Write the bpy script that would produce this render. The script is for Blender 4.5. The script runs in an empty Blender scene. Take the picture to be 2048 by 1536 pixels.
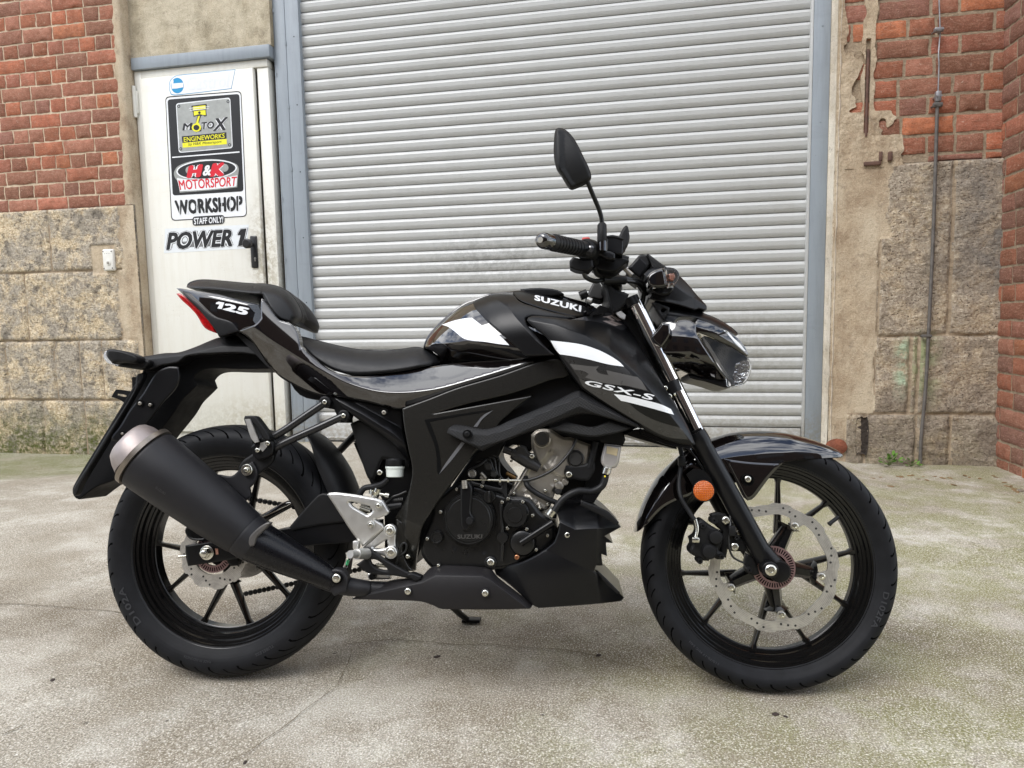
import bpy, bmesh, math, random
from mathutils import Vector, Matrix, noise
from mathutils.bvhtree import BVHTree
from mathutils.geometry import delaunay_2d_cdt
R_ = math.radians
S = bpy.context.scene
COL = S.collection
random.seed(7)

# ---------------------------------------------------------------- camera
PITCH, ROLL, YAW, CAMH, FPX = 0.0959171614, -0.0185469416, -0.19244508, 0.861, 1365.0
cF = Vector((math.sin(YAW)*math.cos(PITCH), math.cos(YAW)*math.cos(PITCH), -math.sin(PITCH)))
r0 = Vector((math.cos(YAW), -math.sin(YAW), 0)); u0 = r0.cross(cF)
cR = math.cos(ROLL)*r0 + math.sin(ROLL)*u0
cU = -math.sin(ROLL)*r0 + math.cos(ROLL)*u0
CAM = Vector((0, 0, CAMH))
cam = bpy.data.objects.new('camera', bpy.data.cameras.new('camera')); COL.objects.link(cam)
cam.data.sensor_width = 36; cam.data.lens = FPX/2048*36; cam.data.clip_end = 500; cam.data.clip_start = .02
cam.matrix_world = Matrix(((cR.x, cU.x, -cF.x, 0), (cR.y, cU.y, -cF.y, 0), (cR.z, cU.z, -cF.z, CAMH), (0, 0, 0, 1)))
S.camera = cam
S.render.resolution_x, S.render.resolution_y = 1024, 768

# ---------------------------------------------------------------- sky, sun, exposure
SUN_EL, SUN_AZ = 52, 215          # azimuth measured clockwise from +Y
w = bpy.data.worlds.new('World'); S.world = w; w.use_nodes = True
nt = w.node_tree; nt.nodes.clear()
def wn(t, **k):
    n = nt.nodes.new(t)
    for a, b in k.items(): setattr(n, a, b)
    return n
sky = wn('ShaderNodeTexSky', sky_type='NISHITA', sun_disc=False, sun_elevation=R_(SUN_EL), sun_rotation=R_(SUN_AZ),
         air_density=1.0, dust_density=1.5, ozone_density=1.0)
tc = wn('ShaderNodeTexCoord'); mp = wn('ShaderNodeMapping'); mp.inputs['Scale'].default_value = (2.0, 2.0, 5.0)
nz = wn('ShaderNodeTexNoise'); nz.inputs['Scale'].default_value = 1.6; nz.inputs['Detail'].default_value = 8; nz.inputs['Roughness'].default_value = .6
rp = wn('ShaderNodeValToRGB'); rp.color_ramp.elements[0].position = .42; rp.color_ramp.elements[1].position = .58
mx = wn('ShaderNodeMix', data_type='RGBA'); mx.inputs[7].default_value = (13.0, 13.2, 13.6, 1)
bg = wn('ShaderNodeBackground'); bg.inputs[1].default_value = .1
out = wn('ShaderNodeOutputWorld'); ln = nt.links.new
ln(tc.outputs['Generated'], mp.inputs[0]); ln(mp.outputs[0], nz.inputs[0]); ln(nz.outputs[0], rp.inputs[0])
ln(rp.outputs[0], mx.inputs[0]); ln(sky.outputs[0], mx.inputs[6]); ln(mx.outputs[2], bg.inputs[0]); ln(bg.outputs[0], out.inputs[0])
sl = bpy.data.lights.new('sun', 'SUN'); sl.energy = 1.0; sl.angle = R_(30); sl.color = (1, .99, .975)
sun = bpy.data.objects.new('sun', sl); COL.objects.link(sun)
sd = Vector((math.sin(R_(SUN_AZ))*math.cos(R_(SUN_EL)), math.cos(R_(SUN_AZ))*math.cos(R_(SUN_EL)), math.sin(R_(SUN_EL))))
sun.rotation_euler = sd.to_track_quat('Z', 'Y').to_euler(); sun.location = (0, 0, 6)
vs = S.view_settings; vs.view_transform = 'Standard'; vs.look = 'None'; vs.gamma = 1; vs.exposure = 1.18

# ---------------------------------------------------------------- helpers
def ray(px, py): return cF + cR*((px-1024)/FPX) + cU*((768-py)/FPX)
def W(px, py, Y):                                   # photo pixel -> point on the world plane y = Y
    d = ray(px, py); return CAM + d*(Y/d.y)
def G(px, py, z=0.0):                               # photo pixel -> point on the ground
    d = ray(px, py); return CAM + d*((z-CAMH)/d.z)

def sRGB(r, g, b):
    f = lambda c: (c/255/12.92) if c/255 <= .04045 else ((c/255+.055)/1.055)**2.4
    return (f(r), f(g), f(b), 1)

class NB:                                           # tiny node builder
    def __init__(s, name):
        s.m = bpy.data.materials.new(name); s.m.use_nodes = True; s.t = s.m.node_tree
        s.b = s.t.nodes['Principled BSDF']; s.o = s.t.nodes['Material Output']
        s.c = s.n('ShaderNodeTexCoord').outputs['Object']
    def n(s, t, **k):
        n = s.t.nodes.new(t)
        for a, b in k.items(): setattr(n, a, b)
        return n
    def L(s, a, b): s.t.links.new(a, b); return s
    def val(s, inp, v):
        if isinstance(v, bpy.types.NodeSocket): s.L(v, inp)
        else: inp.default_value = v
    def noise(s, scale, detail=4, rough=.55, vec=None, dist=0, dim='3D'):
        n = s.n('ShaderNodeTexNoise', noise_dimensions=dim); n.inputs['Scale'].default_value = scale; n.inputs['Detail'].default_value = detail
        n.inputs['Roughness'].default_value = rough; n.inputs['Distortion'].default_value = dist
        s.L(vec or s.c, n.inputs['Vector']); return n.outputs[0]
    def vor(s, scale, vec=None, feat='F1', out='Distance', rnd=1):
        n = s.n('ShaderNodeTexVoronoi', feature=feat); n.inputs['Scale'].default_value = scale; n.inputs['Randomness'].default_value = rnd
        s.L(vec or s.c, n.inputs['Vector']); return n.outputs[out]
    def mapv(s, scale=(1, 1, 1), loc=(0, 0, 0), rot=(0, 0, 0)):
        n = s.n('ShaderNodeMapping'); n.inputs['Scale'].default_value = scale; n.inputs['Location'].default_value = loc; n.inputs['Rotation'].default_value = rot
        s.L(s.c, n.inputs[0]); return n.outputs[0]
    def ramp(s, v, stops):
        if min(p for p, c in stops) < 0 or max(p for p, c in stops) > 1:
            lo, hi = min(p for p, c in stops), max(p for p, c in stops); v = s.math('DIVIDE', s.math('SUBTRACT', v, lo), hi-lo); stops = [((p-lo)/(hi-lo), c) for p, c in stops]
        n = s.n('ShaderNodeValToRGB'); e = n.color_ramp.elements
        while len(e) < len(stops): e.new(.5)
        for i, (p, c) in enumerate(stops):
            e[i].position = p; e[i].color = c if hasattr(c, '__len__') else (c, c, c, 1)
        s.L(v, n.inputs[0]); return n.outputs[0]
    def mix(s, f, a, b, mode='MIX'):
        n = s.n('ShaderNodeMix', data_type='RGBA', blend_type=mode)
        s.val(n.inputs[0], f); s.val(n.inputs[6], a); s.val(n.inputs[7], b); return n.outputs[2]
    def math(s, op, a, b=0.0):
        n = s.n('ShaderNodeMath', operation=op); s.val(n.inputs[0], a); s.val(n.inputs[1], b); return n.outputs[0]
    def sep(s, v=None):
        n = s.n('ShaderNodeSeparateXYZ'); s.L(v or s.c, n.inputs[0]); return n.outputs
    def bump(s, h, dist=.002, strength=1, prev=None):
        n = s.n('ShaderNodeBump'); n.inputs['Distance'].default_value = dist; n.inputs['Strength'].default_value = strength
        s.L(h, n.inputs['Height'])
        if prev: s.L(prev, n.inputs['Normal'])
        return n.outputs[0]
    def set(s, **k):
        for a, v in k.items(): s.val(s.b.inputs[{'col': 'Base Color', 'rough': 'Roughness', 'metal': 'Metallic', 'nrm': 'Normal', 'coat': 'Coat Weight',
            'coatr': 'Coat Roughness', 'spec': 'Specular IOR Level', 'trans': 'Transmission Weight', 'ior': 'IOR', 'alpha': 'Alpha', 'sheen': 'Sheen Weight'}[a]], v)
        return s.m

def plain(name, col, rough=.5, metal=0, coat=0, coatr=.03, spec=.5, var=.12, bump=0, bscale=300, rvar=.1):
    b = NB(name); n = b.noise(23, 5, .6)
    c = tuple(col)
    lo = tuple(x*(1-var) for x in c[:3])+(1,); hi = tuple(min(1, x*(1+var)) for x in c[:3])+(1,)
    b.set(col=b.ramp(n, [(.3, lo), (.7, hi)]), metal=metal, coat=coat, coatr=coatr, spec=spec)
    b.set(rough=b.ramp(b.noise(60, 4), [(.3, max(0, rough-rvar*rough)), (.7, min(1, rough*(1+rvar)))]))
    if bump: b.set(nrm=b.bump(b.noise(bscale, 3), bump))
    return b.m

def mesh_ob(name, me, parent=None, mat=None, **props):
    o = bpy.data.objects.new(name, me); COL.objects.link(o)
    if mat: me.materials.append(mat)
    if parent: o.parent = parent
    for k, v in props.items(): o[k] = v
    return o
def from_bm(name, bm, parent=None, mat=None, smooth=35, **props):
    me = bpy.data.meshes.new(name); bmesh.ops.recalc_face_normals(bm, faces=bm.faces); bm.to_mesh(me); bm.free()
    if smooth:
        me.shade_smooth(); me.set_sharp_from_angle(angle=R_(smooth))
    return mesh_ob(name, me, parent, mat, **props)
def empty(name, loc=(0, 0, 0), **props):
    o = bpy.data.objects.new(name, None); o.location = loc; o.empty_display_size = .1; COL.objects.link(o)
    for k, v in props.items(): o[k] = v
    return o
def box(bm, x0, x1, y0, y1, z0, z1, bev=0, seg=2, M=None):
    r = bmesh.ops.create_cube(bm, size=1); vs_ = r['verts']
    for v in vs_: v.co = Vector((x0+(v.co.x+.5)*(x1-x0), y0+(v.co.y+.5)*(y1-y0), z0+(v.co.z+.5)*(z1-z0)))
    if bev:
        es = list({e for v in vs_ for e in v.link_edges})
        rr = bmesh.ops.bevel(bm, geom=es, offset=bev, segments=seg, affect='EDGES', profile=.5)
        vs_ = list({v for f in rr['faces'] for v in f.verts} | {v for v in vs_ if v.is_valid})
    if M is not None:
        for v in vs_: v.co = M @ v.co
    return vs_
def add_tube(bm, pts, rad, n=12, cap=True, smooth=0):
    pts = [Vector(p) for p in pts]
    if not hasattr(rad, '__len__'): rad = [rad]*len(pts)
    if smooth:
        P, Q = [], []
        for i in range(len(pts)-1):
            p0 = pts[max(i-1, 0)]; p1 = pts[i]; p2 = pts[i+1]; p3 = pts[min(i+2, len(pts)-1)]
            for k in range(smooth):
                t = k/smooth
                P.append(.5*((2*p1)+(p2-p0)*t+(2*p0-5*p1+4*p2-p3)*t*t+(3*p1-p0-3*p2+p3)*t**3)); Q.append(rad[i]+(rad[i+1]-rad[i])*t)
        P.append(pts[-1]); Q.append(rad[-1]); pts, rad = P, Q
    up = None; rings = []
    for i, p in enumerate(pts):
        t = (pts[min(i+1, len(pts)-1)]-pts[max(i-1, 0)]).normalized()
        if up is None: up = t.orthogonal().normalized()
        up = (up - t*up.dot(t)).normalized(); s = t.cross(up)
        rings.append([bm.verts.new(p+(up*math.cos(a)+s*math.sin(a))*rad[i]) for a in [2*math.pi*k/n for k in range(n)]])
    for a, b in zip(rings, rings[1:]):
        for k in range(n): bm.faces.new((a[k], a[(k+1) % n], b[(k+1) % n], b[k]))
    if cap: bm.faces.new(rings[0][::-1]); bm.faces.new(rings[-1])
    return rings
def fbm(p, s=1, o=4):
    return noise.fractal(Vector(p)*s, 1.0, 2.0, o)
def lerp(a, b, t): return a+(b-a)*t
def smst(a, b, x):
    t = min(1, max(0, (x-a)/(b-a))); return t*t*(3-2*t)

# ---------------------------------------------------------------- planes of the place
YS, YW, YP, YD = 4.545, 4.40, 4.42, 4.50           # shutter, left wall, right pier, door
def ground_z(x, y):
    a = smst(2.6, 4.35, y)
    return (-.105*smst(-2.6, -3.3, x) - .055*smst(.95, 1.25, x))*a + .0025*fbm((x, y, 0), 1.3, 3)

# ---------------------------------------------------------------- ground
def m_ground():
    b = NB('worn_concrete'); c = b.c; x, y, z = b.sep()
    grain = b.noise(260, 2, .6); grain2 = b.noise(165, 4, .75); mid = b.noise(13, 6, .7); big = b.noise(1.5, 6, .62)
    base = b.ramp(grain2, [(.34, sRGB(116, 110, 100)), (.45, sRGB(152, 146, 135)), (.56, sRGB(180, 175, 164)), (.68, sRGB(210, 205, 195))])
    base = b.mix(b.ramp(mid, [(.40, 0), (.62, .5)]), base, b.mix(.5, base, sRGB(138, 128, 110)))
    base = b.mix(b.ramp(b.noise(2.6, 6, .7), [(.48, 0), (.58, .9)]), base, b.mix(.5, base, sRGB(214, 212, 206)))
    base = b.mix(b.ramp(big, [(.43, .7), (.53, 0)]), base, b.mix(.65, base, sRGB(128, 116, 96)))
    # pale scoured patches near the lower right
    pa = b.math('MULTIPLY', b.ramp(x, [(-.25, 0), (.25, 1)]), b.ramp(y, [(1.35, 1), (1.6, 0)]))
    base = b.mix(b.math('MULTIPLY', pa, b.ramp(b.noise(5.5, 5, .6, dist=1.2), [(.52, 0), (.58, .6)])), base, sRGB(206, 203, 192))
    # moss film: right side and the far left corner
    mv = b.math('ADD', b.math('MULTIPLY', x, .36), b.math('MULTIPLY', big, 1.5))
    moss = b.math('MULTIPLY', b.ramp(mv, [(.54, 0), (.92, .9)]), b.ramp(b.noise(4.1, 7, .7), [(.40, 0), (.54, 1)]))
    moss = b.math('MULTIPLY', moss, b.ramp(b.noise(150, 3), [(.35, .35), (.6, 1)]))
    base = b.mix(moss, base, sRGB(122, 122, 68))
    cx = b.math('ADD', b.math('MULTIPLY', x, -1.0), b.math('MULTIPLY', y, 1.15))
    cor = b.math('MULTIPLY', b.ramp(b.math('SUBTRACT', cx, 7.45), [(0, 0), (.3, .9)]), b.ramp(b.noise(6, 5, .6), [(.3, .35), (.6, 1)]))
    base = b.mix(cor, base, sRGB(104, 108, 56))
    base = b.mix(1, base, (.84, .815, .765, 1), 'MULTIPLY')
    # old oil and damp where bikes stand, with the bike's shadow painted in
    band = b.math('ABSOLUTE', b.math('SUBTRACT', y, b.math('ADD', 1.80, b.math('MULTIPLY', x, .08))))
    bnd = b.math('MULTIPLY', b.ramp(band, [(.04, 1), (.40, 0)]), b.ramp(b.noise(2.8, 7, .7), [(.38, 0), (.56, .85)]))
    base = b.mix(bnd, base, b.mix(.75, base, sRGB(88, 76, 58)))
    st = b.math('MULTIPLY', b.ramp(b.noise(3.3, 7, .72, dist=.8), [(.60, 0), (.68, .45)]), b.ramp(grain2, [(.3, .5), (.6, 1)]))
    base = b.mix(st, base, sRGB(104, 94, 78))
    dark = b.math('MULTIPLY', b.ramp(b.vor(130), [(.12, 1), (.22, 0)]), b.ramp(b.noise(55, 2), [(.50, 0), (.58, .9)]))
    base = b.mix(dark, base, sRGB(60, 56, 52))
    wh = b.math('MULTIPLY', b.ramp(b.vor(95, vec=b.mapv(loc=(3, 1, 0))), [(.12, 1), (.2, 0)]), b.ramp(b.noise(40, 2, vec=b.mapv(loc=(5, 0, 0))), [(.52, 0), (.6, .8)]))
    base = b.mix(wh, base, sRGB(232, 228, 220))
    spots = b.math('MULTIPLY', b.ramp(b.vor(9.0), [(.035, 1), (.06, 0)]), b.ramp(b.noise(7, 1), [(.50, 0), (.54, .8)]))
    base = b.mix(spots, base, sRGB(72, 64, 54))
    base = b.mix(b.ramp(grain, [(.36, .45), (.46, 0)]), base, sRGB(88, 82, 73))
    base = b.mix(b.ramp(grain, [(.53, 0), (.66, .55)]), base, sRGB(234, 229, 218))
    n1 = b.bump(b.math('ADD', grain2, b.math('MULTIPLY', grain, .6)), .0022)
    n2 = b.bump(mid, .007, .6, n1)
    return b.set(col=base, rough=.92, nrm=n2, spec=.25)
M_ground = m_ground()
bm = bmesh.new()
xs = [-14+i*1.0 for i in range(9)]+[-5.5+i*.125 for i in range(88)]+[6+i for i in range(9)]
ys = [-12+i*1.0 for i in range(12)]+[.0+i*.1 for i in range(48)]+[5, 6, 9]
gv = [[bm.verts.new((x, y, ground_z(x, y))) for x in xs] for y in ys]
for a, b_ in zip(gv, gv[1:]):
    for i in range(len(xs)-1): bm.faces.new((a[i], a[i+1], b_[i+1], b_[i]))
ground = from_bm('ground', bm, None, M_ground, 180, kind='structure')

def strip_on_ground(name, px_pts, w0, mat, jit=.004, **props):
    bm = bmesh.new(); P = [G(*p) for p in px_pts]; D = []
    for a, b_ in zip(P, P[1:]):
        n = max(2, int((b_-a).length/.02))
        for k in range(n): D.append(a.lerp(b_, k/n))
    D.append(P[-1]); prev = None
    for i, p in enumerate(D):
        t = (D[min(i+1, len(D)-1)]-D[max(0, i-1)]); nrm = Vector((-t.y, t.x, 0)).normalized()
        j = noise.noise(p*9)*jit*3+noise.noise(p*60)*jit; ww = w0*(.45+.9*abs(noise.noise(p*14+Vector((3, 1, 0)))))*(.3 if i in (0, len(D)-1) else 1)
        q = p+nrm*j
        pair = []
        for s in (-1, 1):
            v = q+nrm*s*ww; v.z = ground_z(v.x, v.y)+.0035; pair.append(bm.verts.new(v))
        if prev: bm.faces.new((prev[0], prev[1], pair[1], pair[0]))
        prev = pair
    return from_bm(name, bm, None, mat, 180, kind='structure', **props)
M_crack = plain('crack_dirt', sRGB(92, 82, 62), .95, var=.3)
strip_on_ground('ground_crack', [(690, 1290), (790, 1280), (900, 1290), (1010, 1293), (1130, 1302), (1230, 1322), (1300, 1340), (1390, 1332)], .0016, M_crack)
strip_on_ground('ground_crack', [(705, 1300), (684, 1345), (680, 1375), (640, 1405), (590, 1440), (545, 1470), (500, 1505), (440, 1536)], .0011, M_crack)
strip_on_ground('slab_joint', [(-40, 1206), (60, 1210), (130, 1216), (200, 1222), (330, 1236)], .0022, M_crack)
strip_on_ground('ground_crack', [(0, 1472), (28, 1462), (50, 1452)], .0018, M_crack)
strip_on_ground('ground_crack', [(0, 962), (50, 950), (110, 936), (190, 918)], .0022, M_crack)

# ---------------------------------------------------------------- brick walls
def m_brick():
    b = NB('old_red_brick'); a = b.n('ShaderNodeVertexColor', layer_name='Col').outputs[0]
    n = b.noise(30, 7, .75); f = b.noise(150, 4, .75); st = b.noise(26, 5, .65, vec=b.mapv((1, 1, 6))); big = b.noise(9, 4, .6)
    c = b.mix(b.ramp(n, [(.38, 0), (.62, .75)]), a, b.mix(1, a, sRGB(178, 150, 140), 'MULTIPLY'))
    c = b.mix(b.ramp(big, [(.42, .35), (.55, 0)]), c, b.mix(1, a, sRGB(150, 128, 122), 'MULTIPLY'))
    c = b.mix(b.ramp(f, [(.50, 0), (.66, .45)]), c, sRGB(206, 158, 136))
    c = b.mix(b.ramp(f, [(.34, .5), (.44, 0)]), c, sRGB(96, 56, 48))
    c = b.mix(b.ramp(st, [(.54, 0), (.66, .35)]), c, sRGB(196, 172, 152))
    c = b.mix(b.math('MULTIPLY', b.ramp(b.vor(75), [(.12, 1), (.2, 0)]), b.ramp(b.noise(30, 1), [(.48, 0), (.54, .9)])), c, sRGB(50, 34, 30))
    c = b.mix(b.ramp(b.noise(48, 7, .75), [(.62, 0), (.68, .7)]), c, sRGB(216, 202, 186))
    c = b.mix(.24, c, sRGB(184, 134, 102))
    return b.set(col=c, rough=.9, spec=.25, nrm=b.bump(b.math('ADD', n, b.math('MULTIPLY', f, .7)), .009))
def m_mortar(name='lime_mortar', c0=(196, 174, 148), c1=(228, 210, 184)):
    b = NB(name); n = b.noise(45, 6, .7)
    c = b.ramp(n, [(.3, sRGB(*c0)), (.7, sRGB(*c1))]); c = b.mix(b.ramp(b.noise(4, 4), [(.5, 0), (.7, .4)]), c, sRGB(134, 118, 100))
    return b.set(col=c, rough=.95, spec=.2, nrm=b.bump(b.math('ADD', n, b.noise(170, 3)), .008))
M_brick, M_mortar, M_mortar_grey = m_brick(), m_mortar(), m_mortar('grey_mortar', (140, 124, 104), (182, 164, 140))
PAL = [(162, 98, 80), (172, 102, 80), (152, 92, 80), (184, 106, 78), (146, 100, 88), (164, 112, 96), (138, 92, 84), (194, 118, 82), (156, 96, 82), (132, 92, 88), (176, 110, 92), (158, 110, 96), (168, 94, 72)]
def brick_wall(name, Mx, x0, x1, z0, z1, row, stretch, head, joint, mortar, bond='english', dark=0, skip=None, **props):
    """local frame: x along the wall, z up, outward = -y; each brick has its own chipped outline and colour"""
    root = empty(name, (0, 0, 0), **props); bm = bmesh.new(); cl = bm.loops.layers.color.new('Col')
    rnd = random.Random(name+str(x0)); r = 0; z = z1
    while z > z0-row:
        seq = []; x = x0 - rnd.uniform(0, .05)
        kind = (r % 2 == 0) if bond == 'english' else None
        x -= 0 if kind else head*.5
        while x < x1:
            s = kind if kind is not None else (rnd.random() < .6)
            ww = (stretch if s else head)*rnd.uniform(.95, 1.04); seq.append((x, x+ww)); x += ww
        for a, c in seq:
            a2, c2 = max(a+joint/2, x0), min(c-joint/2, x1)
            if c2-a2 < .02: continue
            zb, zt = max(z-row+joint/2, z0), z-joint/2
            if zt-zb < .015: continue
            if skip and skip((a2+c2)/2, (zb+zt)/2): continue
            nx = max(3, int((c2-a2)/.018)); nz_ = 5; dep = .007+rnd.uniform(0, .006); cc = PAL[rnd.randrange(len(PAL))]
            if rnd.random() < dark: cc = (120, 90, 88)
            k = rnd.uniform(.78, 1.14); colr = tuple(min(1, q*k/255) for q in cc)+(1,)
            off = rnd.uniform(-.004, .004); tlt = rnd.uniform(-.002, .002); g = []
            for j in range(nz_+1):
                rowv = []
                for i in range(nx+1):
                    u, v = i/nx, j/nz_; edge = i in (0, nx) or j in (0, nz_)
                    X = lerp(a2, c2, u); Z = lerp(zb, zt, v)+off*(.5)+tlt*(u-.5)
                    p = Vector((X*30, Z*30, r*3.1)); d = noise.noise(p)*.0045+noise.noise(p*2.7)*.0018
                    if edge: X += (noise.noise(p+Vector((9, 0, 0))))*.006; Z += noise.noise(p+Vector((0, 7, 0)))*.005
                    rowv.append(bm.verts.new(Mx @ Vector((X, -dep-d*(.6) if not edge else -dep*.35, Z))))
                g.append(rowv)
            fs = []
            for j in range(nz_):
                for i in range(nx): fs.append(bm.faces.new((g[j][i], g[j][i+1], g[j+1][i+1], g[j+1][i])))
            ring = g[0][:]+[q[-1] for q in g[1:]]+g[-1][-2::-1]+[q[0] for q in g[-2:0:-1]]
            rb = [bm.verts.new(v.co + (Mx.to_3x3() @ Vector((0, .02, 0)))) for v in ring]
            for i in range(len(ring)): fs.append(bm.faces.new((ring[i], rb[i], rb[(i+1) % len(ring)], ring[(i+1) % len(ring)])))
            for f in fs:
                for l in f.loops: l[cl] = colr
        z -= row; r += 1
    from_bm('bricks', bm, root, M_brick, 60)
    bm = bmesh.new(); nx = max(2, int((x1-x0)/.012)); nz_ = max(2, int((z1-z0)/.012)); g = []
    for j in range(nz_+1):
        g.append([])
        for i in range(nx+1):
            X, Z = lerp(x0, x1, i/nx), lerp(z0, z1, j/nz_); d = fbm((X*20, Z*20, 1), 1, 3)*.0025
            g[-1].append(bm.verts.new(Mx @ Vector((X, -.0005-d, Z))))
    for j in range(nz_):
        for i in range(nx): bm.faces.new((g[j][i], g[j][i+1], g[j+1][i+1], g[j+1][i]))
    box(bm, x0, x1, .02, .3, z0, z1, M=Mx)
    from_bm('mortar', bm, root, mortar, 180)
    return root
ZB = (W(0, 425, YW).z+W(290, 408, YW).z)/2
XE = W(283, 600, YW).x                                # free edge of the left wall
brick_wall('brick_wall', Matrix.Translation((0, YW, 0)), -6.2, XE-.035, ZB, 3.6, .0995, .262, .131, .012, M_mortar,
           label='red brick wall in pale mortar on rough stone, left of the white door', category='wall')
ZBP = W(1830, 325, YP).z; XP0 = W(1662, 600, YP).x; XC = W(1990, 931, YP).x
XC2 = W(2011, 10, YP).x
brick_wall('brick_pier', Matrix.Translation((0, YP, 0)), XP0+.02, XC+.02, ZBP, 3.6, .1085, .285, .15, .018, M_mortar_grey, bond='mix',
           skip=lambda x, z: (x < XP0+.12 and z < 2.3+.3*noise.noise(Vector((x*9, z*5, 0)))) or (XP0+.11 < x < XP0+.19) or (x < XP0+.32 and z < ZBP+.16) or (x < XP0+.5 and z < ZBP+.06),
           label='patched brick pier with rough stone foot, right of the roller shutter', category='wall')

# side wall coming forward on the right (its bricks face left)
tilt = (XC-XC2)/2.45
Ms = Matrix(((0, 1, tilt*-1, XC+.02), (-1, 0, 0, YP), (0, 0, 1, 0), (0, 0, 0, 1)))
Ms = Matrix(((0, 1, -tilt, XC+.0), (-1, 0, 0, YP), (0, 0, 1, 0), (0, 0, 0, 1)))
brick_wall('brick_side_wall', Ms, 0, 1.15, -.12, 3.6, .1, .262, .14, .013, M_mortar_grey, bond='mix', dark=.42,
           label='purple red brick side wall running forward at the right edge of the picture', category='wall')

# ---------------------------------------------------------------- rough stone base
def m_stone(name='rough_sandstone', moss=1.0, dull=0):
    b = NB(name); x, y, z = b.sep()
    f = b.noise(60, 8, .85); pit = b.vor(70); pit2 = b.vor(34, vec=b.mapv((1, 1, 1.7))); m = b.noise(6, 7, .7); big = b.noise(2.3, 5, .6)
    c = b.ramp(f, [(.34, sRGB(120, 102, 80)), (.43, sRGB(178, 156, 126)), (.52, sRGB(214, 196, 164)), (.64, sRGB(240, 228, 204))])
    c = b.mix(b.ramp(m, [(.42, 0), (.56, .95)]), c, b.ramp(f, [(.35, sRGB(112, 105, 96)), (.6, sRGB(190, 180, 164))]))
    c = b.mix(b.ramp(b.noise(11, 6, .7, vec=b.mapv(loc=(4, 0, 1))), [(.53, 0), (.61, .8)]), c, b.ramp(f, [(.35, sRGB(72, 67, 62)), (.6, sRGB(140, 132, 120))]))
    if dull: c = b.mix(dull, c, b.ramp(f, [(.32, sRGB(112, 96, 80)), (.5, sRGB(166, 150, 130)), (.68, sRGB(204, 192, 174))]))
    h = b.math('MULTIPLY', b.ramp(pit, [(.10, 1), (.26, 0)]), b.ramp(b.noise(22, 3), [(.46, 0), (.54, .9)]))
    c = b.mix(h, c, sRGB(70, 58, 46))
    ms = b.math('MULTIPLY', b.ramp(b.math('ADD', b.math('MULTIPLY', z, 1.6), b.math('MULTIPLY', big, .55)), [(.26, moss), (.78, 0)]), b.ramp(b.noise(33, 5, .7), [(.36, .1), (.6, 1)]))
    c = b.mix(ms, c, sRGB(90, 94, 50))
    if dull:                                           # verdigris run below the rod clamp, rust below the stubs, grime by the corner
        gx = b.math('ABSOLUTE', b.math('SUBTRACT', x, 1.605)); g = b.math('MULTIPLY', b.ramp(gx, [(.02, 1), (.13, 0)]), b.math('MULTIPLY', b.ramp(z, [(.2, 0), (.4, 1)]), b.ramp(z, [(.70, 1), (.76, 0)])))
        c = b.mix(b.math('MULTIPLY', g, b.ramp(b.noise(14, 6, .7), [(.42, 0), (.58, .8)])), c, sRGB(150, 162, 118))
        gx = b.math('ABSOLUTE', b.math('SUBTRACT', x, 1.50)); g = b.math('MULTIPLY', b.ramp(gx, [(.01, 1), (.06, 0)]), b.math('MULTIPLY', b.ramp(z, [(.3, 0), (.45, 1)]), b.ramp(z, [(.66, 1), (.72, 0)])))
        c = b.mix(b.math('MULTIPLY', g, b.ramp(b.noise(16, 6, .7), [(.42, 0), (.56, .7)])), c, sRGB(176, 206, 176))
        gx = b.math('ABSOLUTE', b.math('SUBTRACT', x, 1.29)); g = b.math('MULTIPLY', b.ramp(gx, [(.01, 1), (.09, 0)]), b.ramp(z, [(1.44, 0), (1.66, 1)]))
        c = b.mix(b.math('MULTIPLY', g, b.ramp(b.noise(18, 5), [(.42, 0), (.6, .8)])), c, sRGB(146, 96, 56))
        g = b.math('MULTIPLY', b.ramp(x, [(1.55, 0), (1.95, .8)]), b.math('MULTIPLY', b.ramp(z, [(.8, 0), (1.1, 1)]), b.ramp(b.noise(4, 6, .7), [(.40, 0), (.56, 1)])))
        c = b.mix(g, c, b.ramp(f, [(.35, sRGB(86, 84, 82)), (.6, sRGB(142, 138, 132))]))
        c = b.mix(b.math('MULTIPLY', b.ramp(z, [(.1, .8), (.8, 0)]), b.ramp(b.noise(5, 6, .7), [(.40, 0), (.56, 1)])), c, b.ramp(f, [(.35, sRGB(92, 82, 74)), (.6, sRGB(150, 138, 124))]))
    hh = b.math('SUBTRACT', b.math('ADD', f, b.math('MULTIPLY', b.ramp(pit2, [(.1, 0), (.4, 1)]), .35)), h)
    return b.set(col=c, rough=.95, spec=.2, nrm=b.bump(hh, .010))
M_stone, M_stone2 = m_stone(), m_stone('grey_brown_stone', .35, .55)
def m_render(name, c0, c1, c2):
    b = NB(name); n = b.noise(8, 7, .7); f = b.noise(190, 4, .75); s = b.noise(4, 6, .65, vec=b.mapv((1, 1, .45)))
    c = b.ramp(n, [(.36, sRGB(*c0)), (.62, sRGB(*c1))]); c = b.mix(b.ramp(s, [(.44, 0), (.60, .8)]), c, sRGB(*c2))
    c = b.mix(b.ramp(b.noise(14, 7, .75), [(.56, 0), (.68, .5)]), c, sRGB(116, 104, 90))
    c = b.mix(b.ramp(f, [(.34, .45), (.46, 0)]), c, sRGB(92, 80, 66)); c = b.mix(b.ramp(f, [(.54, 0), (.66, .4)]), c, sRGB(222, 210, 190))
    c = b.mix(b.math('MULTIPLY', b.ramp(b.vor(40), [(.05, 1), (.09, 0)]), b.ramp(b.noise(9, 1), [(.5, 0), (.55, .8)])), c, sRGB(70, 60, 50))
    return b.set(col=c, rough=.93, spec=.2, nrm=b.bump(b.math('ADD', b.noise(34, 6, .75), b.math('MULTIPLY', f, .4)), .009))
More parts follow.
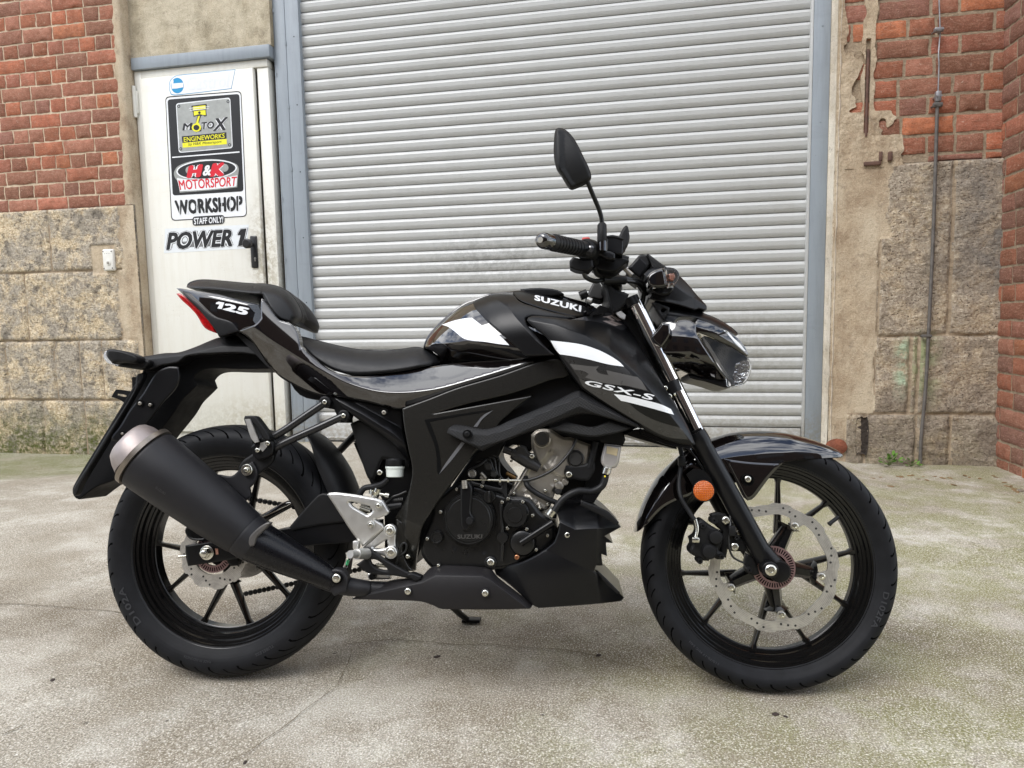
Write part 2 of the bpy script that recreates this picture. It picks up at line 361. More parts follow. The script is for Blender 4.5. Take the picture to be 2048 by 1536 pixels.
M_render = m_render('cement_render', (158, 138, 114), (190, 172, 146), (204, 190, 166))
M_stucco = m_render('stucco', (150, 140, 118), (186, 174, 150), (200, 190, 168))
def stone_wall(name, x0, x1, z0, z1, Y, rows, mat, amp=1.0, seed=0, rendered=None, **props):
    """rows: list of (ztop, [joint xs]); heightfield with worn blocks and recessed joints"""
    JD = {}; bm = bmesh.new(); g = []; st = .0085; nx = int((x1-x0)/st); nz_ = int((z1-z0)/st)
    tops = [r[0] for r in rows]
    for j in range(nz_+1):
        z = lerp(z0, z1, j/nz_); g.append([])
        for i in range(nx+1):
            x = lerp(x0, x1, i/nx); zz = z+.006*noise.noise(Vector((x*6, seed, 0)))
            ri = max([k for k, t in enumerate(tops) if zz <= t+1e-6] or [0]); d = min([abs(zz-t) for t in tops]+[9])
            xx = x+.006*noise.noise(Vector((3, z*7, seed)))
            for jx in rows[ri][1]: d = min(d, abs(xx-jx))
            k = min(1, d/.020); k = k**.6; JD[(i, j)] = d
            p = Vector((x*7, z*7, seed+ri*3.7)); rel = 1.0
            if rendered: rel = 1-rendered(x, z)
            h = (.011*fbm(p*.7, 1, 5)+.0030*fbm(Vector((p.x*3, p.y*6, p.z)), 1, 4)+.0012*noise.noise(p*14))*amp
            h = h*rel + .003*fbm(p*.8, 1, 3)*(1-rel)
            y = Y-(.020*k*(.12+.88*rel)+h*min(1, .3+k)+.010*(1-rel))
            g[-1].append(bm.verts.new((x, y, z)))
    for j in range(nz_):
        for i in range(nx): bm.faces.new((g[j][i], g[j][i+1], g[j+1][i+1], g[j+1][i]))
    me_f = list(bm.faces)
    if rendered:
        for f in me_f:
            c = f.calc_center_median(); f.material_index = 1 if rendered(c.x, c.z) > .5+.25*noise.noise(Vector((c.x*22, c.z*22, 5))) else 0
    q = 0
    for j in range(nz_):
        for i in range(nx):
            if JD[(i, j)] < .0075 and me_f[q].material_index == 0: me_f[q].material_index = 2
            q += 1
    box(bm, x0, x1, Y+.004, Y+.3, z0, z1)
    o = from_bm(name, bm, None, None, 180, **props); o.data.materials.append(mat); o.data.materials.append(M_render); o.data.materials.append(M_mortar_grey)
    return o
zr = [ZB, W(100, 545, YW).z, W(100, 682, YW).z, W(100, 800, YW).z]
X = lambda px, py=600: W(px, py, YW).x
def rend_l(x, z):
    e = X(248)-.03+.035*noise.noise(Vector((z*9, 2, 0)))+(.05 if z > zr[1] else .0)
    k = 1.0 if (x > e and z > zr[2]) or x > XE-.045 else 0.0
    if X(193) < x < X(240) and W(200, 550, YW).z < z < W(200, 490, YW).z: k = 1.0
    return k
stone_wall('stone_plinth', -6.2, XE, -.2, ZB-.004, YW-.004, [(zr[0], [X(-160), X(-40), X(112)]), (zr[1], [X(-90), X(55), X(244)]), (zr[2], [X(-100), X(5), X(103), X(153), X(198)]), (zr[3], [X(-120), X(70), X(155)])],
           M_stone, 1.0, 1, rend_l, label='rough yellow stone plinth with mossy foot, under the left brick wall', category='wall base')
# rendered jamb strip beside the door, above the plinth
bm = bmesh.new()
for j in range(150):
    z = lerp(ZB, 3.6, j/149)
    xa = XE-.075+.02*noise.noise(Vector((z*7, 0, 0)))+.01*noise.noise(Vector((z*30, 0, 0)))
    row = [bm.verts.new((xa, YW-.004, z)), bm.verts.new((xa+.02, YW-.016-.004*noise.noise(Vector((z*12, 4, 0))), z)), bm.verts.new((XE-.012, YW-.016, z)), bm.verts.new((XE, YW-.004, z)), bm.verts.new((XE, YD+.1, z))]
    if j:
        for a in range(4): bm.faces.new((prev[a], prev[a+1], row[a+1], row[a]))
    prev = row
bm2 = from_bm('rendered_jamb', bm, None, M_render, 60, label='narrow cement rendered strip between left brick wall and white door', category='wall edge')
bm = bmesh.new(); box(bm, XE-.002, XE+.006, YW, YD+.1, -.2, ZB); from_bm('rendered_jamb', bm, None, M_render, 60, label='grey cement edge of the stone plinth beside the door foot', category='wall edge')

M_farglass = plain('far_glass', (.02, .02, .025, 1), .1)
# unseen building added behind the camera: dark brick for the gloss to mirror
bm = bmesh.new(); box(bm, -16, 14, -10.4, -10, -.2, 8.2)
opp = from_bm('reflection_building', bm, None, plain('far_brick', sRGB(72, 60, 54), .9, var=.3), 30, label='unseen dark brick building added behind the viewer to darken reflections in the black paint', category='building')
for k in range(6):
    for z_ in (1.2, 5.0): bm = bmesh.new(); box(bm, -12.6+k*4.4, -10.8+k*4.4, -10.02, -9.97, z_, z_+2.1); from_bm('window', bm, opp, M_farglass, 30)

# stone foot of the right pier
zp = [ZBP, W(1830, 672, YP).z, W(1830, 828, YP).z]
Xp = lambda px, py=600: W(px, py, YP).x
def rend_p(x, z):
    e = Xp(1752)+.02*noise.noise(Vector((z*8, 9, 0)))
    if z > W(1700, 480, YP).z: e += .05+.03*noise.noise(Vector((z*11, 1, 0)))
    if z < zp[2]: e = Xp(1700)
    return 1.0 if x < e else 0.0
stone_wall('stone_pier_foot', XP0, XC+.03, -.2, ZBP-.004, YP-.004, [(zp[0], [Xp(1754), Xp(1895)]), (zp[1], [Xp(1750), Xp(1822), Xp(1838)]), (zp[2], [Xp(1735), Xp(1840), Xp(1910)])],
           M_stone2, 1.25, 8, rend_p, label='cracked and rendered stone foot of the pier beside the shutter', category='wall base')
# crumbled render over the pier edge and the slot with the rusty hanger
bm = bmesh.new(); st = .0055
x0, x1 = XP0-.0, XP0+.5; z0 = ZBP-.02; z1 = 3.55
def mask(x, z):
    n = noise.noise(Vector((x*9, z*9, 2)))*.07+noise.noise(Vector((x*30, z*30, 2)))*.025
    if x < XP0+.045+n*.6: return True
    if z < 2.35 and x < XP0+.10+n: return True
    if XP0+.135+n*.35 < x < XP0+.2+n*.35: return True
    if z < ZBP+.30 and x < XP0+.26+n*1.5: return True
    return z < ZBP+.16 and x < XP0+.40+n*2
gridv = {}
nx, nz_ = int((x1-x0)/st), int((z1-z0)/st)
def slot(x, z): return abs(x-(XP0+.163)) < .011 and ZBP+.18 < z < 2.42
def gvp(i, j):
    if (i, j) not in gridv:
        x, z = x0+i*st, z0+j*st; p = Vector((x*14, z*14, 6))
        y = YP-.017-.005*fbm(p, 1, 4)-.002*noise.noise(p*5)
        if slot(x, z): y = YP+.05
        gridv[(i, j)] = bm.verts.new((x, y, z))
    return gridv[(i, j)]
for i in range(nx):
    for j in range(nz_):
        if mask(x0+(i+.5)*st, z0+(j+.5)*st): bm.faces.new((gvp(i, j), gvp(i+1, j), gvp(i+1, j+1), gvp(i, j+1)))
for it in range(4):
    mv_ = {}
    for v in bm.verts:
        be = [e.other_vert(v) for e in v.link_edges if e.is_boundary]
        if len(be) == 2: mv_[v] = (be[0].co+be[1].co+v.co*1.0)/3
    for v, c in mv_.items(): v.co.x, v.co.z = c.x, c.z
bnd = [e for e in bm.edges if e.is_boundary]
ex = bmesh.ops.extrude_edge_only(bm, edges=bnd)
for v in ex['geom']:
    if isinstance(v, bmesh.types.BMVert): v.co.y = YP+.01
from_bm('render_patch', bm, None, M_render, 50, label='crumbling cement render patch over the pier bricks next to the blue post', category='render')
bm = bmesh.new(); zt = 2.4
rings = add_tube(bm, [(XP0+.163, YP-.012, ZBP+.16+k*(zt-ZBP-.2)/16) for k in range(17)], [.0085+.002*noise.noise(Vector((k*3.1, 0, 0))) for k in range(17)], 8)
M_rust = plain('rusty_iron', sRGB(92, 68, 58), .85, var=.35, bump=.002, bscale=200)
from_bm('rusty_bar', bm, None, M_rust, 60, label='rusty iron bar set upright in the crumbling render of the pier', category='bar')
for k, (a, b_, c, d) in enumerate([(1758, 303, 1765, 322), (1776, 303, 1785, 322), (1728, 323, 1760, 332)]):
    bm = bmesh.new(); p, q = W(a, d, YP-.025), W(c if k < 2 else b_, b_, YP-.025)
    if k == 2: p, q = W(1728, 332, YP-.025), W(1762, 322, YP-.025)
    box(bm, p.x, q.x, YP-.032, YP+.01, p.z, q.z, .003)
    from_bm('iron_stub', bm, None, M_rust, 60, label=['left of two short rusty iron stubs above the stone pier foot', 'right of two short rusty iron stubs above the stone pier foot', 'flat rusty iron lug lying under the two short stubs'][k], category='iron stub', group='rusty iron stubs above the stone pier foot')
# hollow and red brick plug low in the pier
M_hole = plain('dark_rubble', sRGB(52, 44, 38), .95, var=.5, bump=.01, bscale=60)
bm = bmesh.new(); zc = W(1722, 870, YP-.01)
ring = []
for k in range(26):
    t = k/26*2*math.pi; rx, rz = .036, .115; n = 1+.22*noise.noise(Vector((math.cos(t)*2, math.sin(t)*2, 4)))
    x = zc.x+rx*max(-1, min(1, 1.25*math.cos(t)))*n; z = zc.z+rz*max(-1, min(1, 1.2*math.sin(t)))*n
    ring.append(bm.verts.new((x, YP-.028, z)))
ring2 = [bm.verts.new((zc.x+(v.co.x-zc.x)*.9, YP-.020, zc.z+(v.co.z-zc.z)*.93)) for v in ring]
for k in range(26): bm.faces.new((ring[k], ring[(k+1) % 26], ring2[(k+1) % 26], ring2[k]))
bm.faces.new(ring2)
from_bm('wall_hollow', bm, None, M_hole, 30, label='dark upright hollow broken into the foot of the pier', category='hollow')
bm = bmesh.new(); zc = W(1672, 893, YP-.02); ring = []
prevr = None
for q, rr in enumerate((1, .8, .5, .2)):
    rg = [bm.verts.new((zc.x+.062*rr*math.cos(t)*(1+.15*noise.noise(Vector((math.cos(t), math.sin(t), q)))), YP-.030-.004*q+.003*noise.noise(Vector((t*3, q, 0))), zc.z+.05*rr*math.sin(t))) for t in [k/20*2*math.pi for k in range(20)]]
    if prevr:
        for k in range(20): bm.faces.new((prevr[k], prevr[(k+1) % 20], rg[(k+1) % 20], rg[k]))
    prevr = rg
bm.faces.new(prevr)
from_bm('brick_plug', bm, None, plain('raw_brick', sRGB(124, 72, 52), .9, var=.35, bump=.006, bscale=90), 40, label='round broken red brick plug at the bottom corner of the pier', category='brick')

# lightning conductor down the pier
def m_galv(name, c, r=.45): return plain(name, c, r, metal=.7, var=.25, bump=.0006, bscale=150)
M_galv = m_galv('galvanised', sRGB(150, 150, 152)); M_oldpipe = plain('old_pipe', sRGB(96, 92, 88), .7, metal=.2, var=.3, bump=.001)
root = empty('lightning_conductor', tuple(W(1845, 915, YP-.05)), label='thin grey metal rod and wire clamped down the middle of the pier', category='conductor')
def wpt(px, py, off): v = W(px, py, YP-off); return v-root.location
bm = bmesh.new(); add_tube(bm, [wpt(1876, -60, .045), wpt(1880, 55, .045), wpt(1879, 82, .04), wpt(1877, 110, .045), wpt(1878, 130, .045), wpt(1876, 190, .045)], .0042, 8, smooth=4)
from_bm('wire', bm, root, M_galv)
bm = bmesh.new(); add_tube(bm, [wpt(1875, 190, .05), wpt(1872, 300, .05), wpt(1866, 480, .05), wpt(1858, 650, .05), wpt(1851, 780, .05), wpt(1842, 880, .05), wpt(1841, 925, .045)], .0095, 10, smooth=3)
from_bm('rod', bm, root, M_oldpipe)
for (px, py, ww, hh, mm) in [(1877, 60, .024, .012, M_galv), (1876, 193, .015, .028, M_galv), (1875, 210, .024, .013, M_oldpipe), (1853, 672, .026, .009, M_oldpipe)]:
    bm = bmesh.new(); p = wpt(px, py, .05)
    box(bm, p.x-ww, p.x+ww, p.y-.014, p.y+.012, p.z-hh, p.z+hh, .005)
    for s in (-1, 1):
        add_tube(bm, [p+Vector((s*ww*.7, -.02, 0)), p+Vector((s*ww*.7, -.008, 0))], .0055, 6)
        add_tube(bm, [p+Vector((s*ww*.7, -.008, 0)), p+Vector((s*ww*.7, .05, 0))], .004, 6)
    from_bm('clamp', bm, root, mm)

# ---------------------------------------------------------------- stucco panel above the door, steel frame
bm = bmesh.new(); x0, x1 = XE-.06, W(546, 60, YD).x; z0, z1 = W(400, 108, YD).z, 3.6; nx, nz_ = 90, 70; g = []
for j in range(nz_+1):
    g.append([bm.verts.new((lerp(x0, x1, i/nx), YD-.035-.006*fbm((i*.12, j*.12, 3), 1, 4), lerp(z0, z1, j/nz_))) for i in range(nx+1)])
for j in range(nz_):
    for i in range(nx): bm.faces.new((g[j][i], g[j][i+1], g[j+1][i+1], g[j+1][i]))
box(bm, x0, x1, YD-.03, YD+.2, z0+.001, z1)
from_bm('stucco_panel', bm, None, M_stucco, 180, label='grey rough stucco panel over the white steel door', category='wall panel')

def m_paint(name, c, dirt, rough=.45, grime=None, streak=.55, foot=.7):
    b = NB(name); n = b.noise(5, 6, .6); st = b.noise(9, 6, .65, vec=b.mapv((3, 3, .3)))
    x, y, z = b.sep()
    col = b.mix(b.ramp(st, [(.46, 0), (.70, streak)]), c, dirt)
    col = b.mix(b.math('MULTIPLY', b.ramp(b.vor(42), [(.05, .9), (.09, 0)]), b.ramp(b.noise(6, 3), [(.52, 0), (.60, .9)])), col, sRGB(92, 88, 80))
    col = b.mix(b.ramp(b.noise(3, 7, .75, vec=b.mapv((.4, 1, 1.6))), [(.54, 0), (.66, .35)]), col, dirt)
    col = b.mix(b.ramp(n, [(.4, 0), (.8, .2)]), col, dirt)
    col = b.mix(b.math('MULTIPLY', b.ramp(z, [(.0, foot), (.30, 0)]), b.ramp(b.noise(38, 6, .7), [(.40, 0), (.56, 1)])), col, sRGB(122, 112, 92))
    if grime:                                          # (x, z, radius, colour): rubbed-in dirt with a place of its own
        for gx, gz, gr, gc, am in grime:
            dx = b.math('DIVIDE', b.math('SUBTRACT', x, gx), gr[0]); dz = b.math('DIVIDE', b.math('SUBTRACT', z, gz), gr[1])
            d = b.math('SQRT', b.math('ADD', b.math('MULTIPLY', dx, dx), b.math('MULTIPLY', dz, dz)))
            col = b.mix(b.math('MULTIPLY', b.ramp(d, [(.15, am), (1, 0)]), b.ramp(b.noise(30, 6, .75), [(.42, 0), (.58, 1)])), col, gc)
    return b.set(col=col, rough=b.ramp(n, [(.3, rough*.85), (.7, rough*1.2)]), spec=.45, nrm=b.bump(b.noise(120, 3), .0005))
M_blue = m_paint('blue_grey_paint', sRGB(138, 146, 153), sRGB(120, 126, 132))
M_shut = m_paint('shutter_aluminium', sRGB(179, 180, 178), sRGB(156, 155, 150), .38, streak=.12, grime= [(1.35, 1.25, (.75, .28), sRGB(104, 103, 99), .42), (2.9, .6, (.6, .5), sRGB(120, 116, 104), .35), (.4, .5, (.5, .3), sRGB(120, 116, 104), .35)])
M_white = m_paint('cream_door_paint', sRGB(222, 221, 213), sRGB(206, 201, 187), .4, streak=.35, foot=.3, grime= [(.93, 1.28, (.16, .55), sRGB(150, 138, 108), .7), (.8, .10, (.5, .25), sRGB(170, 160, 130), .5)])
M_black_gap = plain('dark_gap', (.006, .006, .006, 1), .9)
xl0, xl1, xl2 = W(545, 300, YS).x, 0, 0
XL = W(603.5+5, 150, YS).x; XR = (W(1617, 60, YS).x+W(1602, 800, YS).x)/2
XL = (W(602, 20, YS).x+W(628, 650, YS).x)/2
fr = empty('steel_frame', (XL, YS, 0), label='blue grey painted steel posts and beam framing door and shutter', category='steel frame')
def fbx(name, x0, x1, y0, y1, z0, z1, mat=M_blue, bev=.003):
    bm = bmesh.new(); box(bm, x0-XL, x1-XL, y0-YS, y1-YS, z0, z1, bev); return from_bm(name, bm, fr, mat)
pl = XL-W(597, 20, YS).x+XL*0
xa = W(543, 20, YS-.05).x; xb = W(568.5, 20, YS-.05).x; xc = W(596, 20, YS-.05).x
fbx('post', xb+.0015, xc, YS-.05, YS+.08, -.1, 3.6)
fbx('post', xa+.012, xb-.0015, YS-.048, YS+.08, -.1, 3.6)
fbx('post', xa-.004, xa+.0105, YS-.040, YS+.08, -.1, 3.6)
xr0 = XR+.018; xr1 = (W(1663, 30, YS-.05).x+W(1643, 800, YS-.05).x)/2
fbx('post', xr0, xr1, YS-.05, YS+.08, -.1, 3.6)
zl0, zl1 = W(420, 131, YD).z, W(420, 108, YD).z
fbx('beam', XE+.01, xa-.005, YD-.055, YD+.05, zl0, zl1+.004)
for k in range(7):
    for xx, yy in ((xb, YS-.05), (xa+.0112, YS-.048)):
        bm = bmesh.new(); zz = .45+k*.42+(.2 if xx == xb else 0); add_tube(bm, [(xx-XL, yy-YS-.002, zz), (xx-XL, yy-YS-.002, zz+.025)], .0045, 6); from_bm('weld', bm, fr, M_blue)
    bm = bmesh.new(); p = (xb+xc)/2+.012; add_tube(bm, [(p-XL, -.052, .55+k*.45), (p-XL, -.0505, .55+k*.45)], .004, 8); from_bm('rivet', bm, fr, M_farglass)
for k in range(6): bm = bmesh.new(); p = (xr0+xr1)/2; add_tube(bm, [(p-XL, -.053, .35+k*.55), (p-XL, -.0505, .35+k*.55)], .005, 8); from_bm('rivet', bm, fr, M_blue)
# plaster reveal between post and pier
bm = bmesh.new(); prev = None
for j in range(160):
    z = lerp(-.1, 3.6, j/159); n = .006*noise.noise(Vector((z*9, 0, 3)))
    row = [bm.verts.new((xr1+.001, YS-.045, z)), bm.verts.new((xr1+.018+n, YS-.07, z)), bm.verts.new((XP0-.004+n, YP+.02, z)), bm.verts.new((XP0+.012+n, YP-.022, z)), bm.verts.new((XP0+.03+2*n, YP-.006, z))]
    if prev:
        for a in range(4): bm.faces.new((prev[a], prev[a+1], row[a+1], row[a]))
    prev = row
from_bm('plaster_edge', bm, None, m_render('pale_plaster', (188, 176, 156), (214, 204, 188), (226, 218, 202)), 60, label='pale flaking plaster edge between the blue post and the pier', category='plaster')

# ---------------------------------------------------------------- roller shutter
sh = empty('roller_shutter', (XL, YS, 0), label='closed light grey roller shutter of rounded horizontal slats behind the motorcycle', category='roller shutter')
PT, Z0 = .0864961355*CAMH, None
zrow0 = W(1602, 855.4, YS).z                           # joint above the bottom bar
prof = [(0, 0), (.05, -.006), (.14, -.0125), (.30, -.0165), (.31, -.0150), (.33, -.0163), (.62, -.0150), (.63, -.0135), (.65, -.0148), (.85, -.0105), (.945, -.005), (.955, .004), (.99, .004)]
bm = bmesh.new(); k = 0
while zrow0+k*PT < 3.6:
    z = zrow0+k*PT; dy = .0008*math.sin(k*2.3); pr_ = []
    for (t, y) in prof:
        pr_.append([bm.verts.new((xx-XL, y+dy, z+PT*(1-t))) for xx in (XL-.03, XL+.8, XL+1.7, XL+2.5, XR+.03)])
    for a, b_ in zip(pr_, pr_[1:]):
        for i in range(4): bm.faces.new((a[i], a[i+1], b_[i+1], b_[i]))
    k += 1
box(bm, -.03, XR-XL+.03, .012, .03, 0.02, 3.6)
from_bm('slats', bm, sh, M_shut, 28)
zb0 = W(1245, 891, YS).z
bm = bmesh.new(); box(bm, 0, XR-XL, -.022, .011, zb0+.006, zrow0-.003, .004); box(bm, -.0, XR-XL, -.030, -.0225, zb0+.02, zb0+.034, .003)
from_bm('bottom_bar', bm, sh, M_shut)
bm = bmesh.new(); box(bm, 0, XR-XL, -.018, .01, zb0-.02, zb0+.005, .003); from_bm('gap_strip', bm, sh, M_black_gap)  # dark strip standing in for the shaded gap under the bottom bar
bm = bmesh.new(); box(bm, -.014, -.003, -.046, .05, -.02, 3.6, .0015); from_bm('guide_rail', bm, sh, M_shut)
bm = bmesh.new(); box(bm, XR-XL+.003, XR-XL+.0165, -.046, .05, -.02, 3.6, .0015); from_bm('guide_rail', bm, sh, M_shut)
# dark slot beside left rail (deep)
# building behind: closes the openings; unseen upper block added to cut sky light
bm = bmesh.new(); box(bm, -8, 4, YS+.11, YS+.4, -.3, 3.62); box(bm, -9, 5, YW-.02, YS+.5, 3.63, 7.6); from_bm('back_wall', bm, None, M_render, label='plain inner wall behind the door and shutter openings, with an added unseen upper block against the sky', category='wall')

# ---------------------------------------------------------------- white steel door with stickers
xd0, xd1 = W(285, 143, YD).x, W(541, 122, YD).x
xd0 = (W(285, 143, YD).x+W(312, 700, YD).x)/2; xd1 = (W(541, 122, YD).x+W(560, 600, YD).x)/2
zd0, zd1 = W(360, 870, YD).z, zl0-.002
door = empty('steel_door', (xd0, YD, zd0), label='cream white steel door covered in workshop stickers, left of the shutter', category='door')
def dbx(name, x0, x1, y0, y1, z0, z1, mat=M_white, bev=.004, par=None):
    bm = bmesh.new(); box(bm, x0-xd0, x1-xd0, y0, y1, z0-zd0, z1-zd0, bev); return from_bm(name, bm, par or door, mat)
xlf0 = xd0+.035; xlf1 = xd1-.105
dfm = dbx('door_frame', xd0-.025, xd0+.03, -.030, .06, zd0, zd1)
dbx('door_frame', xd0-.025, xd1, -.0285, .06, zd1-.052, zd1-.001)
dbx('door_frame', xlf1+.02, xd1, -.020, .06, zd0, zd1-.0535)
dbx('threshold', xd0+.031, xlf1+.019, -.022, .06, zd0-.08, zd0+.028)
bm = bmesh.new(); box(bm, xlf0-xd0-.003, xlf1-xd0+.002, -.045, -.005, .034, zd1-zd0-.057, .005)
leaf = from_bm('door_leaf', bm, door, M_white)
bm = bmesh.new(); add_tube(bm, [(xd0-xd0-.022, -.045, W(283, 238, YD).z-zd0), (xd0-xd0-.022, -.045, W(283, 176, YD).z-zd0)], .0135, 12)
for zz in (192, 222): add_tube(bm, [(-.022, -.045, W(283, zz, YD).z-zd0-.002), (-.022, -.045, W(283, zz, YD).z-zd0+.002)], .0145, 12)
box(bm, -.02, .0, -.045, -.028, W(283, 230, YD).z-zd0, W(283, 185, YD).z-zd0, .003)
from_bm('hinge', bm, door, M_white)
M_blackplastic = plain('black_plastic', (.012, .012, .013, 1), .35)
LY = YD-.045                                           # face of the leaf
def lp(px, py, o=.0): v = W(px, py, LY-o); return Vector((v.x-xd0, v.y-YD, v.z-zd0))
hp = lp(509, 503); bm = bmesh.new(); box(bm, hp.x-.024, hp.x+.026, -.055, -.0455, lp(509, 536).z, lp(509, 472).z, .008, 3)
hdl = from_bm('handle_plate', bm, door, M_blackplastic)
kp = lp(505, 489); bm = bmesh.new()
add_tube(bm, [kp+Vector((0, -.008, 0)), kp+Vector((0, -.045, 0)), kp+Vector((0, -.052, 0)), kp+Vector((0, -.075, 0)), kp+Vector((0, -.083, 0))], [.014, .014, .032, .034, .024], 20)
from_bm('door_knob', bm, hdl, M_blackplastic)
M_steel = plain('brushed_steel', sRGB(190, 188, 184), .28, metal=1, var=.08)
kp = lp(512, 517); bm = bmesh.new(); add_tube(bm, [kp+Vector((0, -.010, 0)), kp+Vector((0, -.0135, 0))], .0075, 14)
box(bm, kp.x-.0035, kp.x+.0035, -.0585, -.0555, kp.z-.02, kp.z, .001); from_bm('lock_cylinder', bm, hdl, M_steel)


# ================================================================= MOTORCYCLE
import numpy as np
BX, BY, BYAW, BLEAN = -.3644, 1.5135, .1011, .175
bike = empty('motorcycle', (BX, BY, 0), label='glossy black naked sport motorcycle with white graphics parked side on before the shutter', category='motorcycle')
bike.rotation_euler = (-BLEAN, 0, BYAW)
MB_ = Matrix.Translation((BX, BY, 0)) @ Matrix.Rotation(BYAW, 4, 'Z') @ Matrix.Rotation(-BLEAN, 4, 'X')
MI = MB_.inverted(); CL = MI @ CAM; MI3 = MI.to_3x3()
def bray(px, py): return MI3 @ ray(px, py)
def B(px, py, y):                                     # photo pixel -> bike space, on the plane at lateral distance y
    d = bray(px, py); return CL + d*((y-CL.y)/d.y)
CR = dict(A=(100, 520, 3.4133), B=(560, 540, 3.4133), C=(1040, 440, 3.4133), D=(200, 820, 3.4133), E=(640, 820, 3.4133), F=(1200, 820, 3.4133),
          G=(1060, 230, 5.12), H=(200, 80, 3.0725), I=(120, 680, 4.6531), J=(1160, 480, 4.8), K=(840, 560, 5.12), L=(640, 940, 5.4864),
          M=(900, 820, 5.486), N=(200, 960, 3.657), O=(1260, 940, 3.339), P=(0, 0, 1))
def c_(k, s):
    x0, y0, sc = CR[k]; o = []
    for t in s.split():
        v = [float(q) for q in t.split(',')]; o.append((x0+v[0]/sc, y0+v[1]/sc)+tuple(v[2:]))
    return o
def c1(k, x, y): x0, y0, sc = CR[k]; return (x0+x/sc, y0+y/sc)

def resample(out, step, corner=48):
    n = len(out); P = [Vector(o[:2]) for o in out]; Y = [o[2] for o in out]; R = []
    sharp = []
    for i in range(n):
        a = (P[i]-P[i-1]); b = (P[(i+1) % n]-P[i]); sharp.append(a.length < 1e-6 or b.length < 1e-6 or a.angle(b) > R_(corner))
    for i in range(n):
        p1, p2 = P[i], P[(i+1) % n]; L = (p2-p1).length
        p0 = P[i-1] if not sharp[i] else p1-(p2-p1); p3 = P[(i+2) % n] if not sharp[(i+1) % n] else p2+(p2-p1)
        # centripetal-ish tangents
        t1 = (p2-p0)/max(1e-6, ((p2-p1).length+(p1-p0).length))*L; t2 = (p3-p1)/max(1e-6, ((p3-p2).length+(p2-p1).length))*L
        m = max(1, round(L/step))
        for k in range(m):
            t = k/m; h = (2*t**3-3*t*t+1, t**3-2*t*t+t, -2*t**3+3*t*t, t**3-t*t)
            q = p1*h[0]+t1*h[1]+p2*h[2]+t2*h[3]; R.append((q.x, q.y, Y[i]+(Y[(i+1) % n]-Y[i])*t))
    return R
def inpoly(x, y, P):
    c = False; j = len(P)-1
    for i in range(len(P)):
        if (P[i][1] > y) != (P[j][1] > y) and x < (P[j][0]-P[i][0])*(y-P[i][1])/(P[j][1]-P[i][1])+P[i][0]: c = not c
        j = i
    return c
def quadfit(pts, wts):
    """smooth quadric depth field through weighted control points"""
    A = np.array(pts, float); c = A[:, :2].mean(0); u = (A[:, 0]-c[0])/100; v = (A[:, 1]-c[1])/100; wv = np.sqrt(np.array(wts))[:, None]
    M_ = np.c_[np.ones(len(A)), u, v, u*u, u*v, v*v]; reg = np.diag([0, .02, .02, .08, .08, .08])**.5
    k = np.linalg.lstsq(np.r_[M_*wv, reg], np.r_[A[:, 2]*wv[:, 0], np.zeros(6)], rcond=None)[0]
    return lambda x, y: k[0]+k[1]*(x-c[0])/100+k[2]*(y-c[1])/100+k[3]*(x-c[0])**2/1e4+k[4]*(x-c[0])*(y-c[1])/1e4+k[5]*(y-c[1])**2/1e4
def pinterp(pl, t, ax):
    pl = sorted(pl, key=lambda p: p[ax]); o = 1-ax
    for i in range(len(pl)-1):
        if t <= pl[i+1][ax] or i == len(pl)-2:
            a, b = pl[i], pl[i+1]; return a[o]+(b[o]-a[o])*(t-a[ax])/(b[ax]-a[ax]+1e-9)
def field(out, y0, ctrl=(), ridges=(), folds=(), domes=(), base=None):
    if base is None:
        P = [(o[0], o[1], o[2]) for o in out]; flat = not ctrl and len({o[2] for o in out}) == 1
        base = (lambda x, y: y0) if flat else quadfit(P+list(ctrl), [.12 if o[2] == y0 else .6 for o in out]+[1.5]*len(ctrl))
    dm = []
    for pl, r, h in domes:
        q = resample([(p[0], p[1], 0) for p in pl]+[(p[0], p[1], 0) for p in pl[::-1]], 5, 75); n = len(q)//2+1; dm.append(([(p[0], p[1]) for p in q[:n]], r, h))
    def f(x, y):
        d = base(x, y)
        for pl, sl, sd, *qd in folds:
            if sd in 'UD': e = pinterp(pl, x, 0)-y
            else: e = pinterp(pl, y, 1)-x
            if sd in 'DR': e = -e
            if e > 0:
                k_ = sl(x, y) if callable(sl) else sl
                d += k_*(e-1.2*(1-math.exp(-e/1.2)))+k_*e*e/170*(qd[0] if qd else 1)
        for pl, h, wd in ridges:
            q = segd(x, y, pl)/wd
            if q < 1: d -= h*(1-q)
        for pl, r, h in dm:
            q = segd(x, y, pl)/r
            if q < 1: d += h*(1-math.sqrt(max(0, 1-(1-max(q, .03))**2)))
        return d
    return f
def segd(x, y, pl):
    b = 1e9
    for (x0, y0), (x1, y1) in zip(pl, pl[1:]):
        dx, dy = x1-x0, y1-y0; t = max(0, min(1, ((x-x0)*dx+(y-y0)*dy)/(dx*dx+dy*dy+1e-9))); b = min(b, math.hypot(x-x0-t*dx, y-y0-t*dy))
    return b
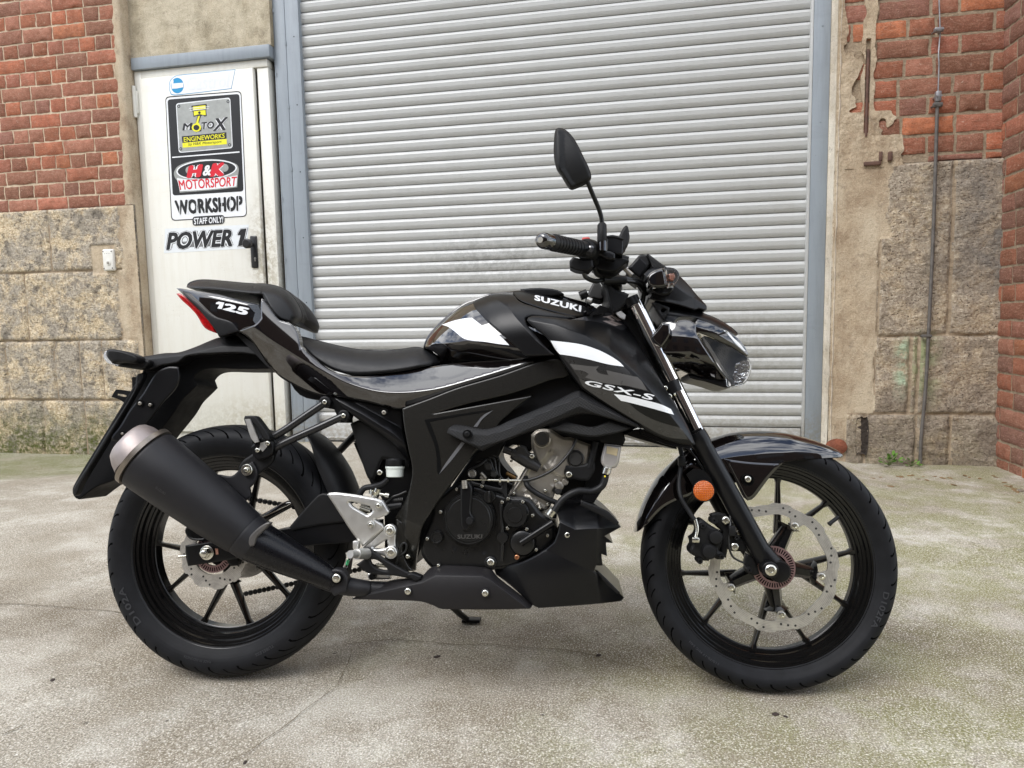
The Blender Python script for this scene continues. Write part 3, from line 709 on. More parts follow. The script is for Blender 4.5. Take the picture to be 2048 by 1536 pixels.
def tri2d(R, holes, grid, lines=(), rings=()):
    V = [Vector(p[:2]) for p in R]; E_ = [(i, (i+1) % len(R)) for i in range(len(R))]
    def near(x, y, r, n0=0): return any(abs(p.x-x) < r and abs(p.y-y) < r for p in V[n0:])
    for h in holes:
        k = len(V); V += [Vector(p[:2]) for p in h]; E_ += [(k+i, k+(i+1) % len(h)) for i in range(len(h))]
    A0 = np.array([[p.x, p.y] for p in V])
    for pl in lines:                                   # points along the creases keep the triangles aligned with them
        last = None
        for a, b in zip(pl, pl[1:]):
            L = math.hypot(b[0]-a[0], b[1]-a[1]); m = max(1, round(L/(grid*.6)))
            for k in range(m+1):
                x, y = a[0]+(b[0]-a[0])*k/m, a[1]+(b[1]-a[1])*k/m
                ok = inpoly(x, y, R) and not any(inpoly(x, y, h) for h in holes) and np.hypot(A0[:, 0]-x, A0[:, 1]-y).min() > 1.2
                if ok:
                    if last is None or (V[last]-Vector((x, y))).length > .5:
                        V.append(Vector((x, y)))
                        if last is not None: E_.append((last, len(V)-1))
                        last = len(V)-1
                else: last = None
    for loop in [R]+list(holes):
        n = len(loop)
        for r in rings:
            for i in range(n):
                a, b = loop[i-1], loop[(i+1) % n]; dx, dy = b[0]-a[0], b[1]-a[1]; L = math.hypot(dx, dy)+1e-9
                for s_ in (1, -1):
                    x, y = loop[i][0]-dy/L*r*s_, loop[i][1]+dx/L*r*s_
                    if inpoly(x, y, R) and not any(inpoly(x, y, h) for h in holes) and np.hypot(A0[:, 0]-x, A0[:, 1]-y).min() > r*.85: V.append(Vector((x, y)))
    xs_ = [p[0] for p in R]; ys_ = [p[1] for p in R]; A = np.array([[p.x, p.y] for p in V]); j = 0; y = min(ys_)
    while y < max(ys_):
        x = min(xs_)+(grid/2 if j % 2 else 0)
        while x < max(xs_):
            if inpoly(x, y, R) and np.hypot(A[:, 0]-x, A[:, 1]-y).min() > grid*.55 and not any(inpoly(x, y, h) for h in holes): V.append(Vector((x, y)))
            x += grid
        y += grid*.87; j += 1
    r = delaunay_2d_cdt(V, E_, [], 0, 1e-5)
    T = []
    for f in r[2]:
        cx = sum(r[0][i].x for i in f)/3; cy = sum(r[0][i].y for i in f)/3
        if inpoly(cx, cy, R) and not any(inpoly(cx, cy, h) for h in holes): T.append(f)
    return r[0], T
def bpart(name, bm, mat, parent=None, smooth=40, bev=0, **props):
    o = from_bm(name, bm, parent or bike, mat, smooth, **props)
    if bev:
        m = o.modifiers.new('b', 'BEVEL'); m.width = bev; m.segments = 2; m.limit_method = 'ANGLE'; m.angle_limit = R_(40)
    return o
def skin(name, out, y0, mat, ctrl=(), ridges=(), rnd=None, th=.004, grid=9, mirror=False, parent=None, holes=(), corner=48, smooth=50, folds=(), domes=(), base=None, **props):
    out = [o if len(o) > 2 else o+(y0,) for o in out]
    R = resample(out, grid*.75, corner)
    H = [resample([h+(0,) if len(h) < 3 else h for h in hh], grid*.75, corner) for hh in holes]
    g_ = field(out, y0, ctrl, ridges, folds, domes, base)
    rg = ([rnd[0]*.25, rnd[0]] if rnd else [])+([3.5, 8] if domes else [])
    cl_ = []
    for pl, sl, sd, *qd in folds:
        for q in (0, 1.7, -1.7): cl_.append([(p[0]+(q if sd in 'LR' else 0), p[1]+(q if sd in 'UD' else 0)) for p in pl])
    for pl, h_, w_ in ridges: cl_.append(pl)
    V, T = tri2d(R, H, grid, cl_, sorted(set(rg))); used = sorted({i for t in T for i in t})
    Ra = R+[R[0]]; loops = [[(a[0], a[1]) for a in Ra]]+[[(a[0], a[1]) for a in h+[h[0]]] for h in H]
    def f(x, y):
        d = g_(x, y)
        if rnd:
            q = min(segd(x, y, l) for l in loops)/rnd[0]
            if q < 1: d += rnd[1]*(1-math.sqrt(max(0, 1-(1-max(q, .04))**2)))
        if mirror and d > -.010: d = -.010
        return d
    flat = not (ctrl or ridges or rnd or folds or domes or base)
    me_v, me_n, F_ = [], [], []; fr_, bk, sf, sb = {}, {}, {}, {}
    def add(p, n): me_v.append(p); me_n.append(n); return len(me_v)-1
    Z = Vector((0, 0, 0))
    for i in used:
        x, y = V[i]; p = B(x, y, f(x, y))
        if flat: n = Vector((0, -1, 0))
        else:
            e = .35
            n = (B(x+e, y, f(x+e, y))-B(x-e, y, f(x-e, y))).cross(B(x, y+e, f(x, y+e))-B(x, y-e, f(x, y-e)))
            n.normalize()
            if n.dot(p-CL) > 0: n = -n
        fr_[i] = add(p, n)
        bk[i] = add(Vector((p.x, -p.y, p.z)), Vector((n.x, -n.y, n.z))) if mirror else add(p+Vector((0, th, 0)), Vector((0, 1, 0)))
    ec = {}
    for t in T:
        a, b, c = [me_v[fr_[i]] for i in t]; fl = (b-a).cross(c-a).dot(a-CL) > 0
        t2 = t[::-1] if fl else list(t)
        F_.append([fr_[i] for i in t2]); F_.append([bk[i] for i in t2[::-1]])
        for a, b in ((t2[0], t2[1]), (t2[1], t2[2]), (t2[2], t2[0])):
            if (b, a) in ec: del ec[(b, a)]
            else: ec[(a, b)] = 1
    for (a, b) in ec:
        for i in (a, b):
            if i not in sf: sf[i] = add(me_v[fr_[i]].copy(), Z); sb[i] = add(me_v[bk[i]].copy(), Z)
        F_.append((sf[b], sf[a], sb[a], sb[b]))
    me = bpy.data.meshes.new(name); me.from_pydata([tuple(v) for v in me_v], [], F_); me.update(); me.shade_smooth()
    vn = [n if n.length > .5 else None for n in me_n]
    au = [Vector(v.vector) for v in me.vertex_normals]
    me.normals_split_custom_set_from_vertices([tuple(n if n is not None else a) for n, a in zip(vn, au)])
    return mesh_ob(name, me, parent or bike, mat, **props)
def bvh(objs):
    V, F_ = [], []
    for o in objs:
        k = len(V); V += [v.co.copy() for v in o.data.vertices]; F_ += [[k+i for i in p.vertices] for p in o.data.polygons]
    return BVHTree.FromPolygons(V, F_)
def drop(tree, px, py, off, y0):
    d = bray(px, py).normalized(); h = tree.ray_cast(CL, d)
    p = h[0] if h[0] is not None else B(px, py, y0)
    return p-d*off
def decal(name, out, target, mat, off=.0009, y0=-.15, grid=6, parent=None, corner=48, **props):
    tr = bvh(target if isinstance(target, (list, tuple)) else [target]); R = resample([o[:2]+(0,) for o in out], grid, corner)
    V, T = tri2d(R, [], grid); bm = bmesh.new(); vs_ = {i: bm.verts.new(drop(tr, V[i].x, V[i].y, off, y0)) for i in {j for t in T for j in t}}
    for t in T: bm.faces.new([vs_[i] for i in t])
    return bpart(name, bm, mat, parent or (target[0] if isinstance(target, (list, tuple)) else target), 60, **props)
def text_mesh(txt, bold=.0, spacing=1.0, shear=0, res=3):
    """flat lettering scaled to the unit square; bold copies sit a hair apart in z so no two faces share a plane"""
    cu = bpy.data.curves.new('t', 'FONT'); cu.body = txt; cu.size = 1; cu.space_character = spacing*(1+bold); cu.shear = shear; cu.resolution_u = res
    cu.fill_mode = 'BOTH'
    o = bpy.data.objects.new('t', cu); COL.objects.link(o); bpy.context.view_layer.update()
    dg = bpy.context.evaluated_depsgraph_get(); me = bpy.data.meshes.new_from_object(o.evaluated_get(dg)); bpy.data.objects.remove(o)
    bm = bmesh.new(); n = 0
    sh = [(0, 0)] if bold < .004 else [(0, 0), (bold, 0), (-bold, 0), (0, bold*.8), (0, -bold*.8), (bold*.7, bold*.6), (-bold*.7, -bold*.6), (bold*.7, -bold*.6), (-bold*.7, bold*.6)]
    for k, (dx, dy) in enumerate(sh):
        bm.from_mesh(me); bm.verts.ensure_lookup_table()
        for v in bm.verts[n:]: v.co = Vector((v.co.x+dx, v.co.y+dy, k*.00004))
        n = len(bm.verts)
    bpy.data.meshes.remove(me)
    bmesh.ops.remove_doubles(bm, verts=bm.verts, dist=1e-5)
    xs_ = [v.co.x for v in bm.verts]; ys_ = [v.co.y for v in bm.verts]; x0, x1, y0, y1 = min(xs_), max(xs_), min(ys_), max(ys_)
    for v in bm.verts: v.co.x = (v.co.x-x0)/(x1-x0); v.co.y = (v.co.y-y0)/(y1-y0)
    return bm
def quadmap(u, v, q):                                 # q: TL TR BR BL in pixels
    t = (q[0][0]+(q[1][0]-q[0][0])*u, q[0][1]+(q[1][1]-q[0][1])*u); b = (q[3][0]+(q[2][0]-q[3][0])*u, q[3][1]+(q[2][1]-q[3][1])*u)
    return (b[0]+(t[0]-b[0])*v, b[1]+(t[1]-b[1])*v)
def btext(name, txt, q, target, mat, off=.0012, bold=.02, spacing=1.0, y0=-.15, parent=None):
    bm = text_mesh(txt, bold, spacing)
    bmesh.ops.subdivide_edges(bm, edges=[e for e in bm.edges if e.calc_length() > .09], cuts=2); bmesh.ops.triangulate(bm, faces=bm.faces)
    tr = bvh(target if isinstance(target, (list, tuple)) else [target])
    for v in bm.verts:
        x, y = quadmap(v.co.x, v.co.y, q); v.co = drop(tr, x, y, off+v.co.z, y0)
    return bpart(name, bm, mat, parent or (target[0] if isinstance(target, (list, tuple)) else target), 60)
def btube(name, pts, r, mat, y=None, n=12, smooth=5, parent=None, into=None):
    """pts: (px,py,y) list"""
    bm = into or bmesh.new(); add_tube(bm, [B(*p) for p in pts], r, n, True, smooth)
    return None if into else bpart(name, bm, mat, parent, 50)
def disc_at(bm, c, prof, n=24, axis=Vector((0, -1, 0))):
    """lathe: prof = [(outward, radius)...] around an axis through c"""
    q = axis.to_track_quat('Z', 'Y').to_matrix(); rings = []
    for h, r in prof: rings.append([bm.verts.new(c+q @ Vector((r*math.cos(2*math.pi*k/n), r*math.sin(2*math.pi*k/n), h))) for k in range(n)])
    for a, b in zip(rings, rings[1:]):
        for k in range(n): bm.faces.new((a[k], a[(k+1) % n], b[(k+1) % n], b[k]))
    bm.faces.new(rings[0][::-1]); bm.faces.new(rings[-1])
def bolt(px, py, y, r, mat, parent, sock=True, name='bolt', depth=.006, back=.01, hexa=False, axis=Vector((0, -1, 0))):
    bm = bmesh.new(); c = B(px, py, y)
    pr = [(-back, r), (0, r), (depth*.6, r*.96), (depth*.9, r*.8), (depth, r*.62)]
    if sock: pr += [(depth, r*.42), (depth*.35, r*.38)]
    if hexa:
        disc_at(bm, c, [(-back, r*1.25), (0, r*1.25), (.001, r*1.2)], 24, axis); disc_at(bm, c, [(.001, r*.8), (depth, r*.8), (depth+.001, r*.7)], 6, axis)
        disc_at(bm, c, [(depth, r*.45), (depth+.003, r*.45), (depth+.004, r*.38)], 16, axis)
    else: disc_at(bm, c, pr, 20, axis)
    return bpart(name, bm, mat, parent, 35)

# ---- materials
def m_gloss(name, c=(.0030, .0022, .0022, 1), r=.04):
    b = NB(name); f = b.noise(900, 2); b.b.inputs['Coat IOR'].default_value = 1.58
    return b.set(col=b.mix(b.ramp(f, [(.5, 0), (.8, .3)]), c, (.012, .008, .008, 1)), rough=r, coat=1.0, coatr=.012, spec=.6)

M_gloss = m_gloss('gloss_black_paint')
M_satin = plain('satin_black', (.0045, .0045, .0050, 1), .29, spec=.26, var=.05, rvar=.05)
M_matte = plain('matte_black_plastic', (.0060, .0060, .0064, 1), .48, spec=.24, bump=.00025, bscale=900, var=.1)
M_dark = plain('black_steel', (.0035, .0035, .0038, 1), .38, spec=.22, var=.1)
M_seat = plain('seat_vinyl', (.0075, .0078, .0088, 1), .44, spec=.3, bump=.0004, bscale=700, var=.1)
def m_side():
    b = NB('dark_titanium_panel'); f = b.noise(1400, 2)
    return b.set(col=b.ramp(f, [(.3, (.0100, .0095, .0082, 1)), (.7, (.0155, .0146, .0125, 1))]), rough=.27, metal=.12, spec=.42)
M_side = m_side()
M_exh = plain('exhaust_black', (.0100, .0097, .0112, 1), .50, spec=.32, bump=.0002, bscale=800, var=.06)
M_exh2 = plain('exhaust_dark_brown', (.0090, .0080, .0086, 1), .50, spec=.3, bump=.0002, bscale=800, var=.06)
M_shield = plain('exhaust_shield', (.003, .003, .004, 1), .28, spec=.3, var=.05)
M_capmetal = plain('titanium_cap', sRGB(150, 141, 138), .50, metal=.85, var=.06)
M_capring = plain('end_ring', sRGB(140, 132, 122), .35, metal=.9, var=.08)
M_white_d = plain('white_decal', sRGB(222, 224, 226), .32, var=.02)
M_grey_d = plain('grey_decal', (.075, .072, .069, 1), .35, var=.05)
M_groove = plain('groove_black', (.002, .002, .002, 1), .7, spec=.08)
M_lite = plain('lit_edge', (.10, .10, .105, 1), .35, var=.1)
M_chrome = plain('chrome', (.80, .79, .77, 1), .06, metal=1, var=.03)
M_zinc = plain('zinc_bolt', sRGB(205, 203, 192), .24, metal=1, var=.15)
M_castal = plain('cast_aluminium', sRGB(205, 204, 200), .36, metal=.9, var=.06, bump=.0003, bscale=500)
M_engal = plain('engine_alloy', sRGB(156, 151, 142), .36, metal=.8, var=.15, bump=.0006, bscale=400)
M_engdk = plain('engine_dark', (.03, .029, .028, 1), .42, metal=.3, var=.12, bump=.0004, bscale=400)
M_case = plain('engine_case_black', (.0055, .0055, .0054, 1), .30, spec=.42, var=.1, bump=.0002, bscale=500)
M_hose = plain('rubber_hose', (.007, .0072, .008, 1), .48, spec=.3, var=.1)
M_rotor = NB('disc_steel'); x_, y_, z_ = M_rotor.sep(); v = M_rotor.math('SQRT', M_rotor.math('ADD', M_rotor.math('MULTIPLY', x_, x_), M_rotor.math('MULTIPLY', z_, z_)))
v = M_rotor.math('ADD', M_rotor.math('MULTIPLY', M_rotor.math('SINE', M_rotor.math('MULTIPLY', v, 1900)), .10), M_rotor.noise(35, 4))
M_rotor = M_rotor.set(col=M_rotor.ramp(v, [(.35, sRGB(164, 160, 154)), (.6, sRGB(208, 205, 199))]), rough=M_rotor.ramp(v, [(.35, .48), (.6, .34)]), metal=.88)
M_ring = plain('sensor_ring', sRGB(160, 132, 134), .34, metal=.9, var=.1)
M_rim = plain('rim_black', (.003, .003, .003, 1), .2, coat=.25, spec=.35, var=.05)
M_amber = NB('amber_reflector')
v = M_amber.vor(260, vec=M_amber.mapv((1, .02, 1)), rnd=.15)
M_amber = M_amber.set(col=M_amber.ramp(v, [(.1, sRGB(196, 104, 6)), (.6, sRGB(170, 74, 0))]), rough=.25, coat=.25, nrm=M_amber.bump(v, .002))
M_red = NB('red_lens'); v = M_red.vor(120)
M_red = M_red.set(col=M_red.ramp(v, [(.1, sRGB(205, 18, 22)), (.6, sRGB(160, 8, 14))]), rough=.12, coat=.8)
M_glass = NB('clear_lens').set(col=(1, 1, 1, 1), rough=.02, trans=1.0, ior=1.25)
M_cup = plain('milky_cup', sRGB(206, 212, 206), .3, var=.03)
M_green = plain('green_liquid', sRGB(40, 140, 88), .3)
M_cable = plain('cable_sheath', (.009, .009, .009, 1), .35)
def m_carbon():
    b = NB('textured_plastic'); v = b.vor(330, vec=b.mapv((1, .01, 1), rot=(0, .35, 0)), rnd=.0)
    return b.set(col=b.ramp(v, [(.15, (.016, .016, .017, 1)), (.5, (.005, .005, .0055, 1))]), rough=.38, spec=.3, nrm=b.bump(v, .0022))
M_tex = m_carbon()
def m_tyre(name, N, hw, edge, R0):
    b = NB(name); x, y, z = b.sep()
    ang = b.math('DIVIDE', b.math('ARCTAN2', z, x), 2*math.pi); ay = b.math('ABSOLUTE', y); rad = b.math('SQRT', b.math('ADD', b.math('MULTIPLY', x, x), b.math('MULTIPLY', z, z)))
    sgn = b.math('SIGN', y)
    def groove(n, k, ph, w, lo, hi):
        t = b.math('ADD', b.math('ADD', b.math('MULTIPLY', ang, n), b.math('MULTIPLY', ay, k)), b.math('ADD', b.math('MULTIPLY', sgn, .25), ph))
        d = b.math('ABSOLUTE', b.math('SUBTRACT', b.math('FRACT', t), .5))
        m = b.math('LESS_THAN', d, w); m = b.math('MULTIPLY', m, b.math('GREATER_THAN', ay, lo)); return b.math('MULTIPLY', m, b.math('LESS_THAN', ay, hi))
    g = b.math('MAXIMUM', groove(N, 30, 0, .036, hw*.12, hw*.995), groove(N, 30, .5, .030, hw*.78, hw*.985))
    g = b.math('MULTIPLY', g, b.math('GREATER_THAN', rad, R0))
    n = b.noise(30, 4)
    c = b.mix(g, b.ramp(n, [(.3, (.0055, .0058, .0068, 1)), (.7, (.0095, .0100, .0118, 1))]), (.002, .002, .002, 1))
    rings = b.math('MULTIPLY', b.math('SINE', b.math('MULTIPLY', rad, 900)), .035)
    return b.set(col=c, rough=.6, spec=b.math('MULTIPLY', b.math('SUBTRACT', 1, g), .19), nrm=b.bump(b.math('SUBTRACT', b.math('MULTIPLY', rings, b.math('LESS_THAN', rad, R0)), b.math('MULTIPLY', g, 3)), .0012))

# ---- wheels
FX, FZ, RX, RZ = .65, .288, -.65, .307
def lathe_y(prof, n=128):
    """prof: closed list of (y, r)"""
    bm = bmesh.new(); m = len(prof)
    g = [[bm.verts.new((r*math.cos(2*math.pi*k/n), y, r*math.sin(2*math.pi*k/n))) for (y, r) in prof] for k in range(n)]
    for k in range(n):
        a, b = g[k], g[(k+1) % n]
        for i in range(m): bm.faces.new((a[i], a[(i+1) % m], b[(i+1) % m], b[i]))
    return bm
def sym(p): return p+[(-y, r) for y, r in reversed(p) if y != 0]
def wheel(cx, cz, Rt, hw, hr, rin, arms, N, texts, steer=0, front=True):
    prof = []                                          # tyre: bead, sidewall, shoulder, crown
    rb = .2300
    side = [(-hr*.96, rb), (-hr*1.02, rb+.006), (-hr-(hw-hr)*.75, rb+.018), (-hw*.985, lerp(rb, Rt, .42)), (-hw, lerp(rb, Rt, .52))]
    crown = []
    for k in range(1, 9):
        a = k/8*math.pi/2; crown.append((-hw*math.cos(a)**.95, lerp(rb, Rt, .52)+(Rt-lerp(rb, Rt, .52))*math.sin(a)**.9))
    crown[-1] = (0, Rt)
    pr = sym(side+crown)
    rim_prof = sym([(-hr, .2285), (-hr+.0035, .2295), (-hr+.006, .2225), (-hr+.011, .217), (-hr*.62, .2155), (-hr*.55, .206), (0, .2055)])
    rim_in = [(0, rin), (-hr*.26, rin)]
    for fy, fr0 in ((.30, .07), (.36, .10), (.39, .22), (.58, .28), (.61, .40), (.66, .43), (.69, .58), (.84, .64), (.87, .78), (.95, .82), (.97, .96)):
        rim_in.append((-hr*fy, lerp(rin, .2335, fr0)))
    rim_in += [(-hr, .2335)]
    rim_in = [(-y, r) for y, r in rim_in]+[(y, r) for y, r in rim_in[::-1]][:-1]
    loop = [(y, r) for y, r in sym([(-hr, .2375), (-hr*.9, .232), (-hr*.6, .218), (0, .212)])]
    full = loop+[(y, min(r, .2335)) for y, r in sorted(rim_in, key=lambda t: -t[0])]
    bm = lathe_y(full, 144)
    # arms and spokes
    def bar(a0, r0, a1, r1, w0, w1, d0, d1, yoff=0):
        p = [Vector((r0*math.cos(a0), 0, r0*math.sin(a0))), Vector((r1*math.cos(a1), 0, r1*math.sin(a1)))]
        t = (p[1]-p[0]).normalized(); s = Vector((-t.z, 0, t.x)); R2 = []
        for c, ww, dd in ((p[0], w0, d0), (p[0].lerp(p[1], .5), (w0*.45+w1*.55), (d0+d1)/2), (p[0].lerp(p[1], .9), w1, d1), (p[1], w1*1.9, d1*1.25)):
            ch = .45
            R2.append([bm.verts.new(c+s*(ww*u)+Vector((0, yoff+dd*v, 0))) for u, v in ((-1, -ch), (-ch, -1), (ch, -1), (1, -ch), (1, ch), (ch, 1), (-ch, 1), (-1, ch))])
        for a, b in zip(R2, R2[1:]):
            for k in range(8): bm.faces.new((a[k], a[(k+1) % 8], b[(k+1) % 8], b[k]))
        bm.faces.new(R2[0][::-1]); bm.faces.new(R2[-1])
    for a in arms:
        if front: bar(a, .02, a, .100, .019, .0135, .030, .022, -.026)
        else: bar(a, .02, a, .085, .018, .014, .024, .020)
        for s in (-1, 1): bar(a+s*.07, .072, a+s*R_(18), rin+.004, .0085, .0048, .016, .011)
    disc_at(bm, Vector((0, 0, 0)), [(-.045, .03), (-.045, .038), (.05, .038), (.05, .03)], 32)
    o = bpart('wheel', bm, M_rim, None, 40); o.location = (cx, 0, cz); o.rotation_euler = (0, 0, steer)
    bt = lathe_y(pr, 180); M_t = m_tyre('tyre_rubber', N, hw, 0, lerp(rb, Rt, .54)); t = bpart('tyre', bt, M_t, o, 40)
    M_let = plain('raised_rubber', (.022, .023, .026, 1), .5)
    for txt, a0, rr, hgt, wid in texts:                # raised sidewall lettering
        bm = text_mesh(txt, .02, 1.05)
        for v in bm.verts:
            a = a0-(v.co.x-.5)*wid/rr; r = rr+(v.co.y-.5)*hgt
            yy = -hw*.985 if r < lerp(rb, Rt, .5) else -hw
            k = (r-rb)/(Rt-rb); yy = np.interp(k, [0, .18, .42, .52, .62, .75], [-hr, -hr-(hw-hr)*.75, -hw*.985, -hw, -hw*.985, -hw*.93])
            v.co = Vector((r*math.cos(a), float(yy)-.0009-v.co.z, r*math.sin(a)))
        bmesh.ops.recalc_face_normals(bm, faces=bm.faces)
        bpart('lettering', bm, M_let, o, 60)
    return o, t
fa = [R_(62-72*k) for k in range(5)]
fw, ft = wheel(FX, FZ, .288, .046, .031, .195, fa, 26, [('D102FA', R_(-22), .2545, .012, .085), ('110/70-17 M/C 54H', R_(-128), .2520, .005, .08)])
rw, rt = wheel(RX, RZ, .307, .066, .050, .192, [R_(-20-72*k) for k in range(5)], 24, [('D102A', R_(-149), .262, .014, .10), ('MADE IN INDONESIA', R_(-100), .260, .006, .07), ('TUBELESS', R_(-62), .261, .007, .05)], front=False)
def rotor(par, y, R, rin, mounts, nh, tabs=True, ph=0):
    bm = bmesh.new(); n = 240; g = []
    for k in range(n):
        a = 2*math.pi*k/n; ro = R+(.0022*math.tanh(6*math.sin(10*(a+ph)))); ri = rin
        if tabs:
            ri = rin+.0015*math.sin(10*a)
            for m in mounts:
                d = abs((a-m+math.pi) % (2*math.pi)-math.pi); ri -= .020*math.exp(-(d/.10)**4)
        g.append([bm.verts.new((r*math.cos(a), yy, r*math.sin(a))) for r, yy in ((ri, y), (ro, y), (ro, y+.0045), (ri, y+.0045))])
    for k in range(n):
        a, b = g[k], g[(k+1) % n]
        for i in range(4): bm.faces.new((a[i], a[(i+1) % 4], b[(i+1) % 4], b[i]))
    mi = []
    for j in range(nh):
        for i, fr_ in enumerate((.25, .5, .78)):
            a = 2*math.pi*(j+.22*i)/nh+.1; r = rin+.003+(R-rin-.006)*fr_; c = Vector((r*math.cos(a), y-.0004, r*math.sin(a)))
            f0 = len(bm.faces); disc_at(bm, c, [(-.0004, .0026), (0, .0026)], 10)
            bm.faces.ensure_lookup_table()
            for f in bm.faces[f0:]: f.material_index = 1
    o = bpart('brake_disc', bm, M_rotor, par, 40); o.data.materials.append(plain('hole_shade', (.03, .028, .025, 1), .8)); return o
fr_disc = rotor(fw, -.066, .1405, .117, fa, 12)
for a in fa:
    bm = bmesh.new(); c = Vector((.1045*math.cos(a), -.067, .1045*math.sin(a)))
    disc_at(bm, c, [(-.03, .006), (0, .0075), (.003, .0075), (.004, .005), (.004, .0035), (.0015, .003)], 20); bpart('disc_bolt', bm, M_zinc, fw)
def tone_ring(par, y, r0, r1, n):
    bm = bmesh.new(); g = []
    for k in range(n*2):
        a = 2*math.pi*k/(n*2); g.append([bm.verts.new((r*math.cos(a), yy, r*math.sin(a))) for r, yy in ((r0, y), (lerp(r0, r1, .25), y), (lerp(r0, r1, .8), y), (r1, y), (r1, y+.002), (r0, y+.002))])
    for k in range(n*2):
        a, b = g[k], g[(k+1) % (n*2)]
        for i in range(6):
            if (i == 1 and k % 2) or i == 4: continue
            bm.faces.new((a[i], a[(i+1) % 6], b[(i+1) % 6], b[i]))
    o = bpart('sensor_ring', bm, M_ring, par, 30)
    bm = lathe_y([(y+.003, r0), (y+.003, r1-.001), (y+.006, r1-.001), (y+.006, r0)], 48); bpart('ring_carrier', bm, M_groove, par)
tone_ring(fw, -.068, .030, .0475, 46)
rr_disc = rotor(rw, -.085, .084, .052, [], 9, False, .3)
tone_ring(rw, -.088, .030, .0465, 44)
bm = bmesh.new(); add_tube(bm, [(.172, -.004, .110), (.150, -.012, .096), (.142, -.014, .090)], [.005, .0045, .0055], 10); bpart('valve', bm, M_hose, fw)
# chain and sprocket on the far side
bm = lathe_y([(.062, .03), (.062, .088), (.067, .088), (.067, .03)], 72); bpart('sprocket', bm, M_rotor, rw)

# ---- front end
YF = -.095
def fork(s, par=None):
    T = lambda p: Vector((p.x, s*p.y, p.z))
    pts = [T(B(*c1('C', 786, 560), YF)), T(B(*c1('C', 1235, 1500), YF))]
    bm = bmesh.new(); add_tube(bm, [pts[0], pts[1]], .0163, 24); bpart('fork_tube', bm, M_chrome)
    a, b = T(B(1393, 868, YF)), T(B(1530, 1118, YF)); d = (b-a).normalized()
    bm = bmesh.new(); add_tube(bm, [a-d*.004, a+d*.010, a+d*.022, a+d*.030, a+d*.06, a.lerp(b, .55), b], [.0215, .0225, .0225, .0205, .0205, .0225, .0215], 24)
    ax = Vector((FX, 0, FZ)); c = Vector((ax.x-.002, s*-.094*-1 if False else -s*-.094, ax.z))
    c = Vector((ax.x, s*YF, ax.z))
    disc_at(bm, c+Vector((0, .018, 0)), [(0, .024), (.036, .024), (.040, .021), (.041, .012)], 24)
    add_tube(bm, [b-d*.03, c], [.021, .023], 20)
    bpart('fork_leg', bm, M_satin)
    bm = bmesh.new(); add_tube(bm, [a-d*.010, a-d*.001], .019, 24); bpart('fork_seal', bm, M_groove)
fork(1)
fork(-1)
btp = bolt(1541, 1140, -.137, .0125, M_zinc, bike, depth=.006)
bm = bmesh.new(); disc_at(bm, B(1541, 1140, -.136), [(-.03, .017), (0, .017), (.001, .0155)], 24); bpart('axle_washer', bm, M_satin)
btube('front_axle', [(1541, 1140, -.10), (1541-40, 1140, .10)], .009, M_dark, smooth=0)
# triple clamps and steering stem
for z_, (pa, pb), th_ in ((0, (c1('C', 770, 560), c1('C', 800, 520)), .0), (1, (c1('C', 1030, 1120), c1('C', 1110, 1160)), .0)):
    pass
def clampring(px0, px1, r, name):
    for s in (1, -1):
        a, b = B(*px0, YF), B(*px1, YF); a.y *= s; b.y *= s
        bm = bmesh.new(); add_tube(bm, [a, b], r, 20); bpart(name, bm, M_satin)
clampring(c1('C', 745, 535), c1('C', 772, 590), .021, 'fork_clamp')
clampring(c1('C', 1020, 1105), c1('C', 1052, 1180), .0225, 'fork_clamp')
for p0, p1 in ((c1('C', 700, 540), c1('C', 745, 580)), (c1('C', 1000, 1120), c1('C', 1040, 1180))):
    bm = bmesh.new(); a = B(*p0, YF); b = B(*p1, YF)
    for y0_, y1_ in ((YF+.01, -YF-.01),):
        d = (B(*c1('C', 1235, 1500), YF)-B(*c1('C', 786, 560), YF)).normalized(); m = (a+b)/2
        vs_ = box(bm, -.028, .012, y0_, y1_, -.014, .014, .004)
        Mx = Matrix.Translation((m.x-.004, 0, m.z)) @ Matrix.Rotation(math.atan2(d.x, -d.z)*-1, 4, 'Y')
        for v in bm.verts: v.co = Mx @ v.co
    bpart('triple_clamp', bm, M_satin)
# second inner chrome part, frame head
btube('steering_stem', [c1('C', 660, 520)+(0,), c1('C', 1000, 1150)+(0,)], .022, M_dark, smooth=0)
bolt(*c1('C', 990, 1150), -.112, .0065, M_zinc, bike); bolt(*c1('C', 1018, 1203), -.112, .0065, M_zinc, bike)

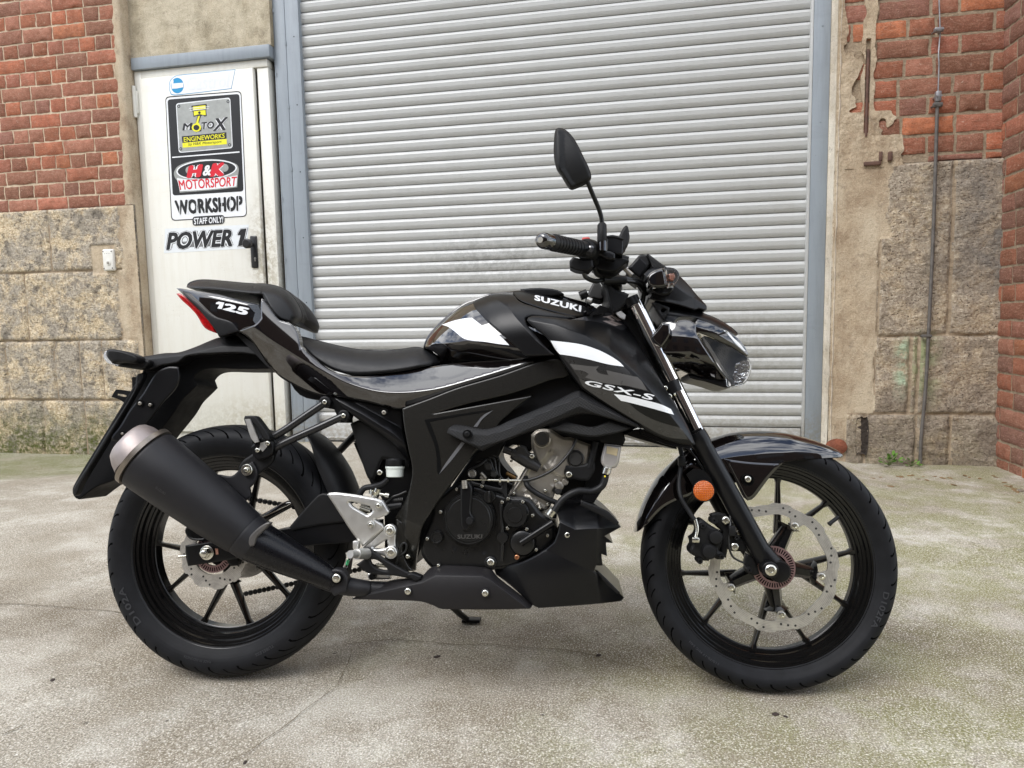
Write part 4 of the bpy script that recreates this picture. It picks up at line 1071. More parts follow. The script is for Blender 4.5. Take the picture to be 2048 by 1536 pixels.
# front mudguard
def saddle(name, st, hw, mat, expo=1.0, th=.003, na=12, parent=None, full=True, sub=4, smooth=50, vshape=1.0):
    """st: (top px, side px); the section is an arch from the near side over the top to the far side"""
    n = len(st); hws = hw if hasattr(hw, '__len__') else [hw]*n
    T = [B(a[0], a[1], 0) for a, b in st]; Sd = [B(b[0], b[1], -h) for (a, b), h in zip(st, hws)]
    def cat(L, i, t):
        p0, p1, p2, p3 = L[max(i-1, 0)], L[i], L[i+1], L[min(i+2, n-1)]
        return .5*((2*p1)+(p2-p0)*t+(2*p0-5*p1+4*p2-p3)*t*t+(3*p1-p0-3*p2+p3)*t**3)
    st2 = [(cat(T, i, k/sub), cat(Sd, i, k/sub)) for i in range(n-1) for k in range(sub)]+[(T[-1], Sd[-1])]
    bm = bmesh.new(); G_ = []
    for t, s in st2:
        row = []
        for j in range(-na, na+1):
            a = j/na*math.pi/2; u = abs(math.sin(a))**vshape; c = math.cos(a)**expo
            y = s.y*u*(1 if j <= 0 else -1)
            row.append((s.x+(t.x-s.x)*c, y, s.z+(t.z-s.z)*c))
        G_.append(row)
    cen = Vector((sum(p[0] for r in G_ for p in r)/sum(len(r) for r in G_), 0, sum(p[2] for r in G_ for p in r)/sum(len(r) for r in G_)))
    V1 = [[bm.verts.new(p) for p in r] for r in G_]; V2 = []
    for r, (t, s) in zip(G_, st2):
        d = (Vector((s.x, 0, s.z))-Vector((t.x, 0, t.z))); d = d.normalized() if d.length > 1e-5 else Vector((0, 0, -1))
        V2.append([bm.verts.new(Vector(p)+d*th*.7+Vector((0, -p[1]/max(.01, abs(s.y))*th, 0))) for p in r])
    for L, fl in ((V1, 0), (V2, 1)):
        for a, b in zip(L, L[1:]):
            for j in range(2*na): bm.faces.new((a[j], a[j+1], b[j+1], b[j]) if not fl else (b[j], b[j+1], a[j+1], a[j]))
    for i in (0, -1):
        for j in range(2*na): bm.faces.new((V1[i][j], V1[i][j+1], V2[i][j+1], V2[i][j]))
    for j in (0, 2*na):
        for a, b, c, d in zip(V1, V1[1:], V2, V2[1:]): bm.faces.new((a[j], b[j], d[j], c[j]))
    return bpart(name, bm, mat, parent, smooth)
fend = saddle('front_mudguard', [
    (c1('F', 1672, 312), c1('F', 1668, 314)), (c1('F', 1600, 268), c1('F', 1640, 320)), (c1('F', 1500, 222), c1('F', 1500, 330)), (c1('F', 1360, 178), c1('F', 1300, 345)),
    (c1('F', 1220, 149), c1('F', 1180, 375)), (c1('F', 1080, 141), c1('F', 1050, 400)), (c1('F', 930, 150), c1('F', 930, 420)), (c1('F', 800, 180), c1('F', 800, 430)),
    (c1('F', 640, 240), c1('F', 690, 450)), (c1('F', 500, 345), c1('F', 600, 500)), (c1('F', 390, 455), c1('F', 500, 580)), (c1('F', 310, 590), c1('F', 420, 670)),
    (c1('F', 255, 720), c1('F', 340, 760)), (c1('F', 228, 828), c1('F', 292, 806))], [.004, .03, .046, .055, .058, .06, .06, .06, .06, .06, .06, .06, .056, .05], M_gloss, expo=.8, vshape=1)
skin('mudguard_bracket', c_('F', '850,330 1000,350 1150,360 1240,360 1265,345 1150,470 1060,590 1035,612 1005,618 985,600 940,510 880,390'), -.066, M_gloss, rnd=(8, .003), th=.008, parent=fend)
skin('mudguard_flap', c_('F', '700,380 730,480 640,560 600,590 560,600 440,660 350,745 300,800 330,720 400,610 470,510 540,420 620,360'), -.063, M_gloss, rnd=(6, .002), th=.006, parent=fend)
bm = bmesh.new(); disc_at(bm, B(*c1('F', 1010, 478), -.073), [(-.006, .0135), (.002, .0135), (.002, .0115), (-.001, .011)], 28); bpart('rubber_grommet', bm, M_groove, fend)
bolt(*c1('F', 1008, 472), -.078, .0075, M_zinc, fend, depth=.004)
bm = bmesh.new(); disc_at(bm, B(*c1('F', 636, 447), -.072), [(-.006, .011), (.002, .011), (.002, .009)], 28); bpart('rubber_grommet', bm, M_groove, fend)
bolt(*c1('F', 637, 447), -.075, .0055, M_zinc, fend, depth=.004)
# reflector
bm = bmesh.new(); c = B(*c1('F', 708, 551), -.118); disc_at(bm, c, [(-.010, .0235), (-.002, .0245), (0, .0245), (.0005, .0225)], 40); rf = bpart('reflector', bm, M_dark)
bm = bmesh.new(); disc_at(bm, B(*c1('F', 707, 551), -.1188), [(-.001, .0222), (.0012, .0222), (.002, .021)], 40); bpart('reflector_lens', bm, M_amber, rf)
skin('reflector_bracket', c_('F', '590,440 640,400 700,410 760,470 780,560 700,560 640,520'), -.105, M_dark, th=.003)
# brake caliper
cal = skin('brake_caliper', c_('F', '640,770 700,745 760,790 820,830 835,900 810,960 850,985 850,1010 800,1020 770,1000 740,1030 690,1025 650,1000 615,980 612,950 630,920 620,880 650,860 665,820'), -.108, M_matte, rnd=(7, .008), th=.045, grid=6)
for cx_, cy_, rr_ in ((788, 868, .0158), (744, 965, .0168)):
    bm = bmesh.new(); disc_at(bm, B(*c1('F', cx_, cy_), -.110), [(-.02, rr_), (.004, rr_), (.008, rr_*.85), (.009, rr_*.6)], 28); bpart('piston_housing', bm, M_matte, cal)
skin('caliper_bracket', c_('F', '750,715 790,700 860,712 880,770 940,860 990,900 1000,965 900,962 870,950 860,1010 820,990 830,900 840,830 790,790'), -.092, M_matte, rnd=(5, .003), th=.014, grid=7, parent=cal)
for cx_, cy_, rr_ in ((859, 753, .0092), (919, 933, .0092)): bolt(*c1('F', cx_, cy_), -.101, rr_, M_zinc, cal, depth=.005)
for cx_, cy_, rr_ in ((778, 755, .0075), (932, 868, .006), (828, 1000, .0062), (680, 1030, .0065), (1018, 1090, .006), (700, 790, .006)):
    bm = bmesh.new(); disc_at(bm, B(*c1('F', cx_, cy_), -.108), [(-.03, rr_), (.004, rr_), (.006, rr_*.8), (.006, rr_*.4), (.002, rr_*.3)], 16); bpart('slide_pin', bm, M_matte, cal)
btube('brake_hose', [c1('C', 560, 420)+(-.06,), c1('C', 700, 640)+(-.05,), c1('C', 900, 1000)+(-.05,), (1361, 900, -.07), (1361, 935, -.08), (1358, 970, -.092), (1362, 995, -.1), (1376, 1020, -.105), (1389, 1040, -.11)], .0052, M_hose, smooth=6)
btube('hose_fitting', [c1('F', 648, 745)+(-.11,), c1('F', 660, 790)+(-.112,), c1('F', 662, 830)+(-.114,), c1('F', 652, 870)+(-.116,)], [.0048, .0048, .0042, .0042], M_zinc, smooth=3)
bm = bmesh.new(); p = B(*c1('F', 650, 886), -.118); box(bm, p.x-.008, p.x+.009, p.y-.006, p.y+.006, p.z-.006, p.z+.006, .003); bpart('banjo_bolt', bm, M_zinc)
bm = bmesh.new(); p = B(*c1('F', 558, 350), -.085); box(bm, p.x-.008, p.x+.008, p.y-.008, p.y+.01, p.z-.011, p.z+.011, .003); bpart('hose_clip', bm, M_matte)
btube('sensor_cable', [(1372, 890, -.06), c1('F', 690, 380)+(-.075,), c1('F', 800, 560)+(-.08,), c1('F', 880, 700)+(-.09,), c1('F', 890, 790)+(-.105,), c1('F', 878, 900)+(-.108,), c1('F', 905, 1000)+(-.105,), c1('F', 985, 1045)+(-.10,)], .0024, M_cable, smooth=6, n=8)
bm = bmesh.new(); p = B(*c1('F', 900, 825), -.11); box(bm, p.x-.007, p.x+.007, p.y-.006, p.y+.01, p.z-.011, p.z+.011, .002); bpart('cable_clip', bm, M_matte)
skin('sensor_mount', c_('F', '1000,980 1060,1010 1090,1120 1050,1130 1000,1110 985,1040'), -.085, M_matte, rnd=(4, .003), th=.012, grid=6)

# ---- inner frame, black core seen through the gaps
core = skin('main_frame', [(560, 720), (700, 760), (900, 740), (1100, 700), (1200, 610), (1262, 640), (1310, 760), (1290, 850), (1200, 880), (1080, 870), (960, 900), (905, 905), (880, 990), (830, 1130), (770, 1130), (765, 1000), (740, 960), (735, 860), (690, 810), (600, 790)], -.062, M_dark, th=.124, grid=22)
skin('airbox', c_('B', '480,1050 560,1020 760,1060 880,1280 880,1350 760,1300 700,1290 640,1440 600,1420 540,1240'), -.092, M_matte, rnd=(8, .006), th=.18, grid=10)
skin('frame_rail', c_('B', '1340,1240 1520,1080 1560,1140 1490,1280 1440,1400 1300,1480 1240,1536 1130,1536'), -.098, M_dark, rnd=(6, .006), th=.04)

# ---- engine
eng = skin('crankcase', c_('E', '770,640 850,560 940,500 1060,510 1190,560 1300,590 1420,600 1510,700 1600,760 1610,880 1500,980 1330,1060 1200,1090 1000,1090 790,1090 700,1000 690,900 730,800 760,720'), -.128, M_case,
           rnd=(9, .008), th=.25, grid=8, ridges=[([c1('E', 790, 930), c1('E', 920, 950), c1('E', 850, 1060)], .003, 3), ([c1('E', 950, 1060), c1('E', 1010, 990), c1('E', 1120, 985), c1('E', 1150, 1040)], .003, 3)])
def ecyl(name, px, py, y0, prof, mat, n=48, crop='E', parent=None):
    bm = bmesh.new(); disc_at(bm, B(*c1(crop, px, py), y0), prof, n); return bpart(name, bm, mat, parent or eng, 35)
cc = ecyl('clutch_cover', 1020, 745, -.136, [(-.02, .0600), (.004, .0600), (.006, .0585), (.006, .0570), (.013, .0555), (.0150, .0535), (.0150, .0515), (.0142, .0508), (.0142, .0495), (.0155, .048), (.0160, .0)][:-1], M_case, 72)
ecyl('generator_cover', 1335, 712, -.138, [(-.02, .0305), (.002, .0305), (.004, .0285), (.012, .0275), (.014, .026), (.014, .0175), (.016, .0165), (.016, .004)], M_case)
ecyl('pump_cover', 1385, 905, -.136, [(-.02, .0300), (.002, .0295), (.004, .028), (.008, .026), (.010, .022), (.0105, .004)], M_case)
ecyl('inspection_plug', 1247, 868, -.136, [(-.02, .0130), (.008, .0130), (.010, .0118), (.0102, .002)], M_case)
ecyl('sight_cap', 797, 870, -.136, [(-.02, .0145), (.004, .0145), (.006, .013), (.006, .0105), (.004, .0095), (.004, .002)], M_case)
ecyl('oil_filler', 1158, 592, -.140, [(-.02, .0135), (.008, .0135), (.010, .012), (.010, .003)], M_case)
bm = bmesh.new(); p = B(*c1('E', 1158, 590), -.152); box(bm, p.x-.003, p.x+.003, p.y-.008, p.y+.003, p.z-.012, p.z+.012, .002); bpart('filler_tab', bm, M_case, eng)
btext('lettering', 'SUZUKI', [c1('E', 938, 850), c1('E', 1108, 848), c1('E', 1108, 878), c1('E', 938, 880)], cc, plain('case_letter', (.05, .048, .045, 1), .35), bold=.03, off=.0016)
# clutch release arm
skin('release_arm', c_('E', '965,490 1020,490 1040,540 1030,700 1050,735 1052,770 1030,795 1010,825 975,825 960,780 958,560'), -.158, M_satin, rnd=(5, .005), th=.02, grid=5, parent=eng)
ecyl('arm_pivot', 1022, 758, -.163, [(-.01, .0085), (.004, .0085), (.006, .007), (.006, .001)], M_matte)
bm = bmesh.new(); add_tube(bm, [B(*c1('E', 985, 480), -.158), B(*c1('E', 990, 535), -.158)], .0065, 14); bpart('cable_nipple', bm, M_engal, eng)
for (bx, by) in ((825, 695), (735, 878), (935, 540), (1107, 520), (1285, 605), (1385, 627), (1453, 720), (1413, 813), (1281, 806), (1555, 856), (1478, 953), (810, 1060), (1243, 628)):
    bolt(*c1('E', bx, by), -.142, .0046, M_zinc, eng, sock=False, name='case_bolt', depth=.006)
bolt(*c1('E', 1345, 1003), -.142, .0062, plain('copper_bolt', sRGB(196, 140, 104), .3, metal=1), eng, name='drain_bolt')
bolt(*c1('E', 1165, 1040), -.138, .0085, M_zinc, eng, depth=.004); ecyl('bolt_seat', 1165, 1042, -.132, [(-.02, .0135), (.003, .0135), (.004, .012), (.004, .009)], M_case)
bolt(*c1('E', 600, 1000), -.142, .0052, M_zinc, bike, depth=.004)
# coolant pipe on the pump
btube('coolant_pipe', [c1('E', 1372, 908)+(-.152,), c1('E', 1480, 838)+(-.152,), c1('E', 1590, 768)+(-.150,)], [.0075, .0078, .0085], M_satin, smooth=2, parent=eng)
btube('coolant_hose', [c1('M', 1130, 1180)+(-.14,), c1('M', 1150, 1100)+(-.14,), c1('M', 1250, 970)+(-.138,), c1('M', 1400, 890)+(-.135,), c1('M', 1560, 890)+(-.13,), c1('M', 1670, 830)+(-.128,), c1('M', 1708, 720)+(-.128,)], .0080, M_hose, smooth=8)
for q, rr_ in (((1115, 1130, -.145), .011), ((1715, 668, -.128), .0095)):
    bm = bmesh.new(); p = B(*c1('M', q[0], q[1]), q[2]); d = Vector((.3, 0, .9)) if q[0] > 1500 else Vector((.55, 0, .8))
    add_tube(bm, [p-d.normalized()*.007, p+d.normalized()*.007], rr_, 20); bpart('hose_clamp', bm, M_zinc)
ecyl('paint_dot', 1700, 728, -.1365, [(-.002, .0020), (.0003, .0020)], plain('yellow_mark', sRGB(220, 200, 60), .5), 12, 'M', bike)
btube('thin_hose', [c1('M', 830, 740)+(-.10,), c1('M', 850, 830)+(-.115,), c1('M', 950, 910)+(-.12,), c1('M', 1080, 980)+(-.122,), c1('M', 1180, 1020)+(-.12,)], .0062, M_hose, smooth=6)
# cylinder and head
cyl = skin('cylinder', c_('M', '640,930 690,850 740,780 820,640 880,560 1000,420 1200,470 1300,640 1240,790 1160,900 1100,1060 1060,1100 980,1110 900,1080 850,1010 700,960'), -.098, M_engal, rnd=(7, .008), th=.18, grid=8,
           ridges=[([c1('M', 790, 960), c1('M', 830, 880)], .006, 4), ([c1('M', 880, 1010), c1('M', 930, 920)], .006, 4), ([c1('M', 980, 1060), c1('M', 1130, 830)], .007, 5), ([c1('M', 850, 980), c1('M', 1060, 1100)], .006, 5), ([c1('M', 700, 890), c1('M', 860, 640)], .007, 6)])
head = skin('cylinder_head', c_('M', '890,270 960,215 1100,215 1250,300 1320,300 1540,380 1530,520 1500,620 1380,680 1240,760 1130,700 1000,660 950,560 900,420'), -.106, M_engal, rnd=(7, .006), th=.2, grid=8,
           ridges=[([c1('M', 1000, 640), c1('M', 1080, 560), c1('M', 1120, 480)], -.008, 9), ([c1('M', 1090, 400), c1('M', 1240, 440)], .003, 4), ([c1('M', 1100, 640), c1('M', 1240, 560)], .005, 4)])
for cx_, cy_, rr_ in ((1010, 320, .0200), (1375, 535, .0200)):
    ecyl('cam_cover', cx_, cy_, -.112, [(-.01, rr_), (.002, rr_), (.004, rr_-.003), (.001, rr_-.0045), (.001, rr_-.006), (.0035, rr_-.007), (.004, .002)], M_engal if cx_ < 1200 else M_engdk, 40, 'M', head)
    ecyl('cam_recess', cx_, cy_, -.1175, [(-.006, rr_-.0055), (.0004, rr_-.0055)], M_engdk, 40, 'M', head)
skin('head_bracket', c_('M', '1270,610 1480,600 1520,560 1530,500 1580,520 1590,660 1520,770 1450,775 1380,760 1290,760 1250,690'), -.116, M_matte, rnd=(5, .003), th=.006, grid=7)
bolt(*c1('M', 1305, 708), -.122, .0078, M_zinc, bike, depth=.005)
th = btube('thermostat_housing', [c1('M', 590, 430)+(-.10,), c1('M', 690, 465)+(-.102,), c1('M', 700, 470)+(-.106,), c1('M', 850, 560)+(-.11,), c1('M', 980, 640)+(-.11,)], [.0085, .0085, .0150, .0155, .0105], M_engdk, smooth=1, n=20)
skin('sensor_plate', c_('M', '750,380 830,400 860,460 930,480 940,540 870,560 800,520 720,560 690,520'), -.122, M_engdk, rnd=(4, .004), th=.02, grid=5)
bolt(*c1('M', 900, 505), -.128, .0062, M_zinc, bike); bolt(*c1('M', 758, 392), -.125, .003, M_zinc, bike, sock=False); bolt(*c1('M', 672, 560), -.122, .003, M_zinc, bike, sock=False)
btube('clutch_cable', [c1('M', 800, 773)+(-.14,), c1('M', 880, 765)+(-.14,), c1('M', 1010, 720)+(-.138,), c1('M', 1150, 640)+(-.135,), c1('M', 1260, 530)+(-.13,), c1('M', 1340, 420)+(-.125,), c1('M', 1385, 310)+(-.12,)], .0032, M_cable, smooth=8, n=10)
btube('cable_inner', [c1('M', 185, 763)+(-.158,), c1('M', 420, 768)+(-.145,)], .0011, M_zinc, smooth=0, n=6)
btube('cable_adjuster', [c1('M', 415, 768)+(-.143,), c1('M', 780, 774)+(-.14,)], .0026, M_zinc, smooth=0, n=10)
for q in (550, 640):
    bm = bmesh.new(); p = B(*c1('M', q, 771), -.141); add_tube(bm, [p-Vector((.002, 0, 0)), p+Vector((.002, 0, 0))], .0058, 6); bpart('adjuster_nut', bm, M_zinc)
skin('cable_bracket', c_('M', '230,780 300,800 430,830 560,860 570,750 625,755 625,960 600,960 560,900 400,870 350,840 240,830'), -.134, M_matte, th=.003, grid=6, rnd=(3, .0015))
ecyl('throttle_pivot', 243, 700, -.11, [(-.02, .0095), (.003, .0095), (.004, .008), (.002, .006), (.002, .002)], M_engal, 24, 'M', bike)
btube('breather_hose', [c1('M', 400, 545)+(-.1,), c1('M', 330, 600)+(-.11,), c1('M', 215, 660)+(-.105,), c1('M', 200, 720)+(-.1,)], .003, M_cable, smooth=6, n=8)
btube('injector', [c1('M', 340, 690)+(-.105,), c1('M', 390, 740)+(-.105,), c1('M', 360, 800)+(-.1,)], .004, M_engal, smooth=1, n=10)
btube('brass_fitting', [c1('M', 620, 690)+(-.09,), c1('M', 720, 745)+(-.09,)], [.006, .006], plain('brass', sRGB(126, 100, 66), .4, metal=1), smooth=0)
btube('oil_pipe', [c1('E', 1235, 640)+(-.142,), c1('E', 1243, 800)+(-.142,), c1('E', 1245, 940)+(-.142,), c1('E', 1240, 1030)+(-.14,)], .0042, M_case, smooth=2, parent=eng)
btube('stiffener', [c1('M', 1605, 350)+(-.11,), c1('M', 1530, 640)+(-.11,)], .0085, M_matte, smooth=0)
skin('upper_dark_filler', c_('M', '560,260 900,230 900,420 860,470 760,400 700,380 620,420 560,380'), -.080, M_dark, th=.12, rnd=(4, .004), grid=8)  # dark filler sheet added to blacken the space behind the upper engine
skin('engine_backing', c_('M', '860,240 1640,240 1640,640 1500,900 1420,1010 1250,960 1150,880 1000,700 900,420'), -.070, M_dark, th=.12, grid=10)  # added dark sheet, deepens the gaps around cylinder and head
skin('rear_dark_filler', c_('M', '230,600 350,440 540,420 540,540 640,680 700,760 640,900 300,860'), -.078, M_dark, th=.12, rnd=(4, .004), grid=8)  # added dark filler between frame rail and engine, shade as a sheet
for k, (qx, qy, rr_) in enumerate(((1200, 830, .010), (1185, 890, .008), (1260, 790, .008), (480, 700, .008), (360, 740, .007), (420, 620, .009), (1450, 700, .006), (560, 800, .007))):
    ecyl('fitting', qx, qy, -.098, [(-.03, rr_), (.004, rr_), (.006, rr_*.7), (.006, rr_*.3)], M_engdk if k % 2 else M_engal, 18, 'M', bike)
for k in range(5):
    btube('wiring', [c1('M', 230+40*k, 620-30*k)+(-.09,), c1('M', 330+50*k, 560-10*k)+(-.10,), c1('M', 430+30*k, 640+20*k)+(-.10,), c1('M', 520+40*k, 780+10*k)+(-.09,)], .0022, M_cable, smooth=5, n=6)
bolt(*c1('M', 1045, 885), -.112, .0042, M_zinc, cyl, sock=False, depth=.004)
bolt(*c1('M', 860, 985), -.112, .0042, M_zinc, cyl, sock=False, depth=.004)
bolt(*c1('M', 985, 1075), -.112, .0042, M_zinc, cyl, sock=False, depth=.004)
bolt(*c1('M', 700, 915), -.112, .0042, M_zinc, cyl, sock=False, depth=.004)
bolt(*c1('M', 1160, 770), -.112, .0042, M_zinc, cyl, sock=False, depth=.004)
bolt(*c1('M', 1075, 1035), -.112, .0042, M_zinc, cyl, sock=False, depth=.004)
for k in range(7): skin('casting_rib', c_('M', '%d,%d %d,%d %d,%d %d,%d' % (1095+18*k, 395+6*k, 1101+18*k, 397+6*k, 1092+18*k, 470+6*k, 1086+18*k, 468+6*k)), -.110, M_engal, th=.006, grid=6, parent=head)
# radiator and coolant bottle
rad = skin('radiator', c_('M', '1540,250 1900,250 1925,330 1890,395 1600,330'), -.115, M_matte, th=.23, grid=9, ridges=[([c1('M', 1560, 262+26*k), c1('M', 1915, 300+26*k)], .004, 3) for k in range(4)])
skin('radiator_core', [(1190, 860), (1232, 885), (1215, 960), (1185, 1010), (1165, 1000)], -.085, M_dark, th=.17, grid=14)
cb = skin('coolant_bottle', c_('M', '1700,370 1885,395 1870,480 1850,580 1830,620 1800,640 1700,625 1670,600 1658,550 1675,460'), -.128, plain('silver_bottle', sRGB(180, 176, 172), .36, metal=.6), rnd=(6, .008), th=.03, grid=5)
decal('rating_plate', c_('M', '1725,395 1845,425 1830,505 1715,475'), cb, plain('plate_beige', sRGB(178, 164, 132), .45), grid=8)
bm = bmesh.new(); add_tube(bm, [B(*c1('M', 1735, 625), -.128), B(*c1('M', 1722, 690), -.128)], .0085, 18); bpart('bottle_neck', bm, M_castal, cb)

# ---- belly cowl, exhaust shield
cowl = skin('belly_cowl', [(988, 1138), (1006, 1133), (1038, 1126), (1068, 1113), (1092, 1098), (1109, 1084), (1119, 1050), (1113, 1022), (1126, 1002), (1156, 1001), (1185, 1006), (1214, 1026), (1242, 1054), (1217, 1068), (1209, 1072), (1226, 1086), (1212, 1085), (1214, 1112), (1203, 1108), (1205, 1131), (1192, 1131), (1188, 1142), (1213, 1160), (1248, 1195), (1243, 1202), (1200, 1207), (1140, 1212), (1077, 1216), (1064, 1209), (1020, 1170), (992, 1149)],
            -.120, M_satin, ctrl=[(1110, 1140, -.165), (1160, 1070, -.168), (1150, 1170, -.168), (1090, 1190, -.163), (1200, 1080, -.155), (1060, 1150, -.160), (1200, 1170, -.155)],
            folds=[([(1100, 1040), (1122, 1046), (1150, 1060), (1240, 1056)], .0009, 'U'), ([(1090, 1100), (1192, 1146), (1250, 1175)], -.00022, 'U'), ([(1196, 1000), (1190, 1140), (1200, 1210)], .0010, 'R')], rnd=(3, .002), th=.2, grid=8, corner=30)
skin('cowl_fin', c_('E', '1875,1092 1900,1100 2048,1245 2035,1258 1960,1190'), -.150, M_satin, th=.01, grid=7, parent=cowl, rnd=(3, .002))
skin('cowl_upper_lip', c_('E', '1780,615 1960,690 2040,765 2030,790 1950,740 1780,650'), -.165, M_matte, th=.01, grid=7, parent=cowl, rnd=(3, .003))
bolt(*c1('E', 1690, 853), -.168, .0062, M_zinc, cowl, depth=.003); ecyl('bolt_seat', 1690, 853, -.165, [(-.01, .0095), (.002, .0095), (.003, .008)], M_matte, 24, 'E', cowl)
shd = skin('heat_shield', c_('E', '215,1292 330,1225 480,1168 620,1150 690,1138 720,1110 745,1085 790,1068 950,1068 1100,1078 1165,1090 1185,1115 1215,1150 1330,1240 1452,1332 1435,1356 1300,1360 1100,1362 900,1360 820,1356 775,1335 690,1308 560,1300 400,1296'), -.155, M_exh2,
            ctrl=[c1('E', 780, 1200)+(-.182,), c1('E', 1000, 1200)+(-.186,), c1('E', 1180, 1260)+(-.182,), c1('E', 560, 1240)+(-.170,)],
            folds=[([c1('E', 215, 1292), c1('E', 700, 1180), c1('E', 790, 1134), c1('E', 1110, 1140), c1('E', 1160, 1162), c1('E', 1380, 1330), c1('E', 1460, 1400)], .0011, 'U')], rnd=(3, .0025), th=.01, grid=6)
for q in ((600, 1238), (1128, 1250)):
    ecyl('bolt_seat', q[0], q[1], -.180 if q[0] > 900 else -.172, [(-.006, .0095), (.002, .0095), (.003, .008)], M_exh2, 24, 'E', shd)
    bolt(*c1('E', *q), -.184 if q[0] > 900 else -.177, .0070, M_zinc, shd, depth=.003)
# exhaust
btube('exhaust_pipe', [c1('E', 900, 1230)+(-.12,), c1('E', 600, 1225)+(-.13,), c1('E', 300, 1218)+(-.135,), c1('D', 1830, 1218)+(-.14,), c1('D', 1680, 1200)+(-.15,), c1('D', 1500, 1130)+(-.165,), c1('D', 1300, 1010)+(-.18,)], [.0165, .0165, .0165, .0165, .021, .025, .028], M_exh, smooth=6, n=28)
M0, M1 = B(*c1('D', 325, 335), -.225), B(*c1('D', 992, 845), -.185); ax = (M0-M1); axn = ax.normalized()
def mt(t): return M0.lerp(M1, t)
mm_ = .0
bm = bmesh.new(); add_tube(bm, [mt(-.012), mt(.0), mt(.02), mt(.3), mt(.7), mt(.97), mt(.995)], [.0665, .0700, .0712, .0675, .0600, .0520, .0500], 56)
muf = bpart('muffler', bm, M_exh, None, 40)
bm = bmesh.new(); add_tube(bm, [mt(-.06), mt(-.055), mt(-.015), mt(-.012)], [.0700, .0735, .0735, .0700], 56); bpart('end_ring', bm, M_capring, muf, 40)
off = Vector((0, .0, .012))
bm = bmesh.new(); add_tube(bm, [mt(-.05), mt(-.10)+off*.4, mt(-.155)+off*.9, mt(-.185)+off, mt(-.192)+off, mt(-.192)+off, mt(-.15)+off], [.0640, .0600, .0530, .0460, .040, .034, .032], 56); bpart('end_cap', bm, M_capmetal, muf, 60)
bm = bmesh.new(); add_tube(bm, [mt(-.17)+off, mt(-.165)+off], [.0325, .0325], 32); bpart('outlet', bm, M_groove, muf)
E1 = B(*c1('D', 1600, 1165), -.165)
bm = bmesh.new(); add_tube(bm, [mt(.99), mt(1.005), mt(1.02), mt(1.12)], [.0488, .0500, .0500, .0470], 56); bpart('joint_collar', bm, M_exh, muf, 30)
pts = [mt(1.10), mt(1.10).lerp(E1, .3), mt(1.10).lerp(E1, .6), mt(1.10).lerp(E1, .85), E1]
bm = bmesh.new(); add_tube(bm, pts, [.0472, .042, .034, .027, .022], 48); cone = bpart('exhaust_shield', bm, M_shield, muf, 40)
skin('shield_lip', c_('D', '1012,905 1025,860 1080,805 1140,768 1165,772 1110,830 1070,870 1052,925 1025,932'), -.229, plain('grey_lip', (.09, .085, .08, 1), .4, metal=.4), th=.012, parent=muf, grid=4, rnd=(3, .003), corner=60)  # lighter grey band over the joint
skin('mount_tab', c_('D', '1560,1110 1600,1085 1660,1100 1690,1150 1680,1240 1600,1270 1540,1200'), -.178, M_exh, rnd=(5, .004), th=.02, grid=6, parent=muf)
ecyl('washer', 1615, 1150, -.184, [(-.004, .0125), (.0015, .0125), (.002, .0115)], M_groove, 28, 'D', muf)
bolt(*c1('D', 1615, 1148), -.187, .0095, M_zinc, muf, depth=.004)
skin('muffler_bracket', c_('D', '800,440 900,450 960,400 1040,350 1075,430 1050,500 1020,530 1030,590 1000,615 930,560'), -.150, M_exh, rnd=(4, .002), th=.006, grid=7)
btext('lettering', 'SUZUKI', [c1('D', 385, 520), c1('D', 450, 565), c1('D', 440, 580), c1('D', 375, 535)], muf, plain('faint_mark', (.032, .031, .034, 1), .4), bold=.02)

# ---- swingarm, axle, chain
sw = skin('swingarm', c_('D', '583,925 770,903 960,880 1300,800 1680,762 1900,760 1900,880 1700,905 1480,922 1200,960 950,1012 602,1066 585,1000'), -.112, M_satin, rnd=(3, .003), th=.045, grid=9)
skin('arm_cover', c_('D', '1292,800 1385,690 1490,580 1520,568 1575,580 1640,700 1690,764 1500,785 1310,822'), -.118, M_matte, rnd=(4, .003), th=.02, grid=9, parent=sw)
skin('swingarm_far', c_('D', '583,925 960,880 1300,800 1900,760 1900,880 1480,922 950,1012 602,1066'), .075, M_satin, th=.04, grid=14, parent=sw)
skin('axle_plate', c_('D', '583,930 700,912 770,905 850,950 930,1000 930,1012 602,1064'), -.120, M_satin, rnd=(2, .001), th=.004, grid=8, parent=sw)
btube('adjuster_screw', [c1('D', 535, 1000)+(-.105,), c1('D', 590, 996)+(-.105,)], .0028, M_zinc, smooth=0, n=8, parent=sw)
ecyl('axle_washer', 730, 975, -.1245, [(-.003, .0165), (.001, .0165), (.0015, .0155)], M_zinc, 32, 'D', sw)
bm = bmesh.new(); c = B(*c1('D', 725, 975), -.1265); disc_at(bm, c, [(0, .0125), (.009, .0125), (.0105, .011)], 6); disc_at(bm, c, [(.008, .0085), (.0135, .008), (.015, .006)], 18); bpart('axle_nut', bm, M_zinc, sw)
skin('adjuster_mark', c_('D', '785,945 805,948 808,985 792,988'), -.122, plain('copper_mark', sRGB(196, 150, 132), .4, metal=.8), th=.001, grid=4, parent=sw)
btube('rear_axle', [c1('D', 730, 975)+(-.12,), (456, 1106, .11)], .008, M_dark, smooth=0)
def chain(p, q, n):
    bm = bmesh.new(); a, b = B(*p, .062), B(*q, .062)
    for k in range(n):
        c = a.lerp(b, (k+.5)/n); L = (b-a).length/n*.92
        box(bm, -L/2, L/2, -.004-(.0015 if k % 2 else 0), .004+(.0015 if k % 2 else 0), -.0062, .0062, .003, 1, M=Matrix.Translation(c) @ Matrix.Rotation(-math.atan2(b.z-a.z, b.x-a.x), 4, 'Y'))
    return bpart('chain_run', bm, M_engdk, None, 30)
